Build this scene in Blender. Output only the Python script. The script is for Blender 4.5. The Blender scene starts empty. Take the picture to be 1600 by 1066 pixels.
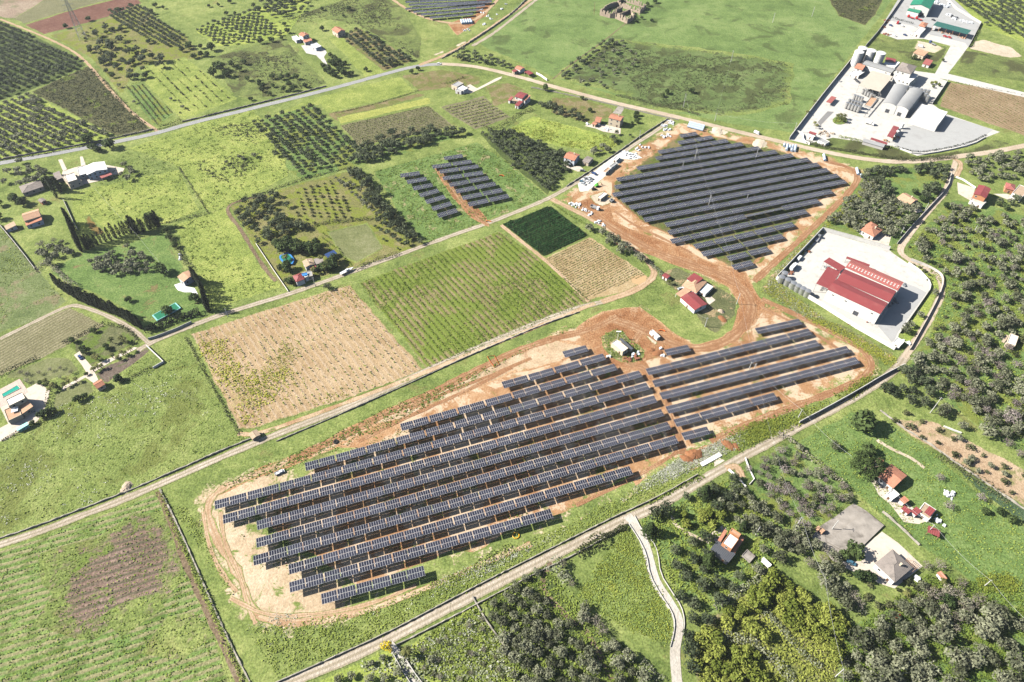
import bpy,bmesh,math,random
import numpy as np
from mathutils import Vector
from mathutils.geometry import delaunay_2d_cdt
# ---------------------------------------------------------------- camera, sky, sun, exposure
scene=bpy.context.scene
COL=scene.collection
random.seed(7)
RNG=np.random.default_rng(11)
CAM_H=310.0
FPX=1067.0
PITCH=math.radians(47.3)
cam_d=bpy.data.cameras.new("camera")
cam_d.sensor_width=36.0
cam_d.lens=FPX/1600.0*36.0
cam_d.clip_start=1.0
cam_d.clip_end=9000.0
cam=bpy.data.objects.new("camera",cam_d)
cam.location=(0,0,CAM_H)
cam.rotation_euler=(math.pi/2-PITCH,0,0)
COL.objects.link(cam)
scene.camera=cam
SUN_EL=math.radians(36.0)
SUN_DIR=math.radians(174.0)
world=bpy.data.worlds.new("World")
scene.world=world
world.use_nodes=True
wn=world.node_tree
sky=wn.nodes.new("ShaderNodeTexSky")
sky.sky_type='NISHITA'
sky.sun_disc=False
sky.sun_elevation=SUN_EL
sky.sun_rotation=math.pi/2-SUN_DIR
sky.air_density=1.0
sky.dust_density=1.0
bg=wn.nodes["Background"]
bg.inputs[1].default_value=0.05
wn.links.new(sky.outputs[0],bg.inputs[0])
sun_d=bpy.data.lights.new("sun",'SUN')
sun_d.energy=5.0
sun_d.angle=math.radians(0.53)
sun_d.color=(1.0,0.955,0.88)
sun=bpy.data.objects.new("sun",sun_d)
sv=Vector((math.cos(SUN_DIR)*math.cos(SUN_EL),math.sin(SUN_DIR)*math.cos(SUN_EL),math.sin(SUN_EL)))
sun.rotation_euler=sv.to_track_quat('Z','Y').to_euler()
sun.location=sv*900
COL.objects.link(sun)
scene.view_settings.view_transform='Standard'
scene.view_settings.look='None'
scene.view_settings.exposure=1.2
scene.view_settings.gamma=1.0
scene.view_settings.use_curve_mapping=False
scene.cycles.max_bounces=5
scene.cycles.diffuse_bounces=0
scene.cycles.glossy_bounces=2
# ---------------------------------------------------------------- survey helpers
_C,_S=math.cos(PITCH),math.sin(PITCH)
def G(p,z=0.0):
 """The place on the ground (or at height z) that the survey photograph shows at p."""
 x=(p[0]-800.0)/FPX
 y=-(p[1]-533.0)/FPX
 dx,dy,dz=x,_C+y*_S,-_S+y*_C
 t=(CAM_H-z)/-dz
 return np.array([dx*t,dy*t,z])
def PX(q):
 rz=q[2]-CAM_H
 zc=q[1]*_C-rz*_S
 yc=q[1]*_S+rz*_C
 return(800+FPX*q[0]/zc,533-FPX*yc/zc)
def K(x0,y0,s):
 return lambda*pts:[(x0+a/s,y0+b/s)for a,b in pts]
def pole_height(base,top):
 b=G(base)
 best=(1e9,8)
 for z in np.arange(2,40,0.25):
  d=abs(PX((b[0],b[1],z))[1]-top[1])
  if d<best[0]:
   best=(d,z)
 return best[1]
def inside(P,poly):
 x,y=P[:,0],P[:,1]
 c=np.zeros(len(P),bool)
 n=len(poly)
 for i in range(n):
  a,b=poly[i],poly[(i+1)%n]
  k=((a[1]>y)!=(b[1]>y))&(x<(b[0]-a[0])*(y-a[1])/(b[1]-a[1]+1e-12)+a[0])
  c^=k
 return c
 # ---------------------------------------------------------------- mesh and object helpers
class MB:
 """Collects geometry, then links it as one mesh object."""
 def __init__(s):
  s.v,s.f,s.m=[],[],[]
 def face(s,pts,m=0):
  i=len(s.v)
  s.v.extend([tuple(p)for p in pts])
  s.f.append(tuple(range(i,i+len(pts))))
  s.m.append(m)
 def box(s,c,d,rz=0.0,m=0,top=1.0):
  x,y,z=d[0]/2,d[1]/2,d[2]/2
  cs,sn=math.cos(rz),math.sin(rz)
  i=len(s.v)
  for dz,k in((-z,1.0),(z,top)):
   for a,b in((-x,-y),(x,-y),(x,y),(-x,y)):
    a*=k
    b*=k
    s.v.append((c[0]+a*cs-b*sn,c[1]+a*sn+b*cs,c[2]+dz))
  for q in((3,2,1,0),(4,5,6,7),(0,1,5,4),(1,2,6,5),(2,3,7,6),(3,0,4,7)):
   s.f.append(tuple(i+k for k in q))
   s.m.append(m)
 def prism(s,poly,z0,z1,m=0,mtop=None,bottom=True):
  n=len(poly)
  i=len(s.v)
  for z in(z0,z1):
   s.v.extend([(p[0],p[1],z)for p in poly])
  for k in range(n):
   l=(k+1)%n
   s.f.append((i+k,i+l,i+n+l,i+n+k))
   s.m.append(m)
  s.f.append(tuple(i+n+k for k in range(n)))
  s.m.append(m if mtop is None else mtop)
  if bottom:
   s.f.append(tuple(i+k for k in reversed(range(n))))
   s.m.append(m)
 def tube(s,p,q,r0,r1=None,n=6,m=0,cap=True):
  r1=r0 if r1 is None else r1
  p,q=Vector(p),Vector(q)
  d=(q-p)
  if d.length<1e-6:
   return
  d.normalize()
  a=d.orthogonal().normalized()
  b=d.cross(a)
  i=len(s.v)
  for c,r in((p,r0),(q,r1)):
   for k in range(n):
    t=2*math.pi*k/n
    s.v.append(tuple(c+(a*math.cos(t)+b*math.sin(t))*r))
  for k in range(n):
   l=(k+1)%n
   s.f.append((i+k,i+l,i+n+l,i+n+k))
   s.m.append(m)
  if cap:
   s.f.append(tuple(i+n+k for k in range(n)))
   s.m.append(m)
   s.f.append(tuple(i+k for k in reversed(range(n))))
   s.m.append(m)
 def lathe(s,c,prof,n=16,m=0):
  i=len(s.v)
  for r,z in prof:
   for k in range(n):
    t=2*math.pi*k/n
    s.v.append((c[0]+r*math.cos(t),c[1]+r*math.sin(t),c[2]+z))
  for j in range(len(prof)-1):
   for k in range(n):
    l=(k+1)%n
    s.f.append((i+j*n+k,i+j*n+l,i+(j+1)*n+l,i+(j+1)*n+k))
    s.m.append(m)
  s.f.append(tuple(i+(len(prof)-1)*n+k for k in range(n)))
  s.m.append(m)
 def mesh(s,name,mats):
  me=bpy.data.meshes.new(name)
  me.from_pydata(s.v,[],s.f)
  if not isinstance(mats,(list,tuple)):
   mats=[mats]
  for t in mats:
   me.materials.append(t)
  if len(mats)>1:
   me.polygons.foreach_set("material_index",s.m)
  me.update()
  return me
 def build(s,name,mats,parent=None,loc=(0,0,0),rz=0.0):
  return link(name,s.mesh(name,mats),parent,loc,rz)
def link(name,data,parent=None,loc=(0,0,0),rz=0.0):
 o=bpy.data.objects.new(name,data)
 COL.objects.link(o)
 o.location=loc
 o.rotation_euler=(0,0,rz)
 if parent is not None:
  o.parent=parent
 return o
def tag(o,label=None,cat=None,group=None,kind=None):
 if label:
  o["label"]=label
 if cat:
  o["category"]=cat
 if group:
  o["group"]=group
 if kind:
  o["kind"]=kind
 return o
def thing(name,label,cat,loc=(0,0,0),rz=0.0,group=None):
 return tag(link(name,None,None,loc,rz),label,cat,group)
def copy_tree(o,parent=None):
 c=o.copy()
 COL.objects.link(c)
 if parent is not None:
  c.parent=parent
 for ch in list(o.children):
  copy_tree(ch,c)
 return c
def np_mesh(name,verts,quads,mats,mi=None):
 """verts (n,3), quads (m,4) -> mesh, the quick way."""
 me=bpy.data.meshes.new(name)
 nv,nf=len(verts),len(quads)
 me.vertices.add(nv)
 me.vertices.foreach_set("co",np.asarray(verts,np.float32).ravel())
 me.loops.add(nf*4)
 me.loops.foreach_set("vertex_index",np.asarray(quads,np.int32).ravel())
 me.polygons.add(nf)
 me.polygons.foreach_set("loop_start",np.arange(0,nf*4,4,dtype=np.int32))
 me.polygons.foreach_set("loop_total",np.full(nf,4,np.int32))
 for t in(mats if isinstance(mats,(list,tuple))else[mats]):
  me.materials.append(t)
 if mi is not None:
  me.polygons.foreach_set("material_index",np.asarray(mi,np.int32))
 me.update(calc_edges=True)
 return me
 # ---------------------------------------------------------------- materials
def nd(nt,typ,ins=None,**props):
 n=nt.nodes.new(typ)
 for k,v in props.items():
  setattr(n,k,v)
 for k,v in(ins or{}).items():
  if isinstance(v,bpy.types.NodeSocket):
   nt.links.new(v,n.inputs[k])
  else:
   n.inputs[k].default_value=v
 return n
def mth(nt,op,a,b=0.0,c=0.0,clamp=False):
 return nd(nt,"ShaderNodeMath",{0:a,1:b,2:c},operation=op,use_clamp=clamp).outputs[0]
def mixc(nt,f,a,b,blend='MIX'):
 n=nd(nt,"ShaderNodeMix",{0:f},data_type='RGBA',blend_type=blend)
 for i,v in((6,a),(7,b)):
  if isinstance(v,bpy.types.NodeSocket):
   nt.links.new(v,n.inputs[i])
  else:
   n.inputs[i].default_value=(*v[:3],1)
 return n.outputs[2]
def noise(nt,vec,size,detail=3.0,rough=0.55,dist=0.0):
 return nd(nt,"ShaderNodeTexNoise",{"Vector":vec,"Scale":1.0/size,"Detail":detail,"Roughness":rough,"Distortion":dist}).outputs[0]
def sstep(nt,x,lo,hi):
 return nd(nt,"ShaderNodeMapRange",{0:x,1:lo,2:hi,3:0.0,4:1.0},interpolation_type='SMOOTHSTEP').outputs[0]
def ramp3(nt,t,cols):
 if cols[1][1]>cols[1][0]*1.05:
  cols=[tuple(v*0.84+0.16*(0.3*q[0]+0.6*q[1]+0.1*q[2])for v in q)for q in cols]
 r=nd(nt,"ShaderNodeValToRGB",{0:t})
 e=r.color_ramp.elements
 e[0].position,e[0].color=0.12,(*cols[0],1)
 e[1].position,e[1].color=0.88,(*cols[2],1)
 m=e.new(0.5)
 m.color=(*cols[1],1)
 return r.outputs[0]
MEADOW=((0.080,0.122,0.018),(0.162,0.212,0.036),(0.265,0.300,0.068))
SITE_COLS=((0.235,0.115,0.052),(0.345,0.195,0.098),(0.47,0.315,0.185))
def meadow_group(name,cols,wear):
 g=bpy.data.node_groups.new(name,'ShaderNodeTree')
 g.interface.new_socket("Color",in_out='OUTPUT',socket_type='NodeSocketColor')
 g.interface.new_socket("Height",in_out='OUTPUT',socket_type='NodeSocketFloat')
 go=g.nodes.new("NodeGroupOutput")
 pos=nd(g,"ShaderNodeNewGeometry").outputs["Position"]
 a,b,c,d=(noise(g,pos,55,4),noise(g,pos,9,4,0.6,0.4),noise(g,pos,2.6,4,0.7),noise(g,pos,1.0,3))
 t=mth(g,'ADD',mth(g,'MULTIPLY',a,0.42),mth(g,'ADD',mth(g,'MULTIPLY',b,0.38),mth(g,'MULTIPLY',c,0.30)))
 t=mth(g,'MULTIPLY_ADD',mth(g,'SUBTRACT',t,0.55),2.9,0.5,True)
 col=ramp3(g,t,cols)
 col=mixc(g,mth(g,'MULTIPLY',sstep(g,noise(g,pos,24,5,0.6),0.56,0.70),0.55),col,wear)
 k=mth(g,'MULTIPLY_ADD',d,2.1,-0.03)
 col=mixc(g,1.0,col,nd(g,"ShaderNodeCombineColor",{0:k,1:k,2:k}).outputs[0],'MULTIPLY')
 g.links.new(col,go.inputs[0])
 g.links.new(mth(g,'ADD',mth(g,'MULTIPLY',c,0.7),mth(g,'MULTIPLY',d,0.4)),go.inputs[1])
 return g
MEADOW_G=meadow_group("meadow_colour",MEADOW,(0.15,0.125,0.05))
SITE_G=meadow_group("site_colour",SITE_COLS,(0.49,0.37,0.245))
def finish(m,nt,col,rough,height=None,bump=0.4,dist=0.5,spec=0.1):
 b=nt.nodes["Principled BSDF"]
 if isinstance(col,bpy.types.NodeSocket):
  nt.links.new(col,b.inputs["Base Color"])
 else:
  b.inputs["Base Color"].default_value=(*col,1)
 b.inputs["Roughness"].default_value=rough
 b.inputs["Specular IOR Level"].default_value=spec
 if height is not None:
  bp=nd(nt,"ShaderNodeBump",{"Height":height,"Strength":bump,"Distance":dist})
  nt.links.new(bp.outputs[0],b.inputs["Normal"])
 return m
def new_mat(name):
 m=bpy.data.materials.new(name)
 m.use_nodes=True
 return m,m.node_tree
def ground_mat(name,cols,sc=(28,6,2.0),stripes=None,patches=(),bump=0.6,blend=True,tracks=False,fine=1.5,soft=0.35,contrast=2.6,rag=2.2):
 """cols dark/mid/light; stripes = (px0, px1 along the rows, spacing m, share, colour, strength);
    patches = ((colour, size m, threshold, strength), ...)"""
 m,nt=new_mat(name)
 pos=nd(nt,"ShaderNodeNewGeometry").outputs["Position"]
 a,b,c,d=(noise(nt,pos,sc[0],4),noise(nt,pos,sc[1],4,0.6,0.3),noise(nt,pos,sc[2],3,0.65),noise(nt,pos,1.0,3))
 t=mth(nt,'ADD',mth(nt,'MULTIPLY',a,0.42),mth(nt,'ADD',mth(nt,'MULTIPLY',b,0.36),mth(nt,'MULTIPLY',c,0.30)))
 t=mth(nt,'MULTIPLY_ADD',mth(nt,'SUBTRACT',t,0.54),contrast,0.5,True)
 col=ramp3(nt,t,cols)
 h=mth(nt,'ADD',mth(nt,'MULTIPLY',c,0.6),mth(nt,'MULTIPLY',d,0.35))
 if stripes:
  p0,p1,spc,share,scol,st=stripes
  u=G(p1)-G(p0)
  u=u/np.linalg.norm(u)
  dot=nd(nt,"ShaderNodeVectorMath",{0:pos,1:(-u[1]/spc,u[0]/spc,0)},operation='DOT_PRODUCT').outputs["Value"]
  dot=mth(nt,'ADD',dot,mth(nt,'MULTIPLY',mth(nt,'SUBTRACT',noise(nt,pos,5,2),0.5),0.35))
  tri=mth(nt,'MULTIPLY',mth(nt,'ABSOLUTE',mth(nt,'SUBTRACT',mth(nt,'FRACT',dot),0.5)),2.0)
  sf=sstep(nt,mth(nt,'ADD',tri,mth(nt,'MULTIPLY',mth(nt,'SUBTRACT',c,0.5),0.6)),1-share-0.15,1-share+0.2)
  brk=sstep(nt,noise(nt,pos,11,3),0.26,0.46)
  sf=mth(nt,'MULTIPLY',mth(nt,'MULTIPLY',sf,brk),st)
  col=mixc(nt,sf,col,scol)
  h=mth(nt,'ADD',h,mth(nt,'MULTIPLY',tri,0.35))
 for pc,size,thr,st in patches:
  pf=sstep(nt,mth(nt,'ADD',noise(nt,pos,size,5,0.62,0.5),mth(nt,'MULTIPLY',mth(nt,'SUBTRACT',c,0.5),0.18)),thr-0.035,thr+0.05)
  col=mixc(nt,mth(nt,'MULTIPLY',pf,st),col,pc)
 k=mth(nt,'MULTIPLY_ADD',d,fine,1-fine*0.5)
 col=mixc(nt,1.0,col,nd(nt,"ShaderNodeCombineColor",{0:k,1:k,2:k}).outputs[0],'MULTIPLY')
 if tracks:
  ac=mth(nt,'ABSOLUTE',nd(nt,"ShaderNodeAttribute",attribute_name="across").outputs["Fac"])
  tr=sstep(nt,mth(nt,'ABSOLUTE',mth(nt,'SUBTRACT',ac,0.42)),0.3,0.12)
  tr=mth(nt,'MULTIPLY',tr,mth(nt,'ADD',0.35,b))
  col=mixc(nt,mth(nt,'MULTIPLY',mth(nt,'SUBTRACT',1.0,tr),tracks[1]),col,tracks[0])
 if blend:
  e=nd(nt,"ShaderNodeAttribute",attribute_name="edge").outputs["Fac"]
  mg=nd(nt,"ShaderNodeGroup",node_tree=SITE_G if blend=='site' else MEADOW_G)
  w=mth(nt,'ADD',e,mth(nt,'MULTIPLY',mth(nt,'SUBTRACT',mth(nt,'ADD',mth(nt,'MULTIPLY',b,0.6),mth(nt,'MULTIPLY',c,0.4)),0.5),rag))
  col=mixc(nt,sstep(nt,w,soft-0.2,soft+0.2),mg.outputs[0],col)
 return finish(m,nt,col,0.95,h,bump,0.6,0.04)
def plain(name,col,rough=0.7,var=0.12,size=1.5,spec=0.3,metal=0.0,bump=0.0,dirt=None,rib=None):
 """A surface with a little grain and wear; rib = (axis, spacing) for corrugated sheet or tiles."""
 m,nt=new_mat(name)
 tc=nd(nt,"ShaderNodeTexCoord").outputs["Object"]
 pos=nd(nt,"ShaderNodeNewGeometry").outputs["Position"]
 a,b=noise(nt,pos,size,4,0.6),noise(nt,pos,size*5,3)
 k=mth(nt,'ADD',mth(nt,'MULTIPLY',mth(nt,'ADD',mth(nt,'MULTIPLY',a,0.5),mth(nt,'MULTIPLY',b,0.5)),var*4),1-var*2)
 c=mixc(nt,1.0,col,nd(nt,"ShaderNodeCombineColor",{0:k,1:k,2:k}).outputs[0],'MULTIPLY')
 if dirt:
  c=mixc(nt,mth(nt,'MULTIPLY',sstep(nt,noise(nt,pos,size*2.2,5,0.65),0.5,0.7),dirt[1]),c,dirt[0])
 h=a
 if rib:
  sp=nd(nt,"ShaderNodeSeparateXYZ",{0:tc}).outputs[rib[0]]
  h=mth(nt,'SINE',mth(nt,'MULTIPLY',sp,2*math.pi/rib[1]))
  bump=rib[2]
 finish(m,nt,c,rough,h if bump else None,bump,0.06,spec)
 nt.nodes["Principled BSDF"].inputs["Metallic"].default_value=metal
 return m
def leaf_mat(name,dark,light,size=1.4,flower=None,trans=0.25):
 m,nt=new_mat(name)
 pos=nd(nt,"ShaderNodeNewGeometry").outputs["Position"]
 rnd=nd(nt,"ShaderNodeNewGeometry").outputs["Random Per Island"]
 t=mth(nt,'ADD',mth(nt,'MULTIPLY',noise(nt,pos,size,3),0.5),mth(nt,'MULTIPLY',rnd,0.5))
 t=mth(nt,'ADD',mth(nt,'MULTIPLY',t,0.75),mth(nt,'MULTIPLY',noise(nt,pos,14,2),0.25))
 t=mth(nt,'ADD',t,mth(nt,'MULTIPLY',mth(nt,'SUBTRACT',nd(nt,"ShaderNodeObjectInfo").outputs["Random"],0.5),0.45))
 c=mixc(nt,sstep(nt,t,0.2,0.8),dark,light)
 if flower:
  c=mixc(nt,sstep(nt,rnd,flower[1],flower[1]+0.02),c,flower[0])
 b=nt.nodes["Principled BSDF"]
 nt.links.new(c,b.inputs["Base Color"])
 b.inputs["Roughness"].default_value=0.75
 b.inputs["Specular IOR Level"].default_value=0.15
 tr=nd(nt,"ShaderNodeBsdfTranslucent",{0:c})
 mx=nd(nt,"ShaderNodeMixShader",{0:trans,1:b.outputs[0],2:tr.outputs[0]})
 nt.links.new(mx.outputs[0],nt.nodes["Material Output"].inputs[0])
 return m
M={}
M['concrete']=plain('concrete',(0.50,0.48,0.44),0.9,0.10,2.5,0.1,dirt=((0.36,0.335,0.30),0.7))
M['slab']=plain('weathered_slab',(0.30,0.27,0.235),0.9,0.5,4.0,0.1,dirt=((0.11,0.095,0.08),0.85))
M['asphalt_yard']=plain('asphalt_yard',(0.21,0.205,0.2),0.9,0.12,3,0.1)
M['greyyard']=plain('grey_yard',(0.36,0.36,0.35),0.9,0.08,4,0.1,dirt=((0.28,0.27,0.26),0.5))
M['paving']=plain('pale_paving',(0.55,0.48,0.40),0.9,0.14,2,0.1,dirt=((0.33,0.27,0.2),0.5))
M['white']=plain('white_plaster',(0.74,0.72,0.67),0.8,0.05,1.2,0.15,dirt=((0.5,0.46,0.4),0.35))
M['cream']=plain('cream_plaster',(0.62,0.52,0.38),0.8,0.06,1.2,0.15,dirt=((0.45,0.36,0.26),0.4))
M['bluewhite']=plain('pale_blue_plaster',(0.60,0.64,0.68),0.8,0.05,1.2,0.15)
M['orange_wall']=plain('orange_plaster',(0.52,0.24,0.12),0.8,0.08,1.2,0.15)
M['stone']=plain('rubble_stone',(0.40,0.32,0.24),0.95,0.3,0.8,0.1,bump=0.8,dirt=((0.22,0.18,0.13),0.6))
M['wallstone']=plain('field_stone',(0.34,0.31,0.26),0.95,0.3,0.7,0.1,bump=0.8,dirt=((0.13,0.13,0.09),0.6))
M['terracotta']=plain('terracotta_tiles',(0.43,0.195,0.125),0.85,0.25,0.9,0.1,rib=(0,0.45,0.6),dirt=((0.30,0.17,0.11),0.55))
M['terracotta_pale']=plain('sun_bleached_tiles',(0.50,0.31,0.20),0.85,0.25,0.9,0.1,rib=(0,0.45,0.6),dirt=((0.33,0.22,0.15),0.55))
M['tiles_grey']=plain('grey_tiles',(0.26,0.225,0.20),0.85,0.22,0.9,0.1,rib=(0,0.45,0.6),dirt=((0.15,0.135,0.12),0.6))
M['tan_roof']=plain('tan_roof',(0.40,0.30,0.21),0.9,0.2,1.2,0.1,dirt=((0.25,0.18,0.13),0.5))
M['red_sheet']=plain('red_sheet_metal',(0.235,0.052,0.052),0.5,0.08,3,0.4,rib=(0,1.0,0.5),dirt=((0.29,0.10,0.09),0.5))
M['red_faded']=plain('faded_red_sheet',(0.33,0.105,0.09),0.55,0.12,3,0.4,rib=(0,1.0,0.5),dirt=((0.33,0.13,0.10),0.5))
M['green_sheet']=plain('green_sheet_metal',(0.02,0.20,0.115),0.5,0.06,3,0.4,rib=(0,1.0,0.5))
M['darkgreen_sheet']=plain('dark_green_sheet',(0.03,0.12,0.095),0.5,0.08,3,0.4,rib=(0,1.0,0.5))
M['grey_sheet']=plain('grey_sheet_metal',(0.30,0.30,0.295),0.5,0.1,3,0.4,rib=(0,1.0,0.5),dirt=((0.29,0.28,0.26),0.5))
M['beige_sheet']=plain('beige_sheet_metal',(0.50,0.44,0.36),0.55,0.08,3,0.4,rib=(0,1.0,0.5))
M['grey_flat']=plain('grey_flat_roof',(0.33,0.33,0.33),0.9,0.15,1.5,0.1,dirt=((0.22,0.22,0.21),0.5))
M['whiteflat']=plain('white_flat_roof',(0.72,0.71,0.69),0.8,0.06,2,0.1)
M['slate']=plain('dark_sheet',(0.075,0.08,0.09),0.6,0.2,1.5,0.3,rib=(0,0.8,0.5))
M['steel']=plain('stainless_steel',(0.55,0.55,0.54),0.38,0.06,1.5,0.5,0.75)
M['galv']=plain('galvanised_steel',(0.42,0.42,0.42),0.5,0.06,1.0,0.5,0.4)
M['tank_white']=plain('white_tank',(0.68,0.68,0.66),0.6,0.05,2.0,0.3,dirt=((0.45,0.42,0.38),0.35))
M['module_frame']=plain('module_frame',(0.50,0.51,0.53),0.5,0.03,2,0.4,0.2)
M['dark_window']=plain('window_glass',(0.03,0.035,0.04),0.15,0.05,1,0.5)
M['frame_white']=plain('window_frame',(0.55,0.52,0.48),0.6,0.05,1,0.2)
M['door_brown']=plain('brown_door',(0.12,0.065,0.035),0.6,0.1,1,0.3)
M['bark']=plain('bark',(0.12,0.095,0.07),0.95,0.25,0.4,0.05)
M['greybark']=plain('grey_bark',(0.26,0.225,0.20),0.95,0.2,0.4,0.05)
M['wood']=plain('timber',(0.35,0.22,0.12),0.8,0.2,0.6,0.1)
M['rust']=plain('rusty_metal',(0.24,0.10,0.06),0.85,0.2,0.6,0.2)
M['tyre']=plain('tyre_rubber',(0.02,0.02,0.02),0.85,0.1,0.5,0.2)
M['pole']=plain('concrete_pole',(0.50,0.49,0.46),0.85,0.06,1,0.1)
M['wire']=plain('wire',(0.42,0.42,0.42),0.5,0.02,1,0.4)
M['water']=plain('pool_water',(0.02,0.30,0.22),0.08,0.05,2,0.5)
M['greenwater']=plain('algae_water',(0.025,0.17,0.085),0.2,0.15,2,0.5)
M['mudwater']=plain('muddy_water',(0.46,0.31,0.16),0.25,0.05,3,0.5)
M['turq']=plain('turquoise_paint',(0.25,0.55,0.52),0.5,0.05,1,0.3)
M['blue_paint']=plain('blue_paint',(0.05,0.22,0.55),0.4,0.05,1,0.4)
M['pipe_blue']=plain('pale_blue_plastic',(0.42,0.50,0.60),0.5,0.08,1,0.3)
M['tarp']=plain('white_plastic_sheet',(0.66,0.68,0.70),0.5,0.15,0.8,0.3,bump=0.8)
M['soilheap']=plain('dug_soil',(0.25,0.115,0.055),0.97,0.25,0.7,0.05,bump=1.0)
M['sandheap']=plain('pale_sand',(0.52,0.44,0.33),0.97,0.12,0.7,0.05,bump=0.6)
M['red_paint']=plain('red_paint',(0.48,0.02,0.03),0.4,0.05,1,0.4)
M['orange_paint']=plain('orange_plastic',(0.75,0.16,0.03),0.6,0.05,1,0.3)
M['green_paint']=plain('green_paint',(0.10,0.42,0.05),0.45,0.05,1,0.4)
M['yellow_paint']=plain('yellow_paint',(0.70,0.40,0.02),0.45,0.05,1,0.4)
for _n,_c in(('white_car',(0.72,0.72,0.72)),('silver_car',(0.42,0.44,0.46)),('blue_car',(0.03,0.06,0.16)),('black_car',(0.025,0.025,0.03)),('red_car',(0.42,
 0.02,0.02)),('teal_car',(0.05,0.13,0.19)),('grey_car',(0.18,0.19,0.20))):
 M[_n]=plain(_n+'_paint',_c,0.3,0.02,2,0.5)
 # solar glass: dark cells under glass, faint cell grain
_m,_nt=new_mat('solar_glass')
_pos=nd(_nt,"ShaderNodeNewGeometry").outputs["Position"]
_c=mixc(_nt,nd(_nt,"ShaderNodeObjectInfo").outputs["Random"],(0.018,0.020,0.034),(0.036,0.039,0.060))
M['solar_glass']=finish(_m,_nt,_c,0.3,None,spec=0.12)
L={}
L['olive']=leaf_mat('olive_leaves',(0.070,0.080,0.042),(0.27,0.28,0.18))
L['olive_dark']=leaf_mat('dark_olive_leaves',(0.036,0.052,0.026),(0.14,0.165,0.088))
L['broad']=leaf_mat('broad_leaves',(0.026,0.048,0.015),(0.095,0.135,0.042))
L['citrus']=leaf_mat('citrus_leaves',(0.115,0.150,0.022),(0.31,0.34,0.07))
L['pine']=leaf_mat('pine_needles',(0.016,0.030,0.010),(0.060,0.088,0.026))
L['cypress']=leaf_mat('cypress_leaves',(0.014,0.022,0.012),(0.045,0.056,0.030))
L['almond']=leaf_mat('almond_blossom',(0.13,0.105,0.09),(0.34,0.29,0.27))
L['grey']=leaf_mat('bare_twigs',(0.14,0.125,0.085),(0.34,0.315,0.235))
L['palm']=leaf_mat('palm_fronds',(0.05,0.065,0.018),(0.19,0.19,0.06))
L['cactus']=leaf_mat('cactus_pads',(0.13,0.15,0.085),(0.36,0.37,0.25))
L['mimosa']=leaf_mat('mimosa_flowers',(0.55,0.42,0.01),(0.88,0.68,0.02))
L['vine_green']=leaf_mat('vine_row_growth',(0.095,0.155,0.018),(0.25,0.31,0.05),2.5)
L['vine_dark']=leaf_mat('dark_crop_leaves',(0.016,0.058,0.014),(0.042,0.12,0.030),2.0)
L['vine_dry']=leaf_mat('dry_vine_growth',(0.10,0.135,0.03),(0.19,0.225,0.05),2.0)
L['weed']=leaf_mat('weed_leaves',(0.13,0.19,0.030),(0.27,0.33,0.065),3.0)
L['yellow']=leaf_mat('yellow_flowers',(0.16,0.20,0.03),(0.36,0.37,0.05),3.0)
L['yellowgreen']=leaf_mat('yellow_green_weeds',(0.24,0.27,0.03),(0.46,0.46,0.06),3.0)
L['whitefl']=leaf_mat('white_flowers',(0.20,0.23,0.10),(0.62,0.62,0.52),3.0)
L['scrub']=leaf_mat('scrub_leaves',(0.045,0.056,0.022),(0.135,0.142,0.065),3.0)
# ---------------------------------------------------------------- the ground: one sheet, then fields and roads on it
_layer=[0]
LANES,BUILT=[],[]
def jitter_poly(P,step,amp,seed):
 """Closed ground polygon -> points every `step` metres, wandering by amp."""
 r=np.random.default_rng(seed)
 out=[]
 n=len(P)
 for i in range(n):
  a,b=np.array(P[i][:2]),np.array(P[(i+1)%n][:2])
  k=max(1,int(np.linalg.norm(b-a)/step))
  for j in range(k):
   out.append(a+(b-a)*j/k)
 out=np.array(out)
 d=np.roll(out,-1,0)-np.roll(out,1,0)
 nrm=np.stack([d[:,1],-d[:,0]],1)/(np.linalg.norm(d,axis=1)[:,None]+1e-9)
 m=len(out)
 w=np.zeros(m)
 for q,s in((7,0.6),(3,0.4)):
  kk=np.interp(np.arange(m),np.arange(0,m+q,q),r.normal(0,1,len(np.arange(0,m+q,q))))
  w+=kk*s
 return out+nrm*(w*amp)[:,None],nrm
def area2(P):
 x,y=P[:,0],P[:,1]
 return float(np.sum(x*np.roll(y,-1)-np.roll(x,-1)*y))
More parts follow.
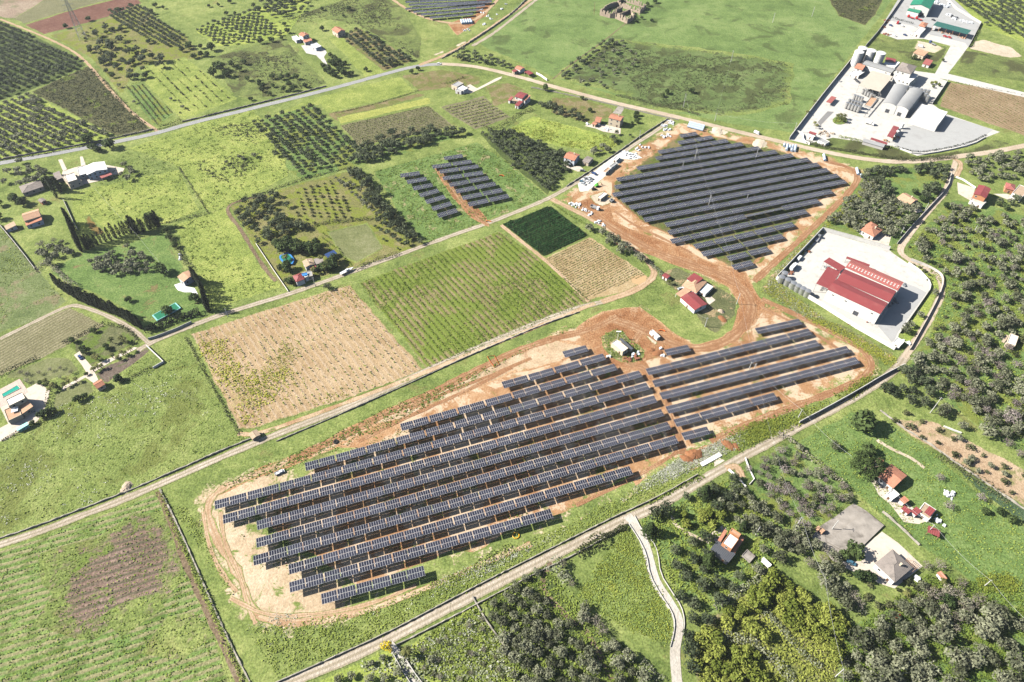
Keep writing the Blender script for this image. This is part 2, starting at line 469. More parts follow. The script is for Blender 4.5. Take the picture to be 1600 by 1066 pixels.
def sheet(name,px,mat,level=1,amp=0.7,step=3.0,inset=2.5,label=None):
 """A field, yard or patch: its own outline, with an 'edge' attribute that rises inwards."""
 P=np.array([G(p)[:2]for p in px])
 if area2(P)<0:
  P=P[::-1]
 O,nrm=jitter_poly(P,step,amp,len(bpy.data.objects))
 _layer[0]+=1
 z=level*0.03+_layer[0]*0.0005
 n=len(O)
 I=O-nrm*inset
 A,Bq=O,np.roll(O,-1,0)
 ab=Bq-A
 def depth(Q):
  t=np.clip(((Q[:,None]-A)*ab).sum(2)/((ab**2).sum(1)+1e-9),0,1)
  return np.sqrt((((A+ab*t[...,None])-Q[:,None])**2).sum(2).min(1))
 I=I[inside(I,O)]
 if len(I):
  I=I[depth(I)>inset*0.75]
 V=[Vector((float(q[0]),float(q[1])))for q in O]+[Vector((float(q[0]),float(q[1])))for q in I]
 vo,_e,fo,_a,_b,_c=delaunay_2d_cdt(V,[],[list(range(n))],1,1e-4)
 vo=np.array([(q[0],q[1])for q in vo])
 F=[]
 for f in fo:
  q=vo[list(f)]
  ar=(q[1][0]-q[0][0])*(q[2][1]-q[0][1])-(q[2][0]-q[0][0])*(q[1][1]-q[0][1])
  F.append(tuple(f)if ar>0 else tuple(f)[::-1])
 me=bpy.data.meshes.new(name)
 me.from_pydata([(q[0],q[1],z)for q in vo],[],F)
 ed=np.clip(depth(vo)/inset,0,1)
 at=me.attributes.new("edge",'FLOAT','POINT')
 at.data.foreach_set("value",ed.astype(np.float32))
 me.materials.append(mat)
 o=link(name,me)
 tag(o,label,None,None,'structure')
 return o
def smooth_line(P,it=2):
 P=[np.array(p,float)for p in P]
 for _ in range(it):
  Q=[P[0]]
  for a,b in zip(P,P[1:]):
   Q+=[a*0.75+b*0.25,a*0.25+b*0.75]
  Q.append(P[-1])
  P=Q
 return P
def resample(P,step):
 out=[P[0]]
 acc=0
 for a,b in zip(P,P[1:]):
  L_=np.linalg.norm(b-a)
  k=max(1,int(L_/step))
  for j in range(1,k+1):
   out.append(a+(b-a)*j/k)
 return np.array(out)
def ground_line(px,step=3.0,it=2):
 return resample(smooth_line([G(p)[:2]for p in px],it),step)
def line_normals(P):
 d=np.gradient(P,axis=0)
 d/=np.linalg.norm(d,axis=1)[:,None]+1e-9
 return np.stack([-d[:,1],d[:,0]],1)
def strip(name,px,width,mat,level=2,wob=0.12,it=2,label=None):
 P=ground_line(px,3.0,it)
 if width>=3:
  LANES.append((P,width/2))
 N=line_normals(P)
 r=np.random.default_rng(len(px)*13+int(width*10))
 _layer[0]+=1
 z=level*0.03+_layer[0]*0.0005
 cols=(-1.0,-0.62,0.0,0.62,1.0)
 ed=(0.0,1.0,1.0,1.0,0.0)
 v,e,a=[],[],[]
 for p,n in zip(P,N):
  w=width/2*(1+r.normal(0,wob))
  for c,q in zip(cols,ed):
   t=p+n*w*c
   v.append((t[0],t[1],z))
   e.append(q)
   a.append(c)
 k=len(cols)
 f=[(i*k+j,i*k+j+1,(i+1)*k+j+1,(i+1)*k+j)for i in range(len(P)-1)for j in range(k-1)]
 f=[q[::-1]for q in f]
 me=bpy.data.meshes.new(name)
 me.from_pydata(v,[],f)
 for nm,arr in(("edge",e),("across",a)):
  at=me.attributes.new(nm,'FLOAT','POINT')
  at.data.foreach_set("value",np.array(arr,np.float32))
 me.materials.append(mat)
 # faces must look up
 o=link(name,me)
 if me.polygons[0].normal.z<0:
  me.flip_normals()
 return tag(o,label,None,None,'structure')
GM={}
GM['meadow']=ground_mat('meadow_ground',MEADOW,blend=False,sc=(55,9,2.6),patches=(((0.15,0.125,0.05),22,0.63,0.5),),fine=1.9,contrast=2.9,bump=0.9)
me=bpy.data.meshes.new("ground")
me.from_pydata([(-3400,-560,0),(3400,-560,0),(3400,2350,0),(-3400,2350,0)],[],[(0,1,2,3)])
me.materials.append(GM['meadow'])
tag(link("ground",me),None,None,None,'structure')
GREEN=((0.066,0.120,0.020),(0.115,0.190,0.034),(0.185,0.250,0.058))
LIME=((0.125,0.185,0.016),(0.225,0.290,0.028),(0.36,0.39,0.050))
DULL=((0.075,0.085,0.030),(0.115,0.125,0.045),(0.17,0.165,0.07))
TAN=((0.22,0.15,0.085),(0.31,0.215,0.125),(0.40,0.295,0.185))
ORANGE=((0.235,0.115,0.052),(0.345,0.195,0.098),(0.47,0.315,0.185))
PALE=((0.36,0.30,0.22),(0.48,0.40,0.30),(0.56,0.49,0.385))
gm=ground_mat
GM['ploughed']=gm('ploughed_red_soil',((0.12,0.058,0.042),(0.165,0.085,0.062),(0.23,0.135,0.10)),stripes=((38,38),(210,0),4,0.4,(0.12,0.055,0.04),0.6))
GM['pinktan']=gm('pinkish_tan_soil',((0.20,0.14,0.10),(0.27,0.205,0.15),(0.35,0.29,0.21)),patches=(((0.15,0.15,0.075),25,0.52,0.7),))
GM['greyfallow']=gm('grey_green_fallow',((0.12,0.12,0.06),(0.165,0.16,0.085),(0.21,0.195,0.11)))
GM['grove']=gm('grove_floor',GREEN,patches=(((0.17,0.18,0.04),18,0.52,0.7),))
GM['grovedark']=gm('dark_grove_floor',((0.04,0.06,0.016),(0.07,0.10,0.022),(0.12,0.15,0.03)))
GM['grovelime']=gm('lime_grove_floor',LIME)
GM['scrubby']=gm('scrub_ground',((0.05,0.052,0.024),(0.082,0.082,0.038),(0.12,0.115,0.055)),patches=(((0.13,0.17,0.03),16,0.6,0.8),))
GM['orchardsoil']=gm('orchard_soil',((0.12,0.13,0.045),(0.17,0.165,0.06),(0.25,0.215,0.105)),patches=(((0.16,0.19,0.03),9,0.5,0.8),))
GM['lime']=gm('lime_meadow',LIME,fine=1.6)
GM['bright']=gm('bright_meadow',((0.110,0.160,0.018),(0.210,0.262,0.034),(0.320,0.345,0.062)),fine=1.8,bump=0.8)
GM['pasture']=gm('big_pasture',((0.078,0.130,0.026),(0.132,0.205,0.042),(0.205,0.265,0.072)),sc=(60,12,2.4),patches=(((0.052,0.062,0.024),34,0.585,0.6),
 ),fine=1.6)
GM['wild']=gm('wild_meadow',((0.072,0.095,0.020),(0.13,0.17,0.034),(0.21,0.24,0.05)),patches=(((0.06,0.058,0.028),30,0.54,0.8),),fine=1.7)
GM['brownyard']=gm('brown_paddock',((0.13,0.105,0.05),(0.19,0.155,0.075),(0.24,0.205,0.11)),patches=(((0.11,0.14,0.03),9,0.5,0.7),))
GM['darksoil']=gm('dark_garden_soil',((0.10,0.075,0.058),(0.135,0.105,0.082),(0.17,0.135,0.11)),patches=(((0.09,0.11,0.04),8,0.58,0.7),))
GM['lawn']=gm('mown_lawn',((0.10,0.115,0.035),(0.155,0.17,0.055),(0.22,0.22,0.095)),fine=0.8)
GM['fallow']=gm('striped_fallow',((0.15,0.135,0.075),(0.20,0.18,0.105),(0.27,0.235,0.15)),stripes=((0,560),(110,497),2.4,0.4,(0.13,0.135,0.06),0.7))
GM['palegreen']=gm('pale_green_field',((0.08,0.115,0.03),(0.125,0.165,0.045),(0.19,0.215,0.085)),patches=(((0.20,0.165,0.10),20,0.58,0.8),))
GM['tanvine']=gm('bare_vineyard_soil',((0.26,0.175,0.095),(0.35,0.25,0.142),(0.43,0.325,0.205)),sc=(40,6,1.0),fine=0.8,stripes=((545,445),(660,578),3.9,
 0.3,(0.40,0.31,0.215),0.7),patches=(((0.22,0.20,0.06),26,0.62,0.5),))
GM['greenvine']=gm('green_vineyard_soil',((0.15,0.125,0.06),(0.205,0.17,0.085),(0.29,0.225,0.125)),fine=0.9,stripes=((555,442),(668,580),3.9,0.42,(0.135,
 0.185,0.03),0.9),patches=(((0.13,0.18,0.03),30,0.5,0.8),))
GM['darkcrop']=gm('dark_crop_bed',((0.035,0.05,0.018),(0.05,0.065,0.022),(0.08,0.085,0.03)))
GM['tancrop']=gm('tan_crop_bed',((0.26,0.18,0.09),(0.35,0.26,0.14),(0.43,0.34,0.21)),fine=0.8)
GM['upvine']=gm('striped_vineyard_soil',((0.13,0.12,0.07),(0.18,0.165,0.095),(0.23,0.20,0.12)),fine=0.8)
GM['brownvine']=gm('brown_vineyard_soil',((0.20,0.135,0.08),(0.27,0.19,0.115),(0.34,0.25,0.16)),fine=0.8,stripes=((1500,160),(1590,205),3.0,0.4,(0.13,0.13,
 0.05),0.5))
GM['yellowband']=gm('yellow_flower_strip',((0.17,0.20,0.03),(0.28,0.30,0.04),(0.38,0.37,0.06)),fine=1.8)
GM['rowfield']=gm('ridged_green_field',((0.070,0.135,0.018),(0.130,0.215,0.034),(0.20,0.275,0.056)),sc=(50,8,1.4),stripes=((0,885),(200,826),3.6,0.5,(0.24,
 0.225,0.115),1.0),patches=(((0.065,0.105,0.016),14,0.55,0.5),),bump=1.0,fine=1.8)
GM['purple']=gm('purple_brown_weeds',((0.14,0.098,0.07),(0.20,0.138,0.108),(0.255,0.185,0.15)),stripes=((0,885),(200,826),3.6,0.42,(0.095,0.09,0.055),0.85),
 patches=(((0.12,0.18,0.03),14,0.6,0.85),),bump=1.0,soft=0.2,rag=2.4)
GM['site']=gm('site_soil',ORANGE,sc=(34,7,1.1),patches=(((0.54,0.42,0.295),17,0.50,0.85),((0.11,0.145,0.028),15,0.62,0.85)),fine=0.55,bump=0.6,rag=3.2,
 soft=0.3)
GM['sitetan']=gm('pale_site_soil',((0.33,0.225,0.135),(0.46,0.345,0.225),(0.56,0.45,0.32)),sc=(30,6,1.1),patches=(((0.30,0.165,0.085),18,0.58,0.7),((0.11,
 0.15,0.028),12,0.60,0.85)),fine=0.9,blend='site')
GM['siteearth']=gm('churned_red_earth',((0.19,0.082,0.036),(0.285,0.14,0.066),(0.38,0.225,0.118)),sc=(20,5,1.0),fine=0.9,bump=0.9,patches=(((0.42,0.28,
 0.17),12,0.6,0.6),),blend='site')
GM['siteend']=gm('pale_patchy_soil',((0.33,0.235,0.14),(0.46,0.355,0.235),(0.56,0.46,0.33)),sc=(22,6,1.4),patches=(((0.13,0.185,0.035),10,0.57,0.9),((0.31,
 0.19,0.10),14,0.62,0.6)),fine=0.9,rag=3.4,soft=0.3)
GM['trackpale']=gm('pale_ruts',((0.30,0.19,0.11),(0.42,0.30,0.19),(0.53,0.42,0.30)),sc=(18,4,0.9),fine=0.9,tracks=((0.33,0.21,0.12),0.7),soft=0.45,rag=3)
GM['arrayfloor']=gm('weedy_array_floor',((0.075,0.075,0.028),(0.135,0.125,0.05),(0.24,0.175,0.10)),patches=(((0.085,0.125,0.025),7,0.52,0.8),),fine=1.2,
 blend='site',soft=0.3)
GM['pasturescrub']=gm('pasture_scrub',((0.070,0.105,0.026),(0.11,0.16,0.038),(0.16,0.205,0.06)),sc=(30,9,2.4),patches=(((0.062,0.070,0.028),15,0.52,0.8),
 ),fine=1.6,rag=3.4)
GM['sitegreen']=gm('weedy_site_soil',((0.09,0.115,0.028),(0.145,0.165,0.045),(0.27,0.215,0.11)),patches=(((0.40,0.28,0.16),9,0.56,0.9),((0.36,0.37,0.25),
 7,0.62,0.7)),fine=1.9)
GM['white_gravel']=gm('white_gravel',((0.50,0.47,0.42),(0.62,0.59,0.54),(0.70,0.68,0.64)),fine=0.6,soft=0.25)
GM['sandpale']=gm('pale_sand_ground',PALE,fine=0.6)
GM['lanegravel']=gm('pale_lane',((0.33,0.275,0.21),(0.435,0.375,0.30),(0.52,0.46,0.38)),sc=(30,5,1),fine=0.6,tracks=((0.24,0.20,0.13),0.7),soft=0.22)
GM['lanedirt']=gm('dirt_lane',((0.34,0.23,0.135),(0.44,0.32,0.21),(0.53,0.42,0.30)),sc=(30,5,1),fine=0.6,tracks=((0.30,0.19,0.105),0.5),soft=0.22)
GM['asphalt']=gm('grey_road',((0.25,0.25,0.25),(0.31,0.31,0.305),(0.37,0.365,0.355)),sc=(40,8,1),fine=0.4,tracks=((0.25,0.245,0.235),0.4),soft=0.2)
GM['roadpale']=gm('pale_dusty_road',((0.36,0.28,0.20),(0.47,0.38,0.285),(0.55,0.465,0.365)),sc=(40,8,1),fine=0.4,tracks=((0.34,0.28,0.21),0.4),soft=0.2)
GM['track']=gm('rutted_track',((0.21,0.10,0.05),(0.32,0.185,0.10),(0.45,0.31,0.19)),sc=(18,4,0.9),fine=0.9,tracks=((0.25,0.125,0.062),0.75),bump=1.0,soft=0.3,
 blend='site')
GM['brownpath']=gm('brown_field_edge',((0.12,0.085,0.055),(0.17,0.125,0.08),(0.22,0.17,0.115)),fine=1.6)
GM['conc_lane']=gm('concrete_lane',((0.38,0.345,0.29),(0.46,0.425,0.37),(0.53,0.50,0.45)),fine=0.25,blend=False)
GM['brightsoil']=gm('bright_terrace_soil',((0.29,0.19,0.115),(0.39,0.285,0.185),(0.47,0.365,0.25)),patches=(((0.15,0.165,0.05),14,0.56,0.8),),fine=0.8)
GM['bluegreen']=gm('blue_green_weeds',((0.04,0.075,0.03),(0.06,0.10,0.045),(0.085,0.13,0.06)),fine=1.8,bump=1.0)
k1=K(0,0,3.9475)
k2=K(400,0,3.9475)
k3=K(800,0,3.9475)
k4=K(1200,0,3.9475)
k5=K(0,265,3.9475)
k6=K(400,265,3.9475)
k7=K(800,265,3.9475)
k8=K(1200,265,3.9475)
k9=K(0,530,3.9475)
k10=K(400,530,3.9475)
k11=K(800,530,3.9475)
k12=K(1200,530,3.9475)
k13=K(0,796,3.9475)
k14=K(400,796,3.9475)
k15=K(800,796,3.9475)
k16=K(1200,796,3.9475)
# top left
sheet('tan_field',[(-90,-30),(110,-30),(38,26),(18,30),(-90,12)],GM['pinktan'])
sheet('fallow_field',[(20,31),(112,-28),(215,-28),(176,-1),(101,18),(38,38)],GM['greyfallow'])
sheet('ploughed_field',[(38,39),(101,19),(176,0),(208,-10),(222,5),(167,27),(99,47),(68,54)],GM['ploughed'])
sheet('olive_grove_ground',[(-70,18),(0,34),(60,58),(128,95),(134,103),(45,143),(-70,182)],GM['grovedark'])
sheet('scrub_ground',[(48,144),(138,102),(166,125),(238,204),(180,214)],GM['scrubby'])
sheet('olive_grove_ground',[(-70,182),(45,146),(182,213),(110,234),(-70,262)],GM['grovelime'])
sheet('orchard_ground',[(78,56),(167,28),(216,8),(292,60),(320,90),(215,105),(198,134),(192,150),(140,90)],GM['orchardsoil'])
sheet('orchard_ground',[(300,46),(400,14),(500,-20),(450,55),(400,68),(340,74)],GM['lime'])
sheet('vegetable_field',k1((760,530),(880,515),(1075,700),(955,790)),GM['grove'])
sheet('pale_field',k1((860,420),(1140,350),(1480,610),(1130,740),(1070,690),(900,520)),GM['bright'])
sheet('wild_field',[(326,92),(400,70),(445,60),(511,131),(400,156),(365,150)],GM['wild'])
sheet('orchard_meadow',[(510,58),(540,60),(610,113),(570,120)],GM['bright'])
sheet('wild_field',[(420,40),(590,-20),(625,5),(660,60),(655,94),(560,40),(460,20)],GM['wild'])
sheet('olive_grove_ground',[(536,62),(556,40),(648,95),(600,112)],GM['brownyard'])
# centre top
sheet('bright_strip',[(400,190),(490,152),(625,119),(652,145),(512,177),(500,163)],GM['bright'])
sheet('tan_strip',[(512,178),(652,146),(668,148),(528,190)],GM['brownyard'])
sheet('flower_strip',[(526,184),(672,151),(674,162),(532,194)],GM['yellowband'])
sheet('vineyard_ground',[(530,196),(672,164),(709,197),(560,230)],GM['upvine'])
sheet('paddock',[(625,118),(690,108),(750,120),(748,132),(655,143)],GM['brownyard'])
sheet('vineyard_ground',[(686,167),(755,150),(800,183),(742,204)],GM['upvine'])
sheet('vegetable_field',[(758,135),(792,128),(822,140),(798,158),(770,168)],GM['brownyard'])
sheet('olive_grove_ground',[(392,192),(492,163),(560,230),(712,200),(738,208),(640,238),(545,265),(470,283),(430,250)],GM['grove'])
sheet('lime_field',[(790,205),(833,181),(905,200),(960,214),(972,224),(945,240),(868,228)],GM['lime'])
sheet('olive_grove_ground',[(748,208),(800,203),(880,238),(908,258),(880,277),(855,306),(800,264)],GM['grovedark'])
sheet('brown_yard',[(862,152),(905,152),(958,170),(965,182),(915,192),(860,176)],GM['brownyard'])
sheet('pasture',[(748,70),(845,-30),(1420,-30),(1238,208),(1150,196),(1050,176),(870,124)],GM['pasture'],inset=4)
sheet('scrub_ground',[(870,122),(955,60),(1010,66),(1130,78),(1242,100),(1232,165),(1150,182),(1045,174)],GM['pasturescrub'],level=2,amp=3,inset=16)
sheet('dark_scrub',[(1295,0),(1385,-12),(1370,22),(1352,40),(1310,25)],GM['scrubby'])
# right top
sheet('vineyard_ground',[(1483,128),(1640,155),(1640,222),(1600,213),(1466,166)],GM['brownvine'])
sheet('orchard_ground',[(1470,-20),(1660,-30),(1660,90),(1535,42)],GM['lime'])
sheet('sand_clearing',k4((1250,260),(1330,245),(1500,290),(1575,350),(1480,360),(1240,300)),GM['sandpale'])
sheet('scrub_ground',k4((1150,450),(1210,310),(1579,370),(1640,520),(1400,480)),GM['wild'])
sheet('works_yard',k4((850,-80),(1060,-80),(1310,145),(1235,290),(1130,285),(960,240),(800,235),(690,205),(720,130)),M['greyyard'],amp=0.05,inset=0.5)
sheet('concrete_yard',k4((690,205),(740,125),(890,160),(1000,215),(1215,265),(1235,290),(1130,285),(960,240),(800,245)),M['concrete'],level=2,amp=0.05,
 inset=0.5)
sheet('side_road',k4((1125,285),(1235,290),(1110,455),(1579,570),(1640,600),(1640,640),(1579,600),(1090,490),(900,460),(920,440),(1030,455)),M['concrete'],
 amp=0.1,inset=0.6)
sheet('winery_yard',k4((530,350),(920,440),(1105,500),(1010,640),(1100,705),(1430,815),(1340,850),(1235,905),(920,962),(770,905),(400,850),(240,890),(130,
 862)),M['concrete'],level=2,amp=0.05,inset=0.5)
sheet('lorry_park',k4((770,905),(840,790),(1100,712),(1390,800),(1330,845),(1230,895),(925,945)),M['greyyard'],level=3,amp=0.05,inset=0.5)
sheet('tarmac_patch',K(1230,150,8.42)((400,345),(530,203),(615,212),(437,392)),M['asphalt_yard'],level=3,amp=0.05,inset=0.4)
sheet('weed_bank',k4((240,890),(430,835),(600,880),(800,920),(930,970),(1240,915),(1400,855),(1520,890),(1180,970),(850,1000),(560,950)),GM['wild'])
sheet('scrub_ground',k4((880,240),(960,250),(1110,290),(1090,340),(990,440),(760,370),(610,290),(660,225)),GM['wild'])
sheet('dirt_yard',k4((920,250),(1030,270),(1085,300),(1030,330),(890,300)),GM['sandpale'],level=2)
sheet('brown_clearing',[(1380,272),(1422,268),(1468,287),(1440,305),(1398,300)],GM['brownyard'])
sheet('olive_grove_ground',[(1286,350),(1350,268),(1400,262),(1480,262),(1478,290),(1405,383),(1390,392),(1330,362)],GM['grove'])
sheet('house_yard',K(1380,270,7.27)((840,110),(1040,175),(1010,330),(850,240)),M['paving'],level=2,amp=0.2,inset=0.5)
sheet('house_yard',K(1380,270,7.27)((1245,240),(1400,240),(1560,290),(1440,320)),M['paving'],level=2,amp=0.2,inset=0.5)
sheet('house_yard',K(1380,270,7.27)((260,380),(380,350),(450,440),(380,460)),M['paving'],level=2,amp=0.2,inset=0.5)
sheet('house_yard',k8((580,405),(640,430),(700,385),(760,410),(740,480),(600,440)),M['paving'],level=2,amp=0.2,inset=0.5)
FY=K(1200,350,5.075)
FACTORY_YARD=FY((425,55),(960,208),(1000,240),(1110,315),(1200,380),(1270,460),(1284,495),(1275,530),(1040,868),(1005,1000),(60,440))
sheet('factory_yard',FACTORY_YARD,M['concrete'],level=2,amp=0.03,inset=0.5)
sheet('factory_tarmac',FY((870,810),(1085,470),(1170,500),(1255,545),(1030,860),(990,950)),M['greyyard'],level=3,amp=0.05,inset=0.5)
sheet('garden_strip',FY((1080,290),(1150,300),(1320,380),(1380,440),(1370,520),(1300,660),(1120,990),(1050,880),(1285,530),(1290,480),(1200,375)),GM['lime'])
sheet('olive_slope',[(1412,384),(1486,312),(1540,318),(1640,350),(1640,735),(1560,690),(1440,600),(1405,585),(1450,520),(1478,450),(1470,430)],GM['grove'],
 inset=3)
sheet('bright_terrace',[(1388,655),(1456,657),(1514,687),(1640,755),(1640,815),(1555,765),(1491,724),(1428,686)],GM['brightsoil'])
sheet('weed_band',[(1468,712),(1492,724),(1556,766),(1640,816),(1640,850),(1545,780)],GM['bluegreen'])
sheet('green_pasture',[(1240,690),(1330,640),(1390,660),(1468,712),(1545,782),(1640,850),(1640,960),(1560,950),(1480,880),(1400,830),(1330,770)],gm('right_pasture',
 GREEN,fine=1.6),inset=4)
# left middle
sheet('left_meadow',k5((430,150),(560,110),(1100,0),(1240,250),(1010,340),(880,330),(620,420),(500,440),(450,300)),GM['bright'])
sheet('rust_patch',k5((500,290),(560,265),(640,350),(660,400),(590,410),(520,340)),gm('rusty_weeds',((0.12,0.10,0.03),(0.17,0.12,0.04),(0.21,0.14,0.05)),
 soft=0.6,rag=3.5),level=2,amp=1.5)
sheet('left_meadow',k5((1060,350),(1240,290),(1400,230),(1579,560),(1760,720),(1310,870),(1200,600),(1120,470)),GM['bright'])
sheet('left_meadow',[(200,232),(300,196),(395,170),(440,225),(450,275),(372,318),(325,335),(280,262)],GM['bright'])
sheet('pale_field',[(-60,340),(0,356),(108,470),(70,495),(-60,545)],GM['palegreen'])
sheet('fallow_field',[(-60,553),(110,479),(166,508),(158,528),(100,545),(0,590),(-60,615)],GM['fallow'])
sheet('garden_ground',k5((530,500),(800,450),(1020,380),(1100,560),(1220,760),(1300,900),(900,1000),(800,870),(560,760),(330,650),(310,620)),gm('garden_grass',
 GREEN,patches=(((0.17,0.12,0.06),14,0.62,0.8),)),inset=2)
sheet('orchard_ground',[(360,322),(470,285),(552,265),(590,300),(665,382),(610,402),(440,452),(395,385)],GM['orchardsoil'])
sheet('striped_grass',[(510,362),(575,347),(597,388),(556,412),(535,402)],GM['lawn'])
sheet('weedy_field',[(582,268),(640,252),(745,222),(790,250),(858,308),(800,332),(745,352),(668,382),(620,330)],gm('weedy_meadow',GREEN,patches=(((0.36,
 0.27,0.16),9,0.60,0.6),),fine=1.8))
sheet('lawn',K(0,560,7.614)((0,220),(200,130),(560,-10),(850,-10),(960,150),(520,300),(330,330),(240,240)),GM['lawn'])
sheet('dark_soil_plot',K(100,490,8)((385,755),(540,650),(880,500),(1000,440),(1040,430),(1235,610),(760,830),(620,910),(500,850)),GM['darksoil'])
sheet('garden_ground',K(100,490,8)((0,400),(360,220),(540,130),(760,170),(940,310),(870,390),(520,570),(330,660),(240,560)),gm('villa_grass',DULL,patches=(((0.10,
 0.15,0.025),12,0.52,0.8),)))
sheet('lawn',K(0,560,7.614)((640,420),(760,370),(1000,240),(1110,300),(1140,400),(900,560),(680,640),(620,600)),GM['lawn'])
# centre
sheet('bare_vineyard_ground',[(297,522),(420,482),(548,444),(663,579),(560,618),(397,670),(372,672)],GM['tanvine'])
sheet('green_vineyard_ground',[(558,441),(700,390),(781,360),(845,405),(928,470),(800,520),(668,580)],GM['greenvine'])
sheet('dark_crop_bed',[(783,350),(860,320),(922,368),(849,403)],GM['darkcrop'],amp=0.3)
sheet('tan_crop_bed',[(849,404),(922,369),(998,420),(1017,434),(1003,452),(915,471)],GM['tancrop'],amp=0.4)
sheet('muddy_puddle',k7((735,662),(790,652),(832,658),(825,690),(780,712),(742,702)),M['mudwater'],level=3,amp=0.5,inset=0.5)
sheet('farm_plot',k7((900,650),(1010,600),(1200,680),(1390,790),(1380,900),(1260,1010),(1190,980),(1080,800),(960,720)),gm('farm_plot_grass',DULL,patches=(((0.36,
 0.26,0.15),10,0.58,0.7),)))
# lower left
sheet('ridged_field',[(-90,890),(60,838),(242,770),(262,800),(330,970),(372,1090),(330,1190),(-260,1190)],GM['rowfield'],inset=3)
for q in([(65,868),(150,842),(203,803),(258,795),(278,850),(288,905),(255,938),(150,990),(50,978),(78,930)],[(258,955),(305,950),(336,990),(285,1026),(222,
 1020)],[(160,965),(235,930),(262,948),(190,995)]):
 sheet('weed_patch',q,GM['purple'],level=2,amp=3.0,inset=22,step=6)
sheet('big_left_meadow',[(-120,735),(0,690),(60,650),(150,612),(235,545),(290,530),(372,672),(395,690),(270,745),(130,802),(-120,885)],gm('left_slope_meadow',
 ((0.095,0.140,0.020),(0.165,0.215,0.036),(0.24,0.275,0.064)),fine=1.9,bump=1.2,patches=(((0.105,0.115,0.03),30,0.55,0.6),((0.15,0.175,0.085),24,0.62,0.6))),
 inset=3)
# bottom
sheet('grove_ground',[(752,938),(850,882),(893,940),(960,985),(1005,1035),(1020,1100),(800,1120),(770,990)],GM['grovedark'])
sheet('shrub_ground',[(640,1008),(745,945),(800,1040),(830,1120),(665,1120)],GM['lime'])
sheet('shrub_ground',[(480,1075),(560,1030),(615,1005),(640,1060),(650,1120),(460,1120)],GM['grovelime'])
sheet('flower_field',k15((400,540),(690,100),(740,140),(830,290),(850,420),(990,640),(1000,760),(950,850),(880,810),(590,680)),gm('buttercup_field',((0.085,
 0.135,0.025),(0.145,0.205,0.036),(0.22,0.265,0.05)),patches=(((0.33,0.32,0.04),12,0.63,0.6),),fine=1.8))
sheet('dirt_bank',k15((380,530),(480,600),(610,680),(760,730),(940,845),(880,850),(650,760),(560,680)),GM['brownpath'],level=2,amp=1.2)
sheet('citrus_ground',[(1078,1000),(1110,968),(1210,888),(1330,985),(1310,1120),(1090,1120)],gm('citrus_floor',((0.10,0.13,0.025),(0.16,0.175,0.04),(0.28,
 0.22,0.11))))
sheet('garden_ground',[(1000,812),(1060,775),(1160,742),(1215,815),(1210,885),(1110,965),(1060,930)],GM['grove'])
sheet('grove_ground',[(1162,735),(1240,690),(1332,772),(1300,815),(1225,840)],GM['grove'])
sheet('old_yard',K(1240,780,7.615)((300,340),(520,200),(720,60),(880,150),(640,420),(560,640),(540,760),(470,720),(330,520),(230,450)),M['slab'],level=1,
 amp=0.8,inset=1)
sheet('house_yard',K(1240,780,7.615)((800,600),(1050,385),(1240,520),(1540,800),(1200,1066),(1000,1000),(860,860),(720,870),(560,790),(560,740),(800,740),
 (860,700)),M['paving'],level=2,amp=0.3,inset=0.5)
sheet('grove_ground',[(1320,975),(1440,930),(1620,950),(1640,1120),(1300,1120)],GM['grove'])
sheet('house_yard',K(1100,810,13.33)((20,420),(150,290),(300,215),(380,130),(470,200),(280,440),(150,560),(60,500)),M['paving'],level=2,amp=0.3,inset=0.5)
sheet('house_yard',K(1260,670,5.92)((590,480),(660,450),(800,590),(880,640),(1120,850),(1040,880),(900,860),(780,700),(670,610)),M['paving'],level=2,amp=0.4,
 inset=0.5)
# the building site
SITE=[(868,311),(905,284),(940,259),(1000,222),(1040,196),(1060,190),(1120,204),(1230,226),(1290,241),(1350,262),(1345,285),(1290,340),(1240,386),(1200,
 420),(1180,445),(1192,470),(1290,512),(1372,550),(1378,582),(1330,606),(1240,640),(1180,662),(1100,703),(1000,757),(900,812),(800,856),(690,905),(560,
 955),(430,982),(390,950),(358,890),(318,830),(310,785),(330,765),(420,733),(480,700),(600,642),(700,600),(760,570),(830,535),(900,508),(940,484),(1000,
 475),(1050,516),(1100,541),(1140,530),(1165,500),(1160,470),(1130,446),(1080,426),(1020,400),(960,366),(920,336)]
sheet('site_soil',SITE,GM['site'],amp=2.2,inset=13)
sheet('weedy_verge',[(1188,452),(1240,390),(1300,340),(1355,285),(1385,270),(1345,300),(1286,358),(1212,440),(1230,465),(1400,552),(1400,575),(1340,540),
 (1250,490)],GM['sitegreen'],level=2,amp=1.5)
sheet('pale_soil',[(312,785),(335,765),(395,850),(395,885),(450,910),(500,945),(560,945),(660,905),(860,820),(1000,745),(1060,700),(1000,757),(800,856),
 (600,940),(430,980),(390,950),(350,890)],GM['sitetan'],level=2,amp=1.5,inset=4)
sheet('pale_soil',[(300,785),(325,755),(430,720),(520,690),(560,700),(420,760),(400,800),(470,860),(560,910),(680,880),(870,800),(980,750),(990,765),(870,
 830),(700,915),(560,970),(430,996),(375,965),(335,895),(300,830)],GM['siteend'],level=2,amp=3,inset=12)
sheet('pale_soil',[(480,700),(600,642),(760,572),(860,530),(930,545),(790,590),(620,655),(480,718),(340,775),(350,762)],GM['sitetan'],level=2,amp=1.5,inset=4)
sheet('array_floor',[(990,262),(1062,207),(1110,212),(1210,232),(1290,262),(1322,284),(1262,330),(1178,412),(1140,418),(1035,362),(1000,345),(955,305),
 (956,286)],GM['arrayfloor'],level=2,amp=1.0,inset=5)
sheet('churned_earth',[(895,318),(945,300),(960,345),(1010,365),(1045,380),(1100,405),(1165,425),(1178,445),(1195,475),(1175,505),(1140,535),(1160,480),
 (1140,450),(1060,415),(990,385),(930,345)],GM['siteearth'],level=2,amp=1.5,inset=4)
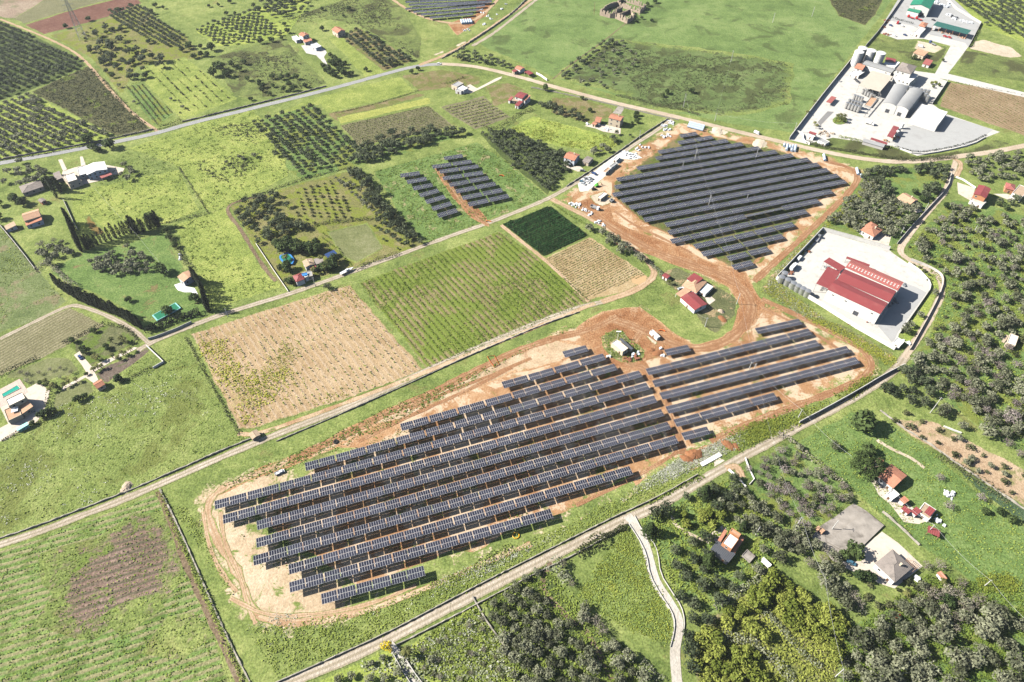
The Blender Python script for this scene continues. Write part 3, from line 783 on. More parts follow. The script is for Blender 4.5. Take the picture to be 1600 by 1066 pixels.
sheet('churned_earth',[(940,486),(1000,478),(1050,518),(1100,545),(1190,505),(1150,530),(1010,565),(1035,620),(1065,690),(1050,692),(1000,580),(960,570),
 (925,545),(900,515)],GM['siteearth'],level=2,amp=1.5,inset=4)
sheet('churned_earth',k11((1080,690),(1180,650),(1400,620),(1300,720),(1150,800),(1090,810)),GM['siteearth'],level=2,amp=1.2,inset=3)
sheet('churned_earth',[(690,262),(676,258),(700,300),(735,340),(765,355),(760,340),(722,305)],GM['siteearth'],level=2,amp=0.8,inset=2)
sheet('site_soil',[(785,-40),(760,25),(715,55),(700,38),(745,22),(745,-40)],GM['siteearth'],level=2,amp=1.0,inset=2)
sheet('weedy_island',K(930,510,11.43)((110,190),(330,60),(500,80),(600,230),(760,320),(880,440),(850,560),(620,690),(480,640),(290,540),(150,400)),GM['sitegreen'],
 level=3,amp=0.6,inset=1.5)
sheet('white_gravel',K(880,210,8.88)((205,690),(640,345),(820,222),(1010,265),(1105,330),(990,355),(830,340),(780,400),(600,580),(345,790),(225,805)),GM['white_gravel'],
 level=3,amp=0.4,inset=1.0)
sheet('pale_pad',K(880,210,8.88)((375,860),(480,830),(560,790),(690,870),(620,960),(540,985),(460,950)),GM['sandpale'],level=3,amp=0.6,inset=1)
sheet('dug_pit',K(930,510,11.43)((880,130),(980,80),(1130,250),(1080,330),(1010,290)),GM['sandpale'],level=3,amp=0.4,inset=1)
sheet('concrete_apron',K(1060,690,10.66)((590,300),(680,270),(770,320),(600,420)),M['paving'],level=3,amp=0.1,inset=0.4)
# villa and house paving
sheet('villa_paving',K(0,560,7.614)((-60,860),(100,780),(0,580),(60,560),(320,360),(460,285),(590,385),(575,470),(520,640),(440,760),(330,800),(60,980),
 (-60,1000)),M['paving'],level=2,amp=0.1,inset=0.4)
sheet('pool_deck',K(0,560,7.614)((-40,390),(235,245),(340,400),(60,560),(-40,600)),gm('pink_deck',((0.44,0.34,0.29),(0.50,0.40,0.34),(0.55,0.45,0.39)),
 blend=False,fine=0.3),level=3,amp=0.02,inset=0.3)
sheet('drive',K(100,490,8)((-20,920),(280,760),(350,670),(480,600),(880,420),(930,430),(600,600),(380,730),(430,830),(370,870),(270,800),(-20,960)),M['paving'],
 level=2,amp=0.1,inset=0.4)
sheet('drive',K(100,490,8)((125,520),(200,470),(240,540),(380,700),(300,770),(220,640)),M['paving'],level=2,amp=0.1,inset=0.4)
sheet('house_yard',K(430,30,8.42)((340,350),(480,320),(560,420),(640,380),(680,440),(640,500),(708,638),(690,640),(540,480),(410,450)),M['concrete'],level=2,
 amp=0.2,inset=0.4)
sheet('house_yard',K(690,110,9.41)((320,260),(420,205),(520,265),(800,120),(890,90),(870,125),(560,280),(430,340),(350,340)),M['paving'],level=2,amp=0.2,
 inset=0.4)
sheet('house_yard',K(0,230,7.614)((745,290),(890,240),(1020,215),(1270,215),(1480,255),(1440,330),(1340,330),(1200,400),(880,470),(740,340)),M['paving'],
 level=2,amp=0.3,inset=0.4)
sheet('house_yard',K(220,390,7.614)((398,422),(480,395),(540,440),(640,460),(690,550),(600,510),(520,512),(440,490)),M['whiteflat'],level=2,amp=0.2,inset=0.4)
sheet('house_yard',K(1020,415,11.84)((970,600),(1080,575),(1160,640),(1050,730),(1000,690)),M['paving'],level=2,amp=0.4,inset=0.4)
sheet('house_yard',K(900,150,10)((130,470),(250,440),(460,450),(700,510),(690,600),(420,560),(300,510)),M['paving'],level=2,amp=0.2,inset=0.4)
sheet('drive',K(900,150,10)((570,270),(660,160),(740,150),(745,210),(700,290)),M['slab'],level=2,amp=0.1,inset=0.4)
sheet('house_yard',K(880,210,8.88)((0,420),(130,450),(230,440),(310,510),(200,520),(0,440)),M['paving'],level=2,amp=0.2,inset=0.4)
sheet('roadside_sand',K(620,0,7.27)((400,620),(560,570),(780,460),(800,480),(640,560),(440,640)),GM['sandpale'],level=2,amp=0.6)
sheet('pale_pile_ground',K(940,190,6.154)((1010,90),(1130,65),(1240,100),(1180,130),(1050,125)),GM['sandpale'],level=3,amp=0.6)
sheet('pale_pile_ground',K(1140,200,7.273)((250,150),(310,130),(430,190),(460,230),(380,240),(260,190)),GM['sandpale'],level=3,amp=0.6)
sheet('roundabout',[(1230+(690+95*math.cos(t))/8.42,150+(325+55*math.sin(t))/8.42)for t in np.linspace(0,2*math.pi,14)[:-1]],gm('flower_bed',GREEN,blend=False),
 level=4,amp=0.05,inset=0.4)
sheet('drive',K(0,230,7.614)((692,152),(740,143),(800,265),(752,290)),M['paving'],level=2,amp=0.1,inset=0.4)
sheet('drive',K(0,230,7.614)((950,115),(985,112),(1020,212),(965,225)),M['paving'],level=2,amp=0.1,inset=0.4)
# roads
strip('main_road',[(-80,272),(0,255),(60,245),(120,234),(170,224),(240,210),(300,192),(360,178),(400,168),(470,151),(540,133),(600,116),(650,103),(690,
 100),(712,101)],6.2,GM['asphalt'],wob=0.03)
strip('dusty_road',[(690,100),(740,103),(800,117),(880,140),(960,161),(1050,181),(1140,203),(1200,217),(1280,236),(1360,251),(1420,254),(1480,247),(1550,
 238),(1600,228),(1680,212)],6.2,GM['roadpale'],wob=0.05)
strip('site_lane',[(655,102),(700,85),(740,62),(780,34),(830,0),(870,-30)],4.5,GM['lanedirt'])
strip('site_lane',[(738,72),(768,55),(800,30),(840,-2),(880,-30)],4.0,GM['lanegravel'])
strip('long_lane',[(-80,880),(0,851),(60,832),(130,805),(200,778),(270,748),(340,717),(400,692),(470,664),(540,638),(600,610),(660,582),(720,555),(790,
 525),(850,500),(900,482),(945,471)],4.6,GM['lanegravel'],wob=0.06)
strip('loop_lane',[(940,472),(985,457),(1010,443),(1024,430),(1018,414),(1000,396),(975,373),(940,351),(910,335),(875,318),(862,311)],5.0,GM['lanedirt'],
 wob=0.08)
strip('middle_lane',[(215,548),(245,531),(300,509),(345,492),(400,475),(460,457),(530,432),(600,407),(660,385),(720,363),(760,350),(800,334),(850,314),
 (885,295),(910,280),(945,258),(985,230),(1020,208),(1050,187)],4.2,GM['lanegravel'],wob=0.08)
strip('farm_track',[(232,536),(215,520),(195,507),(160,490),(125,478),(108,477),(60,500),(0,530)],3.4,GM['lanegravel'],wob=0.1)
strip('bottom_road',[(400,1095),(450,1066),(520,1039),(600,1003),(680,960),(760,920),(830,885),(900,850),(960,820),(985,808)],5.6,GM['lanegravel'],wob=0.04)
strip('bottom_road',[(980,811),(1030,790),(1090,755),(1150,720),(1200,693),(1260,660),(1320,630),(1370,600),(1400,577),(1416,555)],5.6,GM['lanegravel'],
 wob=0.04)
strip('side_lane',[(1412,560),(1440,520),(1460,485),(1474,455),(1468,432),(1440,415),(1412,402),(1404,390),(1425,360),(1455,325),(1478,300),(1489,268),
 (1494,250)],4.8,GM['roadpale'],wob=0.05)
strip('winding_lane',[(980,806),(992,818),(1008,848),(1016,880),(1024,910),(1045,940),(1060,965),(1060,985),(1054,1015),(1056,1050),(1062,1100)],4.4,GM['conc_lane'],
 wob=0.02)
strip('gate_lane',[(606,1004),(620,1020),(636,1045),(650,1070),(672,1110)],3.6,GM['conc_lane'],wob=0.02)
strip('dirt_path',[(860,878),(850,900),(846,918),(875,955),(915,985),(935,1020),(960,1070),(970,1110)],3.0,GM['brownpath'],wob=0.15)
strip('site_track',[(905,322),(940,345),(985,374),(1030,396),(1080,412),(1128,430),(1162,450),(1176,476),(1168,504),(1142,530),(1100,546),(1060,542),(1020,
 524),(985,508),(950,498)],7.0,GM['track'],level=3,wob=0.12)
strip('site_track',[(965,495),(925,515),(860,530),(790,555),(700,603),(600,648),(520,690),(430,730)],5.0,GM['track'],level=3,wob=0.12)
strip('site_track',[(450,722),(380,748),(338,768),(322,792),(332,830),(355,870),(378,905),(390,950),(420,972),(500,966),(580,948)],4.2,GM['trackpale'],
 level=3,wob=0.2)
strip('site_track',[(1178,440),(1205,415),(1250,375),(1310,318),(1345,280),(1330,262),(1290,252)],4.5,GM['track'],level=3,wob=0.12)
strip('site_track',[(1190,468),(1240,490),(1300,520),(1352,548),(1366,578),(1330,602),(1250,632),(1180,658),(1110,690)],4.5,GM['track'],level=3,wob=0.12)
strip('site_track',[(680,258),(700,285),(730,325),(762,352)],4.5,GM['track'],level=3,wob=0.12)
strip('site_track',[(1000,520),(985,545),(975,570),(1005,572),(1035,600),(1050,650),(1062,690),(1068,710)],4.5,GM['track'],level=3,wob=0.12)
strip('wheel_ruts',[(395,955),(440,978),(500,972),(560,960),(640,930),(700,905),(780,870),(830,850)],2.6,GM['sitetan'],level=3,wob=0.15)
strip('site_track',[(600,-10),(640,18),(680,34),(730,38),(760,20),(790,-15)],4.0,GM['lanedirt'],level=3,wob=0.12)
strip('crop_edge_track',[(783,352),(815,378),(850,405),(885,437),(920,472)],3.0,GM['lanedirt'],wob=0.1)
strip('vineyard_edge_track',[(372,678),(400,680),(480,652),(560,622),(663,583),(760,543),(930,474)],2.6,GM['sitetan'],wob=0.12)
strip('field_edge',[(246,768),(262,800),(280,855),(300,905),(325,960),(350,1010),(380,1080),(400,1120)],3.4,GM['brownpath'],wob=0.15)
strip('grove_track',[(0,30),(30,42),(75,60),(115,80),(135,97),(150,115),(180,150),(210,180),(246,205)],3.0,GM['lanedirt'],wob=0.12)
strip('meadow_track',k5((1640,160),(1500,185),(1400,225),(1410,280),(1480,360),(1560,500),(1640,620),(1700,690)),3.0,GM['brownpath'],wob=0.12)
strip('pasture_path',k3((700,145),(560,260),(400,370),(250,490)),1.4,GM['brownpath'],wob=0.2)
strip('grass_ruts',K(1260,670,5.92)((650,105),(760,175),(900,240),(1000,290),(1090,365)),2.2,GM['sandpale'],wob=0.1)
strip('entrance_track',K(1060,690,10.66)((800,460),(950,400),(1010,480),(1060,600)),4.5,GM['lanedirt'],wob=0.12)
strip('yard_access',k4((1140,975),(1200,1010),(1160,1090)),4.0,GM['lanedirt'],wob=0.1)
strip('garden_track',k15((985,40),(1000,90),(1080,150),(1180,190)),2.2,GM['sandpale'],wob=0.12)
strip('wheel_ruts',[(345,800),(350,850),(375,900),(388,950),(400,975)],2.2,GM['trackpale'],level=3,wob=0.2)
strip('wheel_ruts',[(318,800),(325,850),(345,895),(370,925)],2.2,GM['trackpale'],level=3,wob=0.2)
strip('wheel_ruts',[(360,935),(420,965),(500,960),(580,945),(650,915)],2.2,GM['trackpale'],level=3,wob=0.2)
strip('wheel_ruts',[(640,640),(700,612),(760,590),(830,560)],2.2,GM['track'],level=3,wob=0.2)
strip('wheel_ruts',[(560,690),(640,650),(720,615),(800,575)],2.2,GM['track'],level=3,wob=0.2)
strip('wheel_ruts',[(960,380),(1010,395),(1060,412),(1110,432)],2.2,GM['track'],level=3,wob=0.2)
strip('wheel_ruts',[(1190,480),(1230,500),(1280,525),(1330,560)],2.2,GM['track'],level=3,wob=0.2)
strip('wheel_ruts',[(900,790),(960,762),(1030,725),(1060,705)],2.2,GM['track'],level=3,wob=0.2)
strip('wheel_ruts',[(960,330),(990,352),(1030,370),(1080,395)],2.2,GM['track'],level=3,wob=0.2)
# ---------------------------------------------------------------- solar tables
MOD_W,MOD_L,GAPM,MIDGAP,SEAM=1.14,2.40,0.022,0.15,0.30
HALF_A,HALF_B=6,7
T_LEN=13*MOD_W+11*GAPM+SEAM
AXIS_H=4.2
def module_block(n,x0,name):
 b=MB()
 for i in range(n):
  xa=x0+i*(MOD_W+GAPM)
  for s in(-1,1):
   y0=MIDGAP/2 if s>0 else-MIDGAP/2-MOD_L
   b.box((xa+MOD_W/2,y0+MOD_L/2,0),(MOD_W,MOD_L,0.04))
   e=0.055
   b.face([(xa+e,y0+e,0.0235),(xa+MOD_W-e,y0+e,0.0235),(xa+MOD_W-e,y0+MOD_L-e,0.0235),(xa+e,y0+MOD_L-e,0.0235)],1)
 return b.mesh(name,[M['module_frame'],M['solar_glass']])
def table_support():
 b=MB()
 b.tube((-T_LEN/2-0.3,0,-0.16),(T_LEN/2+0.3,0,-0.16),0.085,n=6)
 for k in np.linspace(-T_LEN/2+0.5,T_LEN/2-0.5,8):
  b.box((k,0,-0.05),(0.06,3.4,0.06))
 return b.mesh("torque_tube",M['galv'])
def post_mesh():
 b=MB()
 b.box((0,0,AXIS_H/2-0.1),(0.16,0.12,AXIS_H-0.2))
 b.box((0,0,AXIS_H-0.25),(0.3,0.3,0.2))
 return b.mesh("post",M['galv'])
def motor_mesh():
 b=MB()
 b.box((0,-0.3,AXIS_H-0.6),(0.5,0.4,0.8))
 b.box((0,-0.3,AXIS_H-0.1),(0.3,0.7,0.25))
 return b.mesh("drive_box",M['galv'])
BLK_A=module_block(HALF_A,-T_LEN/2,"panel_block")
BLK_B=module_block(HALF_B,-T_LEN/2+HALF_A*(MOD_W+GAPM)+SEAM-GAPM,"panel_block")
SUP,POST,MOTOR=table_support(),post_mesh(),motor_mesh()
ORD=["","1st","2nd","3rd"]+[f"{i}th" for i in range(4,60)]
def solar_table(p,ang,tilt,label,group,H):
 t=thing("solar_table",label,"solar table",(p[0],p[1],0.0),ang,group)
 for me in(BLK_A,BLK_B):
  o=link("panel_block",me,t,(0,0,H))
  o.rotation_euler=(tilt,0,0)
  o["kind"]="stuff"
 o=link("torque_tube",SUP,t,(0,0,H))
 o.rotation_euler=(tilt,0,0)
 link("drive_box",MOTOR,t,(0,0,H-AXIS_H))
 for x in(-T_LEN/2+1.0,0.15,T_LEN/2-1.0):
  link("post",POST,t,(x,0,H-AXIS_H))
 return t
TABLES=[]
def array(rows,where,pitch,h0=2.5,h1=2.5,tilt=0.03,special=None):
 rr=np.random.default_rng(len(rows))
 for ri,(a,b)in enumerate(rows):
  H=h0+(h1-h0)*ri/(len(rows)-1)
  A,B=G(a,H),G(b,H)
  d=B-A
  ln=np.linalg.norm(d)
  u=d/ln
  n=max(1,int(round((ln+0.7)/pitch)))
  step=(ln+0.7)/n if n>1 else T_LEN+0.7
  step=max(step,T_LEN+0.22)
  nv=np.array([u[1],-u[0],0])
  if nv[1]>0:
   nv=-nv
  ang=math.atan2(u[1],u[0])
  for i in range(n):
   c=A+u*(step*i+T_LEN/2)+nv*(MOD_L+MIDGAP/2)
   tl=tilt+rr.normal(0,0.012)
   if special and special(PX(c),ri):
    tl=-0.42
   if n>1:
    lb=f"solar table {ORD[i + 1]} from left in {ORD[ri + 1]} row down, {where}"
   else:
    lb=f"dark solar table standing alone as {ORD[ri + 1]} row down, {where}"
   if tl<-0.3:
    lb=f"steeply tilted solar table {ORD[i + 1]} from left in {ORD[ri + 1]} row, {where}"
   TABLES.append(solar_table(c,ang,tl,lb,f"solar tables of the {where}",H))
LOW=[((878.4,549.8),(915.1,539.5)),((783.4,597.1),(942.6,552.5)),((625.1,662.5),(960.2,568.3)),((476.2,723.8),(998.5,578.9)),((335.3,783),(1009.3,598)),
 ((348.2,805.1),(1020.5,618.3)),((401,814.6),(1031.1,639.2)),((400,841.6),(1041.7,659.5)),((395.5,869.1),(1053.6,680.9)),((450.6,882.6),(982.7,728.6)),
 ((451.8,910.3),(859,795.2)),((501.5,928.3),(660.9,884.1))]
array(LOW,"large lower array",15.95,2.8,4.1)
RIGHT=[((1178.9,513.2),(1245.3,498.6)),((1037.6,546.7),(1074.3,538.8)),((1008.3,576.6),(1262.1,513.6)),((1018.5,595.1),(1273.4,531.2)),((1029.9,614.2),
 (1317.3,541.8)),((1039.4,635.8),(1335.3,558.2)),((1051.8,656.1),(1208.1,613.8)),((1064.1,676.8),(1105.1,666.2))]
array(RIGHT,"array beside the red factory",15.95,2.6,2.9)
TOP=[((1061,210.3),(1087,206.2)),((1057.8,220.9),(1111.4,211.9)),((1026.9,235.5),(1134.2,217.3)),((1022.9,245.2),(1157.7,222.6)),((993.6,260.7),(1183.7,
 228.7)),((962.3,278.2),(1210,234.4)),((959.2,290),(1234.9,239.9)),((955.9,302),(1259.6,246.5)),((969.4,310.9),(1275.4,254.3)),((982.1,321.4),(1289.9,262.8)),
 ((994.7,330.6),(1305.7,271.5)),((1004.4,340.9),(1316.7,280.8)),((1037.8,348.4),(1296,296.2)),((1042.1,360.6),(1275.4,310.7)),((1046.3,374.1),(1256.9,327.2)),
 ((1082.8,382.2),(1237.5,347.1)),((1094.6,394),(1220.6,365.3)),((1134.8,400.9),(1199,385)),((1142.3,414.6),(1171.9,407))]
array(TOP,"wide upper array",15.95,special=lambda p,r:r==13 and 1160<p[0]<1225)
kk=K(400,265,3.9475)
array([kk((888,27),(1012,10)),kk((928,67),(1050,45)),kk((965,107),(1090,82)),kk((1003,150),(1128,115)),kk((1042,190),(1165,155)),kk((1080,232),(1205,195)),
 kk((1115,275),(1243,235))],"narrow array left of dirt path",15.95)
array([((693,245.2),(723,240.6)),((674.8,258.3),(736.9,249.5)),((686.2,266),(747,257)),((691.3,276.4),(754.6,267)),((701.4,286.5),(762.2,275.1)),((711,
 296.7),(773.6,284)),((721.2,306.8),(783.7,294.1)),((730.5,317),(793.8,303))],"central array right of dirt path",15.95)
kk=K(620,0,7.27)
array([kk((40,-55),(1000,-105)),kk((60,-22),(1030,-62)),kk((100,15),(1040,-28)),kk((140,47),(1048,8)),kk((95,92),(1048,12)),kk((185,127),(1000,52)),kk((270,
 157),(930,100)),kk((370,192),(865,147))],"far array at top edge",15.95)
# ---------------------------------------------------------------- buildings
def quad_fit(px,h):
 P=[G(p,h)[:2]for p in px]
 if len(P)==3:
  P.append(P[0]+P[2]-P[1])
 A,B,C,D=P
 u,v=((B-A)+(C-D))/2,((C-B)+(D-A))/2
 if u[0]*v[1]-u[1]*v[0]<0:
  A,B,C,D=D,C,B,A
  u,v=((B-A)+(C-D))/2,((C-B)+(D-A))/2
 lu,lv=np.linalg.norm(u),np.linalg.norm(v)
 a1,a2=math.atan2(u[1],u[0]),math.atan2(v[1],v[0])-math.pi/2
 d=(a2-a1+math.pi)%(2*math.pi)-math.pi
 th=a1+d*lv/(lu+lv)
 return(A+B+C+D)/4,lu,lv,th
def window_mesh(w,h):
 b=MB()
 b.box((0,0,0),(w,0.10,h),m=0)
 b.box((0,0,0),(w-0.22,0.16,h-0.22),m=1)
 b.box((0,0,-h/2-0.04),(w+0.15,0.26,0.08),m=0)
 return b.mesh("window",[M['frame_white'],M['dark_window']])
def door_mesh(w,h,mt='door_brown'):
 b=MB()
 b.box((0,0,h/2),(w+0.2,0.10,h+0.1),m=0)
 b.box((0,0,h/2),(w,0.16,h),m=1)
 return b.mesh("door",[M['frame_white'],M[mt]])
WIN,WIN_S,DOOR,GATE=window_mesh(1.3,1.3),window_mesh(1.6,0.8),door_mesh(1.1,2.2),door_mesh(3.2,3.4,'slate')
CHIM=MB()
CHIM.box((0,0,0.5),(0.7,0.7,1.6))
CHIM.box((0,0,1.36),(0.95,0.95,0.14))
CHIM=CHIM.mesh("chimney",M['cream'])
def wall_openings(root,c,th,lu,lv,h,z0,th0,c0,seed,big=False,floors=1):
 r=random.Random(seed)
 cs,sn=math.cos(th),math.sin(th)
 done_door=False
 for(nx,ny,ln,off)in((0,-1,lu,lv/2),(1,0,lv,lu/2),(0,1,lu,lv/2),(-1,0,lv,lu/2)):
  wx,wy=nx*cs-ny*sn,nx*sn+ny*cs
  if ln<3.0:
   continue
  n=max(1,int(ln/(7 if big else 3.6)))
  rot=math.atan2(wy,wx)+math.pi/2
  tx,ty=-wy,wx
  for f in range(floors):
   for i in range(n):
    s=(i+0.5)/n*ln-ln/2
    p=np.array([c[0]+wx*(off+0.02)+tx*s,c[1]+wy*(off+0.02)+ty*s])
    fh=h/floors
    if not done_door and f==0 and i==n//2 and wy<0.5 and h>=2.4:
     nm,me,z="door",(GATE if big and h>5 else DOOR),z0
     done_door=True
    elif h<2.3:
     continue
    else:
     nm,me,z="window",(WIN_S if big else WIN),z0+f*fh+fh*(0.75 if big else 0.58)
     if r.random()<0.15:
      continue
    q=p-c0
    k,l=math.cos(-th0),math.sin(-th0)
    link(nm,me,root,(q[0]*k-q[1]*l,q[0]*l+q[1]*k,z),rot-th0)
def block(root,c0,th0,px,h,roof='gable',ridge='u',pitch=0.32,wall='white',rmat='terracotta',ov=0.35,z0=0.0,open_=True,big=False,floors=1,chimney=False,
 seed=0):
 c,lu,lv,th=quad_fit(px,z0+h)
 BUILT.append((c,lu/2,lv/2,th))
 if c0 is None:
  c0,th0=c,th
  root.location=(c[0],c[1],0)
  root.rotation_euler=(0,0,th)
 if ridge=='v':
  th-=math.pi/2
  lu,lv=lv,lu
 q=c-c0
 k,l=math.cos(-th0),math.sin(-th0)
 loc=(q[0]*k-q[1]*l,q[0]*l+q[1]*k,0)
 rz=th-th0
 rm=M[rmat]
 X,Y=max(0.8,lu/2-ov),max(0.8,lv/2-ov)
 rise=Y*pitch
 w=MB()
 t=MB()
 zt=z0+h
 if roof=='flat':
  for(a,b,d,e)in((0,-Y+0.12,2*X,0.24),(0,Y-0.12,2*X,0.24),(-X+0.12,0,0.24,2*Y-0.48),(X-0.12,0,0.24,2*Y-0.48)):
   w.box((a,b,z0+h/2),(d,e,h))
  t.box((0,0,zt-0.42),(2*X-0.5,2*Y-0.5,0.2))
 elif roof=='canopy':
  X,Y=lu/2,lv/2
  nx=max(2,int(lu/6)+1)
  for i in range(nx):
   for s in(-1,1):
    w.box((-X+0.3+(2*X-0.6)*i/(nx-1),s*(Y-0.3),z0+(h-0.1)/2),(0.22,0.22,h-0.1))
  t.box((0,0,zt),(2*X,2*Y,0.16))
  for i in range(3):
   t.box((0,-Y*0.7+i*Y*0.7,zt-0.19),(2*X-0.1,0.2,0.2))
 elif roof=='shed':
  w.box((0,0,z0+(h-0.1)/2),(2*X,2*Y,h-0.1))
  A,B=lu/2,lv/2
  for z,s in((zt,1),(zt-0.14,-1)):
   f=[(-A,-B,z-0.05),(A,-B,z-0.05),(A,B,z+0.05+B*pitch*0.6),(-A,B,z+0.05+B*pitch*0.6)]
   t.face(f if s>0 else f[::-1])
  t.box((0,-B+0.05,zt-0.14),(2*A-0.02,0.1,0.2))
  w.box((0,Y-0.15,zt+B*pitch*0.25),(2*X,0.3,B*pitch*0.55))
 elif roof in('gable','barrel'):
  A,B=X+ov,Y+ov
  nseg=2 if roof=='gable' else 10
  prof=[]
  for i in range(nseg+1):
   y=-B+2*B*i/nseg
   z=zt+(rise*(1-abs(y)/B)if roof=='gable' else rise*(1-(y/B)**2))
   prof.append((y,z))
  pw=[(max(-Y,min(Y,y)),z-0.12)for y,z in prof]
  n=len(prof)
  for s in(-1,1):
   poly=[(s*X,-Y,z0)]+[(s*X,y,z)for y,z in pw]+[(s*X,Y,z0)]
   w.face(poly[::-1]if s>0 else poly)
  for s,zz in((-1,pw[0][1]),(1,pw[-1][1])):
   f=[(-X,s*Y,z0),(X,s*Y,z0),(X,s*Y,zz),(-X,s*Y,zz)]
   w.face(f if s<0 else f[::-1])
  th_=0.16
  for i in range(n-1):
   (ya,za),(yb,zb)=prof[i],prof[i+1]
   t.face([(-A,ya,za),(A,ya,za),(A,yb,zb),(-A,yb,zb)])
   t.face([(-A,yb,zb-th_),(A,yb,zb-th_),(A,ya,za-th_),(-A,ya,za-th_)])
   for s in(-1,1):
    f=[(s*A,ya,za-th_),(s*A,yb,zb-th_),(s*A,yb,zb),(s*A,ya,za)]
    t.face(f if s>0 else f[::-1])
  for(y,z),s in((prof[0],-1),(prof[-1],1)):
   f=[(-A,y,z-th_),(A,y,z-th_),(A,y,z),(-A,y,z)]
   t.face(f if s<0 else f[::-1])
  if roof=='gable' and not big:
   for i in range(int(2*A/0.6)):
    t.tube((-A+0.05+i*0.6,0,zt+rise),(-A+0.55+i*0.6,0,zt+rise),0.11,n=5)
 elif roof=='hip':
  w.box((0,0,z0+(h-0.1)/2),(2*X,2*Y,h-0.1))
  A,B=X+ov,Y+ov
  r_=max(0.0,A-B)
  rr=min(A,B)*pitch
  q4=[(-A,-B,zt),(A,-B,zt),(A,B,zt),(-A,B,zt)]
  if A>=B:
   e0,e1=(-r_,0,zt+rr),(r_,0,zt+rr)
   t.face([q4[0],q4[1],e1,e0]);t.face([q4[1],q4[2],e1]);t.face([q4[2],q4[3],e0,e1]);t.face([q4[3],q4[0],e0])
  else:
   r_=B-A
   e0,e1=(0,-r_,zt+rr),(0,r_,zt+rr)
   t.face([q4[0],q4[1],e0]);t.face([q4[1],q4[2],e1,e0]);t.face([q4[2],q4[3],e1]);t.face([q4[3],q4[0],e0,e1])
  t.box((0,0,zt-0.09),(2*A-0.02,2*B-0.02,0.16))
  for a,b in((q4[0],e0),(q4[1],e1 if A>=B else e0),(q4[2],e1),(q4[3],e0 if A>=B else e1),(e0,e1)):
   t.tube(a,b,0.1,n=5)
 link("posts" if roof=='canopy' else "wall",w.mesh("wall",M[wall]),root,loc,rz)
 rf=link("roof",t.mesh("roof",rm),root,loc,rz)
 if chimney:
  link("chimney",CHIM,rf,(X*0.3,Y*0.25,zt+rise*0.75))
 if open_ and roof!='canopy':
  cc,l1,l2,t1=c,2*X,2*Y,th
  wall_openings(root,cc,t1,l1,l2,h,z0,th0,c0,seed,big,floors)
 return c0,th0
BN=[0]
def building(name,label,cat,blocks,group=None):
 root=thing(name,label,cat,group=group)
 c0=th0=None
 for b in blocks:
  BN[0]+=1
  c0,th0=block(root,c0,th0,seed=BN[0],**b)
 return root
def B(px,h,roof='gable',ridge='u',**k):
 d=dict(px=px,h=h,roof=roof,ridge=ridge)
 d.update(k)
 return d
q=K(430,30,8.42)
building('farmhouse','tall house with a red gabled roof behind the grove, top centre','house',[B(q((742,135),(818,185),(922,150)),5.2,rmat='terracotta',
 wall='cream',pitch=0.4,floors=2)])
building('villa','white terraced villa with orange tiled roofs up a white drive','house',[B(q((306,200),(362,235),(447,203)),6.2,'gable',wall='white',floors=2,
 chimney=True),B(q((365,270),(385,310),(488,288)),3.2,'shed',wall='white'),B(q((215,225),(270,285),(335,265)),3.2,'flat',wall='white',rmat='whiteflat'),
 B(q((470,330),(530,385),(606,355)),3.6,'flat',wall='bluewhite',rmat='whiteflat')])
q=K(690,110,9.41)
building('flat_roofed_house','pale house with grey flat roofs near the dusty road bend','house',[B(q((142,212),(225,252),(325,188)),4.2,'flat',wall='cream',
 rmat='grey_flat'),B(q((200,292),(290,318),(325,275)),3.2,'flat',wall='white',rmat='grey_flat'),B(q((232,250),(320,305),(385,260)),3.6,'flat',wall='white',
 rmat='whiteflat')])
building('red_roofed_house','white house with dark red roofs and one orange roof beside lime meadow','house',[B(q((1065,385),(1185,415),(1278,345)),6.2,
 'gable',rmat='red_sheet',wall='white',floors=2,pitch=0.2),B(q((1170,425),(1228,447),(1310,385)),4.8,'shed',rmat='terracotta',wall='white'),B(q((1080,508),
 (1130,530),(1192,472)),3.2,'shed',rmat='red_sheet',wall='white'),B(q((970,436),(1008,446),(1060,402)),3.2,'shed',rmat='red_faded',wall='white'),B(q((1028,
 440),(1138,462),(1150,432)),3.0,'shed',rmat='tan_roof',wall='cream')])
q=K(620,0,7.27)
building('roadside_house','small pink and maroon roofed house on the far side of dusty road','house',[B(q((1340,772),(1400,802),(1455,772)),3.6,'gable',
 rmat='terracotta',wall='white'),B(q((1300,802),(1335,818),(1378,805)),3.0,'shed',rmat='red_sheet',wall='cream'),B(q((1458,818),(1500,856),(1542,832)),
 3.0,'canopy',rmat='red_sheet',wall='cream')])
q=K(900,150,10)
building('farmhouse','two storey cream house with a brown-red roof and concrete drive','house',[B(q((490,342),(690,382),(770,320)),7.0,'gable',rmat='terracotta',
 wall='cream',floors=2,pitch=0.25,chimney=True)])
building('outbuilding','low orange roofed outbuilding left of the cream two storey house','shed',[B(q((284,402),(375,418),(408,350)),3.4,'shed',rmat='terracotta',
 wall='white'),B(q((248,430),(305,460),(330,432)),2.6,'shed',rmat='terracotta',wall='cream')])
q=K(880,210,8.88)
building('white_house','white house with an orange gable roof beside the dense grove','house',[B(q((0,322),(155,367),(242,282)),5.2,'gable',rmat='terracotta',
 wall='bluewhite',floors=2,chimney=True)])
building('grey_shed','small grey roofed shed behind the white house by the lane','shed',[B(q((260,372),(352,402),(427,330)),3.2,'gable',rmat='tiles_grey',
 wall='cream',pitch=0.2)])
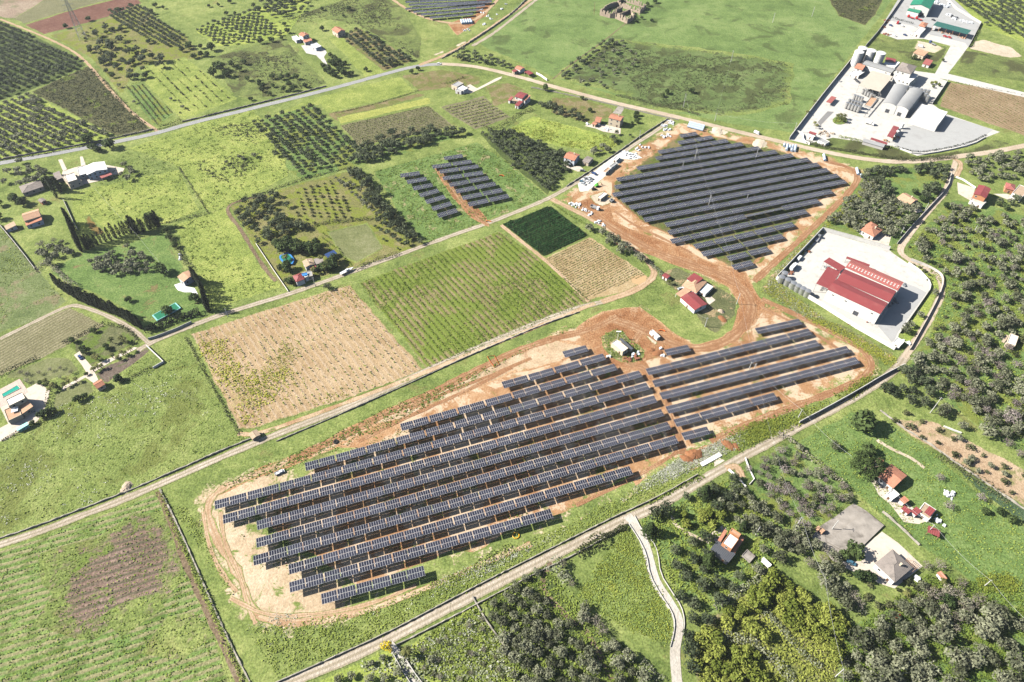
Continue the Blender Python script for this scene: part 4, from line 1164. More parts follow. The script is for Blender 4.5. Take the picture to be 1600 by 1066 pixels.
for i,(p,rm,lb)in enumerate(((((545,515),(592,532),(668,468)),'terracotta_pale','site cabin with a pinkish roof, nearest the parked cars'),(((640,445),
 (668,468),(748,398)),'grey_sheet','grey roofed site cabin in the middle of the cabin row'),(((712,345),(742,372),(775,312)),'whiteflat','white site cabin at the far end of the cabin row'))):
 building('site_cabin',lb,'cabin',[B(q(*p),2.8,'flat',rmat=rm,wall='white',ov=0.05)],'site cabins on the white gravel')
building('site_cabin','small white cabin with an orange end on the pale pad','cabin',[B(q((497,872),(524,908),(592,822)),2.7,'flat',rmat='whiteflat',wall='cream',
 ov=0.05)])
q=K(1020,415,11.84)
building('barn','long white barn with a bright red sheet roof on the farm plot','barn',[B(q((510,590),(775,830),(1010,715)),3.6,'gable',rmat='red_sheet',
 wall='white',pitch=0.18,big=True)])
building('farmhouse','farmhouse with orange tiles and a red upper roof behind the barn','house',[B(q((520,372),(808,502),(1015,300)),3.3,'hip',rmat='terracotta_pale',
 wall='white',pitch=0.3),B(q((618,245),(795,345),(938,242)),4.6,'shed',rmat='red_sheet',wall='white',open_=False,pitch=0.12),B(q((880,470),(985,560),(1100,
 390)),2.8,'flat',rmat='bluewhite',wall='white')])
building('carport','tan roofed open carport between red barn and farmhouse','carport',[B(q((410,520),(525,582),(722,468)),2.8,'canopy',rmat='terracotta_pale',
 wall='white')])
building('gate_shed','little red roofed shed by the lane bend near the puddle','shed',[B(q((165,187),(265,242),(332,190)),2.7,'gable',rmat='red_sheet',
 wall='white',pitch=0.2)])
q=K(930,510,11.43)
building('white_barn','plain white flat-roofed barn on the weedy island among solar tables','barn',[B(q((285,292),(493,472),(597,390)),4.0,'flat',rmat='whiteflat',
 wall='cream'),B(q((430,232),(640,425),(680,398)),2.6,'shed',rmat='slate',wall='cream',pitch=0.1)])
building('transformer_cabin','white box cabin standing in a dug pit of orange soil','cabin',[B(q((972,82),(1110,207),(1167,180)),2.7,'flat',rmat='whiteflat',
 wall='white',ov=0.05)])
q=FY
building('factory','large factory hall with three long red gabled roofs in white yard','factory',[B(q((475,520),(890,715),(953,628),(538,436)),9.6,'gable',
 rmat='red_sheet',wall='white',pitch=0.22,big=True,ov=0.2),B(q((553,440),(958,622),(1022,532),(603,357)),9.6,'gable',rmat='red_sheet',wall='white',pitch=0.22,
 big=True,ov=0.2,open_=False),B(q((612,347),(1030,524),(1080,465),(665,280)),9.6,'gable',rmat='red_faded',wall='white',pitch=0.22,big=True,ov=0.2)])
_c0,_lu,_lv,_th0=quad_fit(q((475,520),(890,715),(953,628),(538,436)),9.6)
_c3,_lu,_lv,_th=quad_fit(q((612,347),(1030,524),(1080,465),(665,280)),9.6)
_f=[o for o in COL.objects if o.name.startswith('factory')and o.type=='EMPTY'][0]
_m=MB()
_m.box((0,0,0),(0.9,1.6,0.05))
_m=_m.mesh("skylight",M['frame_white'])
for _i in range(16):
 for _y in(-0.28,-0.55):
  _x,_yy=-_lu/2+(_i+0.7)*_lu/16.4,_y*_lv/2
  _p=_c3+np.array([_x*math.cos(_th)-_yy*math.sin(_th),_x*math.sin(_th)+_yy*math.cos(_th)])-_c0
  o=link("skylight",_m,_f,(_p[0]*math.cos(_th0)+_p[1]*math.sin(_th0),-_p[0]*math.sin(_th0)+_p[1]*math.cos(_th0),9.66+(_lv/2-0.2)*0.22*(1+_y)),_th-_th0)
building('loading_canopy','square red canopy at the front end of the red factory','canopy',[B(q((370,470),(480,512),(585,375),(480,350)),7.5,'canopy',rmat='red_sheet',
 wall='galv')])
building('loading_canopy','narrow slanting red canopy at the back corner of the red factory','canopy',[B(q((447,300),(575,378),(610,345),(485,260)),7.5,
 'canopy',rmat='red_sheet',wall='galv')])
building('roof_edge_shelter','thin red strip shelter along the rear wall of the factory','canopy',[B(q((615,275),(800,335),(812,325),(628,258)),4.0,'canopy',
 rmat='red_sheet',wall='galv')])
building('gate_house','small white flat-roofed gatehouse at the factory road corner','gatehouse',[B(q((985,935),(1050,975),(1090,930)),3.0,'flat',rmat='whiteflat',
 wall='white')])
building('orange_house','orange tiled house just behind the white factory wall','house',[B(k8((572,372),(655,418),(703,372)),3.5,'hip',rmat='terracotta',
 wall='white',pitch=0.35,chimney=True),B(k8((600,345),(640,372),(675,345)),4.4,'hip',rmat='terracotta',wall='white',open_=False)])
building('tan_house','house with a tan and brown tiled roof among dark trees by lane','house',[B(k8((808,175),(876,224),(917,186)),3.4,'gable',rmat='terracotta_pale',
 wall='cream',pitch=0.35,chimney=True)])
q=K(1380,270,7.27)
building('red_roofed_villa','two storey villa with a plain red roof and a balcony, right edge','house',[B(q((1025,240),(1168,290),(1227,183)),6.8,'gable',
 'v',rmat='red_sheet',wall='orange_wall',pitch=0.2,floors=2),B(q((1000,310),(1140,385),(1160,330)),3.4,'flat',rmat='paving',wall='white')])
building('red_roofed_house','bungalow with bright red roof and tan flat block cut by right edge','house',[B(q((1373,180),(1480,192),(1517,132)),3.6,'hip',
 rmat='red_faded',wall='orange_wall'),B(q((1460,220),(1580,290),(1680,170),(1545,140)),4.2,'flat',rmat='tan_roof',wall='white')])
q=K(1480,480,13.33)
building('cream_house','cream flat-roofed house alone among olives at the right edge','house',[B(q((1215,740),(1415,802),(1525,605)),4.0,'flat',rmat='whiteflat',
 wall='cream'),B(q((1165,670),(1230,700),(1280,590)),2.6,'flat',rmat='tan_roof',wall='cream')])
q=K(1260,670,5.92)
building('orange_farmhouse','farmhouse with long orange-red gable roof beside a huge round tree','house',[B(q((650,440),(800,546),(940,435)),3.8,'gable',
 rmat='terracotta',wall='white',pitch=0.3),B(q((650,300),(690,330),(715,300)),3.2,'shed',rmat='terracotta',wall='white',open_=False)])
building('white_annex','white flat-roofed annex below the orange farmhouse','annex',[B(q((735,600),(800,665),(870,610)),2.8,'flat',rmat='whiteflat',wall='white')])
building('tiled_shed','small orange tiled shed between white annex and maroon sheds','shed',[B(q((865,655),(907,700),(945,665)),3.0,'shed',rmat='terracotta',
 wall='white')])
building('maroon_shed','maroon roofed shed, left one of the row below the farmhouse','shed',[B(q((875,738),(942,790),(972,763)),2.8,'shed',rmat='red_sheet',
 wall='white')])
building('maroon_shed','maroon roofed shed in the middle of the row below the farmhouse','shed',[B(q((970,762),(1017,810),(1060,766)),3.0,'shed',rmat='red_sheet',
 wall='white')])
building('beige_outbuilding','beige flat outbuilding with a maroon corner roof, end of shed row','outbuilding',[B(q((1040,765),(1128,850),(1222,748),(1075,
 668)),3.2,'flat',rmat='tan_roof',wall='white'),B(q((1090,772),(1145,812),(1190,757)),3.6,'shed',rmat='red_sheet',wall='white',open_=False)])
building('red_canopy','small four-post maroon canopy standing on grass right of the sheds','canopy',[B(q((1120,960),(1232,1003),(1237,945),(1128,890)),
 2.6,'canopy',rmat='red_sheet',wall='wood')])
q=K(1240,780,7.615)
building('hipped_house','large white house under a dark brown hipped pyramid roof','house',[B(q((960,765),(1205,985),(1425,815)),4.2,'hip',rmat='tiles_grey',
 wall='white',pitch=0.34,chimney=True)])
q=K(1100,810,13.33)
building('terrace_house','house with a white roof terrace and terracotta edges among big trees','house',[B(q((360,510),(580,668),(745,430)),6.0,'flat',
 rmat='whiteflat',wall='orange_wall',floors=2),B(q((515,265),(735,412),(798,325)),6.0,'flat',rmat='terracotta_pale',wall='orange_wall',open_=False),B(q((285,
 440),(350,510),(480,265),(420,250)),4.0,'shed',rmat='terracotta',wall='white'),B(q((580,665),(640,720),(850,420),(760,400)),3.2,'shed',rmat='terracotta',
 wall='white')])
building('dark_shed','dark corrugated shed attached in front of the white terrace house','shed',[B(q((128,640),(510,945),(640,742),(290,455)),3.0,'shed',
 rmat='slate',wall='concrete',pitch=0.1)])
building('stone_tank','low old concrete tank right of the white terrace house','tank',[B(q((775,765),(965,905),(1085,785),(905,650)),1.6,'flat',rmat='slab',
 wall='slab',open_=False,ov=0.05)])
building('polytunnel','narrow white covered lean-to in the olives right of stone tank','shed',[B(q((1195,850),(1370,1000),(1415,975),(1240,810)),2.2,'shed',
 rmat='whiteflat',wall='white',open_=False)])
q=K(0,230,7.614)
building('long_white_house','long white two storey house with pale tiled roof by the main road','house',[B(q((1012,232),(1020,336),(1284,262),(1236,168)),
 5.4,'gable',rmat='whiteflat',wall='bluewhite',floors=2,pitch=0.2),B(q((880,238),(965,330),(1020,320),(1008,228)),3.8,'flat',rmat='whiteflat',wall='white'),
 B(q((1185,345),(1205,372),(1335,328),(1310,292)),3.0,'canopy',rmat='red_faded',wall='white')])
building('square_white_house','square house with a bright white flat roof left of long house','house',[B(q((738,345),(815,470),(962,395),(895,285)),4.0,
 'flat',rmat='paving',wall='cream'),B(q((760,340),(800,420),(922,385),(882,292)),6.0,'flat',rmat='whiteflat',wall='cream',open_=False)])
building('grey_hipped_house','low house with grey hipped roof half hidden by dark trees','house',[B(q((215,480),(275,540),(505,480),(485,370)),3.4,'hip',
 rmat='tiles_grey',wall='cream',pitch=0.25)])
building('grey_shed','small grey roofed shed left of the square white house','shed',[B(q((630,312),(665,400),(742,370),(712,285)),2.6,'shed',rmat='tiles_grey',
 wall='cream')])
building('brown_shed','little brown-grey shed below the grey hipped house','shed',[B(q((445,632),(490,662),(552,630)),2.6,'gable',rmat='tiles_grey',wall='orange_wall')])
building('gabled_cottage','cottage with cream and brown gable roof and an orange porch roof','house',[B(q((255,792),(290,878),(490,822),(455,735)),5.0,
 'gable','v',rmat='terracotta_pale',wall='cream',pitch=0.3),B(q((290,882),(312,932),(515,880),(492,828)),3.2,'shed',rmat='terracotta',wall='bluewhite')])
building('garden_shed','small brown roofed white shed at the left edge by the track','shed',[B(q((50,940),(70,985),(200,940),(170,888)),2.7,'shed',rmat='tan_roof',
 wall='white')])
q=K(430,380,11.85)
building('tan_roofed_house','tan tiled house with a small red porch in the palm garden','house',[B(q((505,345),(555,452),(722,392),(685,262)),4.0,'gable',
 rmat='tan_roof',wall='white',pitch=0.25,chimney=True),B(q((700,290),(740,395),(905,370),(880,262)),3.4,'shed',rmat='tiles_grey',wall='cream',open_=False),
 B(q((628,450),(662,490),(770,442),(728,402)),3.0,'shed',rmat='red_sheet',wall='white')])
building('maroon_house','house with a maroon hipped roof near the lane and round pool','house',[B(q((312,605),(392,728),(545,662),(478,552)),4.2,'hip',
 rmat='red_sheet',wall='white',pitch=0.35),B(q((485,545),(545,660),(610,600),(555,525)),4.0,'flat',rmat='whiteflat',wall='white',open_=False),B(q((555,
 512),(570,640),(702,600),(690,500)),3.6,'flat',rmat='grey_flat',wall='cream')])
q=K(220,390,7.614)
building('beige_house','beige tiled house with white patio beside a row of cypresses','house',[B(q((445,322),(503,398),(642,302),(585,238)),4.4,'gable',
 'u',rmat='terracotta_pale',wall='bluewhite',pitch=0.25)])
q=K(0,560,7.614)
building('pool_villa','cream villa with flat roofs and terracotta terrace beside turquoise pool','house',[B(q((8,600),(108,745),(275,660),(205,560)),3.8,
 'flat',rmat='terracotta_pale',wall='cream'),B(q((42,490),(105,572),(308,472),(268,398)),6.8,'flat',rmat='whiteflat',wall='cream',floors=2),B(q((190,575),
 (265,665),(400,575),(330,500)),3.4,'shed',rmat='terracotta_pale',wall='cream')])
building('garden_pavilion','small pavilion with a red gabled roof in the villa garden','pavilion',[B(q((1100,300),(1155,368),(1250,305),(1205,248)),3.2,
 'gable','v',rmat='terracotta',wall='cream',pitch=0.4)])
building('glass_greenhouse','long green-glazed lean-to greenhouse below the pool villa','greenhouse',[B(q((190,830),(205,865),(345,795),(330,765)),2.2,
 'shed',rmat='turq',wall='turq',open_=False)])
building('stone_hut','stone hut with a grey roof at the bare vineyard corner','hut',[B(k9((1530,585),(1556,618),(1610,590),(1582,558)),2.6,'gable',rmat='tan_roof',
 wall='stone',pitch=0.3)])
# winery and works yards
q=K(1300,60,8)
building('winery_hall','twin barrel-vaulted grey winery hall with white walls','factory',[B(q((620,812),(800,848),(968,612),(788,577)),7.5,'barrel','v',
 rmat='grey_sheet',wall='white',pitch=0.28,big=True,ov=0.05),B(q((803,848),(958,905),(1135,668),(968,614)),7.5,'barrel','v',rmat='grey_sheet',wall='white',
 pitch=0.28,big=True,ov=0.05)])
building('white_warehouse','plain white flat-roofed warehouse right of the vaulted winery hall','warehouse',[B(q((960,990),(1345,1090),(1432,922),(1140,
 812)),6.0,'flat',rmat='whiteflat',wall='white',big=True,open_=False)])
building('press_canopy','wide beige sheet canopy over the winery press area','canopy',[B(q((372,590),(605,682),(742,480),(480,388)),7.0,'canopy',rmat='beige_sheet',
 wall='galv')])
building('grey_roofed_hall','long grey sheet roofed hall in front of the white silos','factory',[B(q((385,310),(740,440),(800,375),(430,282)),7.0,'gable',
 rmat='grey_sheet',wall='white',pitch=0.15,big=True)])
building('winery_tower','tall white tower house with grey hipped roof in the winery','house',[B(q((800,395),(985,445),(1070,350),(868,295)),11.0,'hip',
 rmat='tiles_grey',wall='white',floors=3,pitch=0.3),B(q((760,470),(1000,580),(1065,440),(900,400)),7.0,'flat',rmat='whiteflat',wall='white',floors=2)])
building('orange_office','orange roofed white office at the winery wall corner','office',[B(q((280,368),(375,400),(442,335),(332,310)),5.0,'gable',rmat='terracotta',
 wall='white',floors=2),B(q((262,420),(350,490),(372,410),(300,372)),3.4,'flat',rmat='whiteflat',wall='white')])
building('maroon_roofed_store','white store with a maroon roof behind the silos','store',[B(q((640,320),(790,365),(860,300),(700,250)),4.0,'flat',rmat='whiteflat',
 wall='white'),B(q((650,275),(790,298),(800,265),(690,248)),5.0,'shed',rmat='red_sheet',wall='white',open_=False)])
q=K(1230,150,8.42)
building('red_canopy','long red sheet canopy beside the white winery tanker bay','canopy',[B(q((1305,532),(1380,548),(1482,412),(1402,395)),4.5,'canopy',
 rmat='red_sheet',wall='white')])
building('red_canopy','narrow red canopy along the winery front hedge','canopy',[B(q((1085,572),(1312,640),(1322,618),(1115,547)),3.5,'canopy',rmat='red_sheet',
 wall='white')])
building('grey_lean_to','grey corrugated lean-to along the winery front hedge','shed',[B(q((985,590),(1268,680),(1292,638),(1010,575)),3.0,'shed',rmat='grey_sheet',
 wall='concrete',open_=False)])
building('gate_house','white gatehouse with small red roof at the winery entrance','gatehouse',[B(q((262,500),(345,540),(405,530),(310,480)),3.4,'flat',
 rmat='whiteflat',wall='white'),B(q((278,485),(375,515),(385,497),(300,465)),4.4,'shed',rmat='red_sheet',wall='white',open_=False)])
building('grey_store','grey flat-roofed store next to the winery gatehouse','store',[B(q((412,585),(505,640),(560,600),(455,540)),2.8,'flat',rmat='grey_flat',
 wall='white')])
building('kiosk','rust-red kiosk roof near the winery side wall','kiosk',[B(q((500,85),(570,88),(655,25),(590,0)),3.0,'canopy',rmat='red_faded',wall='white')])
q=K(1360,0,8)
building('green_hall','tall hall with a bright green gabled roof at the top edge','factory',[B(q((492,62),(740,110),(830,-25),(585,-75)),9.0,'gable','v',
 rmat='green_sheet',wall='white',pitch=0.25,big=True),B(q((465,128),(610,168),(628,140),(482,102)),5.0,'shed',rmat='green_sheet',wall='white',open_=False)])
building('green_long_shed','long open shed with a dark green roof in the works yard','shed',[B(q((800,312),(1212,440),(1255,375),(822,268)),5.5,'canopy',
 rmat='darkgreen_sheet',wall='orange_wall')])
building('works_office','works office with orange hipped roof and white flat wing','office',[B(q((608,322),(685,345),(722,292),(642,270)),5.0,'hip',rmat='terracotta',
 wall='white'),B(q((558,405),(640,440),(688,348),(615,325)),3.8,'flat',rmat='whiteflat',wall='white')])
building('rusty_house','house with a rust-stained roof in the scrub plot by side road','house',[B(q((548,660),(672,705),(722,652),(588,605)),3.8,'shed',
 rmat='terracotta_pale',wall='cream',pitch=0.1)])
building('red_shed','small shed with a red roof below the rusty house','shed',[B(q((655,795),(740,822),(777,770),(688,745)),3.0,'shed',rmat='red_faded',
 wall='white')])
# ruined farm: roofless walls
q=K(900,0,10)
ruin=thing('ruined_farm','roofless ruined stone farm with broken walls at the top edge','ruin',tuple(G(q((700,220))[0])))
rr_=random.Random(5)
RL=np.array(ruin.location)
def ruin_wall(pts,h0,h1,t=0.7):
 P=[G(p)for p in q(*pts)]
 for a,b in zip(P,P[1:]):
  n=max(2,int(np.linalg.norm(b-a)/1.2))
  m=MB()
  d=(b-a)/n
  ang=math.atan2(d[1],d[0])
  for i in range(n):
   h=rr_.uniform(h0,h1)
   c=a+d*(i+0.5)-RL
   if rr_.random()<0.12:
    m.box((c[0],c[1],h*0.2),(np.linalg.norm(d)+0.02,t,h*0.4),ang)
   else:
    m.box((c[0],c[1],h/2),(np.linalg.norm(d)+0.02,t*rr_.uniform(0.9,1.1),h),ang)
  m.build("wall",M['stone'],ruin)
ruin_wall(((372,240),(530,285),(610,290),(800,372)),4.5,7.5)
ruin_wall(((800,372),(905,300)),4,6.5)
ruin_wall(((372,240),(480,150),(640,95)),4,6)
ruin_wall(((530,285),(720,170)),4,7)
ruin_wall(((640,280),(850,200),(905,300)),3,5)
ruin_wall(((640,95),(1000,215)),4,6)
ruin_wall(((1000,215),(1090,130)),4,6.5)
ruin_wall(((640,95),(720,20),(1090,130)),3,6)
m=MB()
for i in range(60):
 c=G((900+rr_.uniform(480,1000)/10,rr_.uniform(100,270)/10))-RL
 s=rr_.uniform(0.4,1.4)
 m.box((c[0],c[1],s*0.3),(s,s*0.8,s*0.6),rr_.random()*3,top=0.6)
o=m.build("rubble",M['stone'],ruin)
o["kind"]="stuff"
# ---------------------------------------------------------------- walls and fences
def wall(name,px,h,t,mat,label,cat="wall",cope=None,it=0,rough=0.0,seed=1):
 P=ground_line(px,4.0 if not rough else 1.6,it)
 N=line_normals(P)
 r=np.random.default_rng(seed)
 b=MB()
 w=[]
 for p,n in zip(P,N):
  hh=h*(1+(r.normal(0,rough)if rough else 0))
  tt=t/2*(1+(r.normal(0,rough)if rough else 0))
  w.append([(p[0]+n[0]*tt,p[1]+n[1]*tt,0),(p[0]+n[0]*tt*0.9,p[1]+n[1]*tt*0.9,hh),(p[0]-n[0]*tt*0.9,p[1]-n[1]*tt*0.9,hh),(p[0]-n[0]*tt,p[1]-n[1]*tt,0)])
 for a,c in zip(w,w[1:]):
  for k in range(3):
   b.face([a[k],c[k],c[k+1],a[k+1]])
 b.face(w[0][::-1])
 b.face(w[-1])
 root=b.build(name,mat)
 tag(root,label,cat)
 if cope:
  bb=MB()
  for p,qn,n in zip(P,P[1:],N):
   d=qn-p
   l=np.linalg.norm(d)
   bb.box(((p[0]+qn[0])/2,(p[1]+qn[1])/2,h+0.05),(l-0.02,t+0.14,0.1),math.atan2(d[1],d[0]))
  bb.build("coping",cope,root)
 return root
wall('boundary_wall',FY((425,55),(700,130),(960,208)),3.2,0.3,M['white'],'white wall along the back of the red factory yard',cope=M['concrete'])
wall('boundary_wall',FY((425,55),(240,250),(62,440)),3.2,0.3,M['white'],'white wall between factory yard and the upper solar site',cope=M['concrete'])
wall('boundary_wall',FY((60,440),(400,640),(700,830),(1000,1000)),3.2,0.3,M['white'],'long white wall along the factory front facing solar tables',cope=M['concrete'])
wall('boundary_wall',FY((1110,315),(1200,378),(1272,460),(1285,495),(1277,530),(1042,868)),1.6,0.25,M['white'],'low white wall round the curved end of the factory yard',
 cope=M['concrete'])
wall('boundary_wall',FY((1130,290),(1250,335),(1350,390),(1385,430),(1378,510),(1300,680),(1120,1000)),1.8,0.3,M['concrete'],'pale wall along the curving lane beside the factory garden',
 cope=M['paving'],it=1)
wall('roadside_wall',[(1412,572),(1380,588),(1340,612),(1290,640),(1248,662)],2.4,0.4,M['concrete'],'grey wall on the inner side of the road below right array',
 it=1)
wall('lane_wall',k8((1128,30),(1105,120),(1000,230),(880,360),(795,460)),2.0,0.35,M['concrete'],'grey wall with dark shade along lane by the dense right grove',
 it=1)
wall('winery_wall',k4((130,862),(330,600),(530,352)),3.0,0.4,M['concrete'],'long grey wall between big pasture and winery yard',cope=M['concrete'])
wall('winery_wall',k4((770,905),(920,962),(1090,935),(1260,895),(1340,850)),1.2,0.3,M['white'],'low white wall along the grey lorry park edge',it=1)
wall('winery_wall',k4((1105,505),(1058,575),(1010,645)),2.6,0.3,M['white'],'white wall between winery and brown vineyard')
wall('winery_gate_wall',k4((160,812),(215,830),(215,875),(255,895)),2.0,0.3,M['white'],'white curved gate wall at the winery entrance',it=1)
wall('works_wall',k4((850,-40),(760,90),(670,210),(600,290)),2.4,0.3,M['concrete'],'grey wall on the pasture side of the works yard')
wall('works_wall',k4((1060,-40),(1160,60),(1310,148),(1235,292)),2.4,0.3,M['concrete'],'grey wall between works yard and yellow-green orchard')
wall('lane_wall',k15((720,90),(780,180),(830,280),(850,410),(910,520),(985,630),(1005,700),(995,780),(975,850)),0.7,0.25,M['concrete'],'low pale wall left of the winding concrete lane',
 it=1)
wall('lane_wall',k15((755,40),(800,130),(870,200),(900,270),(915,400),(985,510),(1045,600),(1065,690),(1055,780)),0.7,0.25,M['concrete'],'low pale wall right of the winding concrete lane',
 it=1)
wall('roadside_wall',[(430,1068),(515,1030),(600,992),(680,950),(760,908),(830,873),(900,838),(958,809),(1030,776),(1090,742)],1.0,0.45,M['wallstone'],
 'dry stone wall between bottom road and the solar site',rough=0.18,it=1)
wall('roadside_wall',[(620,1008),(700,968),(765,934),(850,890),(900,866),(972,825)],0.9,0.5,M['wallstone'],'dry stone wall along the lower side of the bottom road',
 rough=0.22,seed=3,it=1)
wall('lane_wall',[(-20,848),(60,822),(130,795),(200,768),(270,738),(340,707),(392,686)],0.9,0.5,M['wallstone'],'dry stone wall between long lane and the big left meadow',
 rough=0.22,seed=4,it=1)
wall('lane_wall',[(432,690),(540,644),(600,617),(660,590),(720,562),(790,532),(850,507),(905,488)],0.8,0.4,M['wallstone'],'dry stone wall between the long lane and green verge',
 rough=0.2,seed=5,it=1)
wall('road_wall',[(0,250),(60,239),(120,228),(170,218),(240,203)],1.2,0.5,M['wallstone'],'dry stone wall between the top left grove and main road',rough=0.2,
 seed=6,it=1)
wall('road_wall',[(285,191),(380,168),(470,146),(510,135)],1.2,0.5,M['wallstone'],'dry stone wall along main road below the wild field',rough=0.2,seed=7,
 it=1)
wall('road_wall',[(690,92),(720,76),(760,50),(800,22),(830,-8)],1.3,0.5,M['wallstone'],'dark stone wall along the far solar site lane',rough=0.2,seed=8,
 it=1)
wall('lane_wall',[(885,292),(930,263),(975,232),(1000,214),(1044,186)],1.2,0.45,M['wallstone'],'stone wall along the lane beside the cream house garden',
 rough=0.2,seed=9,it=1)
wall('yard_wall',[(1060,188),(1000,175),(940,160),(880,147),(830,137)],1.0,0.4,M['wallstone'],'stone wall on the near side of the dusty road',rough=0.2,
 seed=10,it=1)
wall('garden_wall',K(100,490,8)((1040,415),(1140,510),(1250,615),(1120,690)),1.6,0.3,M['white'],'pale angled wall at the corner of the dark soil plot')
wall('garden_wall',K(100,490,8)((1600,118),(1400,210),(1150,305),(1060,330)),1.8,0.3,M['concrete'],'grey wall below the cypress garden along the shaded lane')
wall('garden_wall',K(690,110,9.41)((1390,55),(1460,90),(1550,155)),2.0,0.35,M['white'],'short white wall beside the dusty road next to roadside house')
wall('field_wall',K(1060,690,10.66)((830,475),(960,590),(1120,760)),1.2,0.6,M['cactus_wall']if 'cactus_wall' in M else M['white'],'white broken wall at the entrance track off the bottom road',
 rough=0.15,seed=12)
wall('field_wall',K(1060,690,10.66)((1110,280),(1170,450),(1260,630),(1180,720)),0.9,0.4,M['white'],'thin white garden wall right of the entrance track',
 rough=0.15,seed=13)
wall('terrace_wall',k12((1080,540),(1130,560),(1190,582)),1.0,0.4,M['white'],'short white wall in the olives above the bright terrace',rough=0.1)
wall('terrace_wall',k12((690,440),(850,560),(1000,650),(1150,760),(1300,860),(1579,1050)),0.8,0.6,M['wallstone'],'dark stone wall between bright terrace and green pasture',
 rough=0.2,seed=15)
wall('terrace_wall',K(1260,670,5.92)((700,770),(830,880),(960,1000),(1040,1080)),1.2,0.6,M['wallstone'],'stone wall between concrete yard and green pasture',
 rough=0.2,seed=16)
wall('grove_wall',k14((1335,540),(1420,690),(1500,800),(1570,900)),1.0,0.6,M['wallstone'],'stone wall between pale shrubs and dense bottom grove',rough=0.2,
 seed=17)
wall('gate_lane_wall',k14((850,900),(900,990),(950,1070),(1010,1180)),1.2,0.3,M['concrete'],'wall on the left of the gate lane by the mimosa')
wall('gate_lane_wall',k14((920,920),(985,1020),(1030,1080),(1090,1180)),1.2,0.3,M['concrete'],'wall on the right of the gate lane by the palm')
wall('left_wall',k5((0,345),(80,440),(160,540),(220,620)),1.8,0.3,M['concrete'],'grey wall along the left track beside white shed')
wall('yard_fence',K(0,230,7.614)((760,640),(815,760),(870,880),(930,990)),1.6,0.25,M['concrete'],'grey wall beside cypress trees left of the yellow meadow')
wall('white_fence',k6((0,460),(120,640),(200,755)),1.2,0.15,M['white'],'thin white fence between the green field and palm garden')
wall('house_fence',K(1380,270,7.27)((820,55),(900,85),(1045,180)),1.4,0.25,M['white'],'white wall along the drive of the red-roofed villa')
wall('concrete_kerb',K(1060,690,10.66)((375,395),(540,305),(700,215)),0.6,2.6,M['white'],'long pale concrete block lying in the churned earth',cat="concrete block")
wall('field_edge_wall',[(250,765),(275,815),(300,870),(330,940),(362,1010),(395,1075)],0.7,0.7,M['wallstone'],'low overgrown wall right of the ridged green field',
 rough=0.25,seed=21,it=1)
# ---------------------------------------------------------------- poles and wires
POLES=[]
def utility_pole(base,top,label,arms=1,mat='pole',h=None):
 h=h or max(6.0,min(14.0,pole_height(base,top)))
 g=G(base)
 r=thing('utility_pole',label,'pole',tuple(g),random.uniform(0,3),'utility poles')
 b=MB()
 b.tube((0,0,0),(0,0,h),0.24,0.15,8)
 b.build("pole_shaft",M[mat],r)
 b=MB()
 for i in range(arms):
  b.box((0,0,h-0.5-i*0.9),(2.0,0.12,0.12))
  for x in(-0.9,0,0.9):
   b.tube((x,0,h-0.45-i*0.9),(x,0,h-0.2-i*0.9),0.06,n=5)
 b.build("crossarm",M['galv'],r)
 POLES.append((g,h))
 return len(POLES)-1
def wire(pts,label,sag=1.5,r=0.035):
 P=[]
 for k,(a,b)in enumerate(zip(pts,pts[1:])):
  for i in range(10 if k<len(pts)-2 else 11):
   t=i/10
   p=np.array(a)*(1-t)+np.array(b)*t
   p[2]-=sag*4*t*(1-t)
   P.append(p)
 m=MB()
 for a,b in zip(P,P[1:]):
  m.tube(a,b,r,n=3,cap=False)
 tag(m.build("power_line",M['wire']),label,"wire")
def top_of(i):
 g,h=POLES[i]
 return np.array([g[0],g[1],h-0.2])
c4=K(1060,120,4.847)
p1=utility_pole(c4((37,232))[0],c4((57,128))[0],'utility pole in dark scrub just above the dusty road')
p2=utility_pole(c4((275,335))[0],c4((285,275))[0],'short utility pole on the field side of the dusty road')
p3=utility_pole(c4((122,640))[0],c4((135,548))[0],'tall pole rising through third row of the upper array',2)
p4=utility_pole(c4((582,628))[0],c4((603,545))[0],'pole standing at the right end of the upper array rows',1)
p5=utility_pole(c4((228,975))[0],c4((245,895))[0],'double-armed pole in the middle of the upper array',2)
p6=utility_pole(c4((515,940))[0],c4((532,897))[0],'short pole on a pale pad inside the upper array')
p7=utility_pole(c4((30,695))[0],c4((42,640))[0],'thin short pole left of the tall upper array pole')
p8=utility_pole(c4((875,420))[0],c4((893,350))[0],'pole beside the winery wall gate')
c2=K(1240,780,7.615)
p9=utility_pole(c2((18,345))[0],c2((105,215))[0],'leaning-looking pole left of the old concrete yard',2)
p10=utility_pole(c2((460,355))[0],c2((520,255))[0],'pole standing on the old concrete yard')
p11=utility_pole(K(1380,860,7.273)((1150,405))[0],K(1380,860,7.273)((1235,340))[0],'pole in the yellow flowers at lower right')
p12=utility_pole(k7((1190,970))[0],k7((1200,915))[0],'pole on the farm plot below the red barn')
p13=utility_pole(k7((1385,830))[0],k7((1405,765))[0],'pole at the farm plot corner by the site track')
p14=utility_pole(k11((1462,185))[0],k11((1475,140))[0],'left pole of the pair in the right array')
p15=utility_pole(k11((1485,205))[0],k11((1505,150))[0],'right pole of the pair in the right array',2)
p16=utility_pole(K(1000,490,4.444)((1100,720))[0],K(1000,490,4.444)((1125,668))[0],'pole by the road wall below the right array')
p17=utility_pole(K(1260,670,5.92)((1125,955))[0],K(1260,670,5.92)((1165,890))[0],'pole beside the small maroon canopy')
p18=utility_pole(k16((415,1033))[0],k16((465,985))[0],'pole among dark olives at the bottom edge')
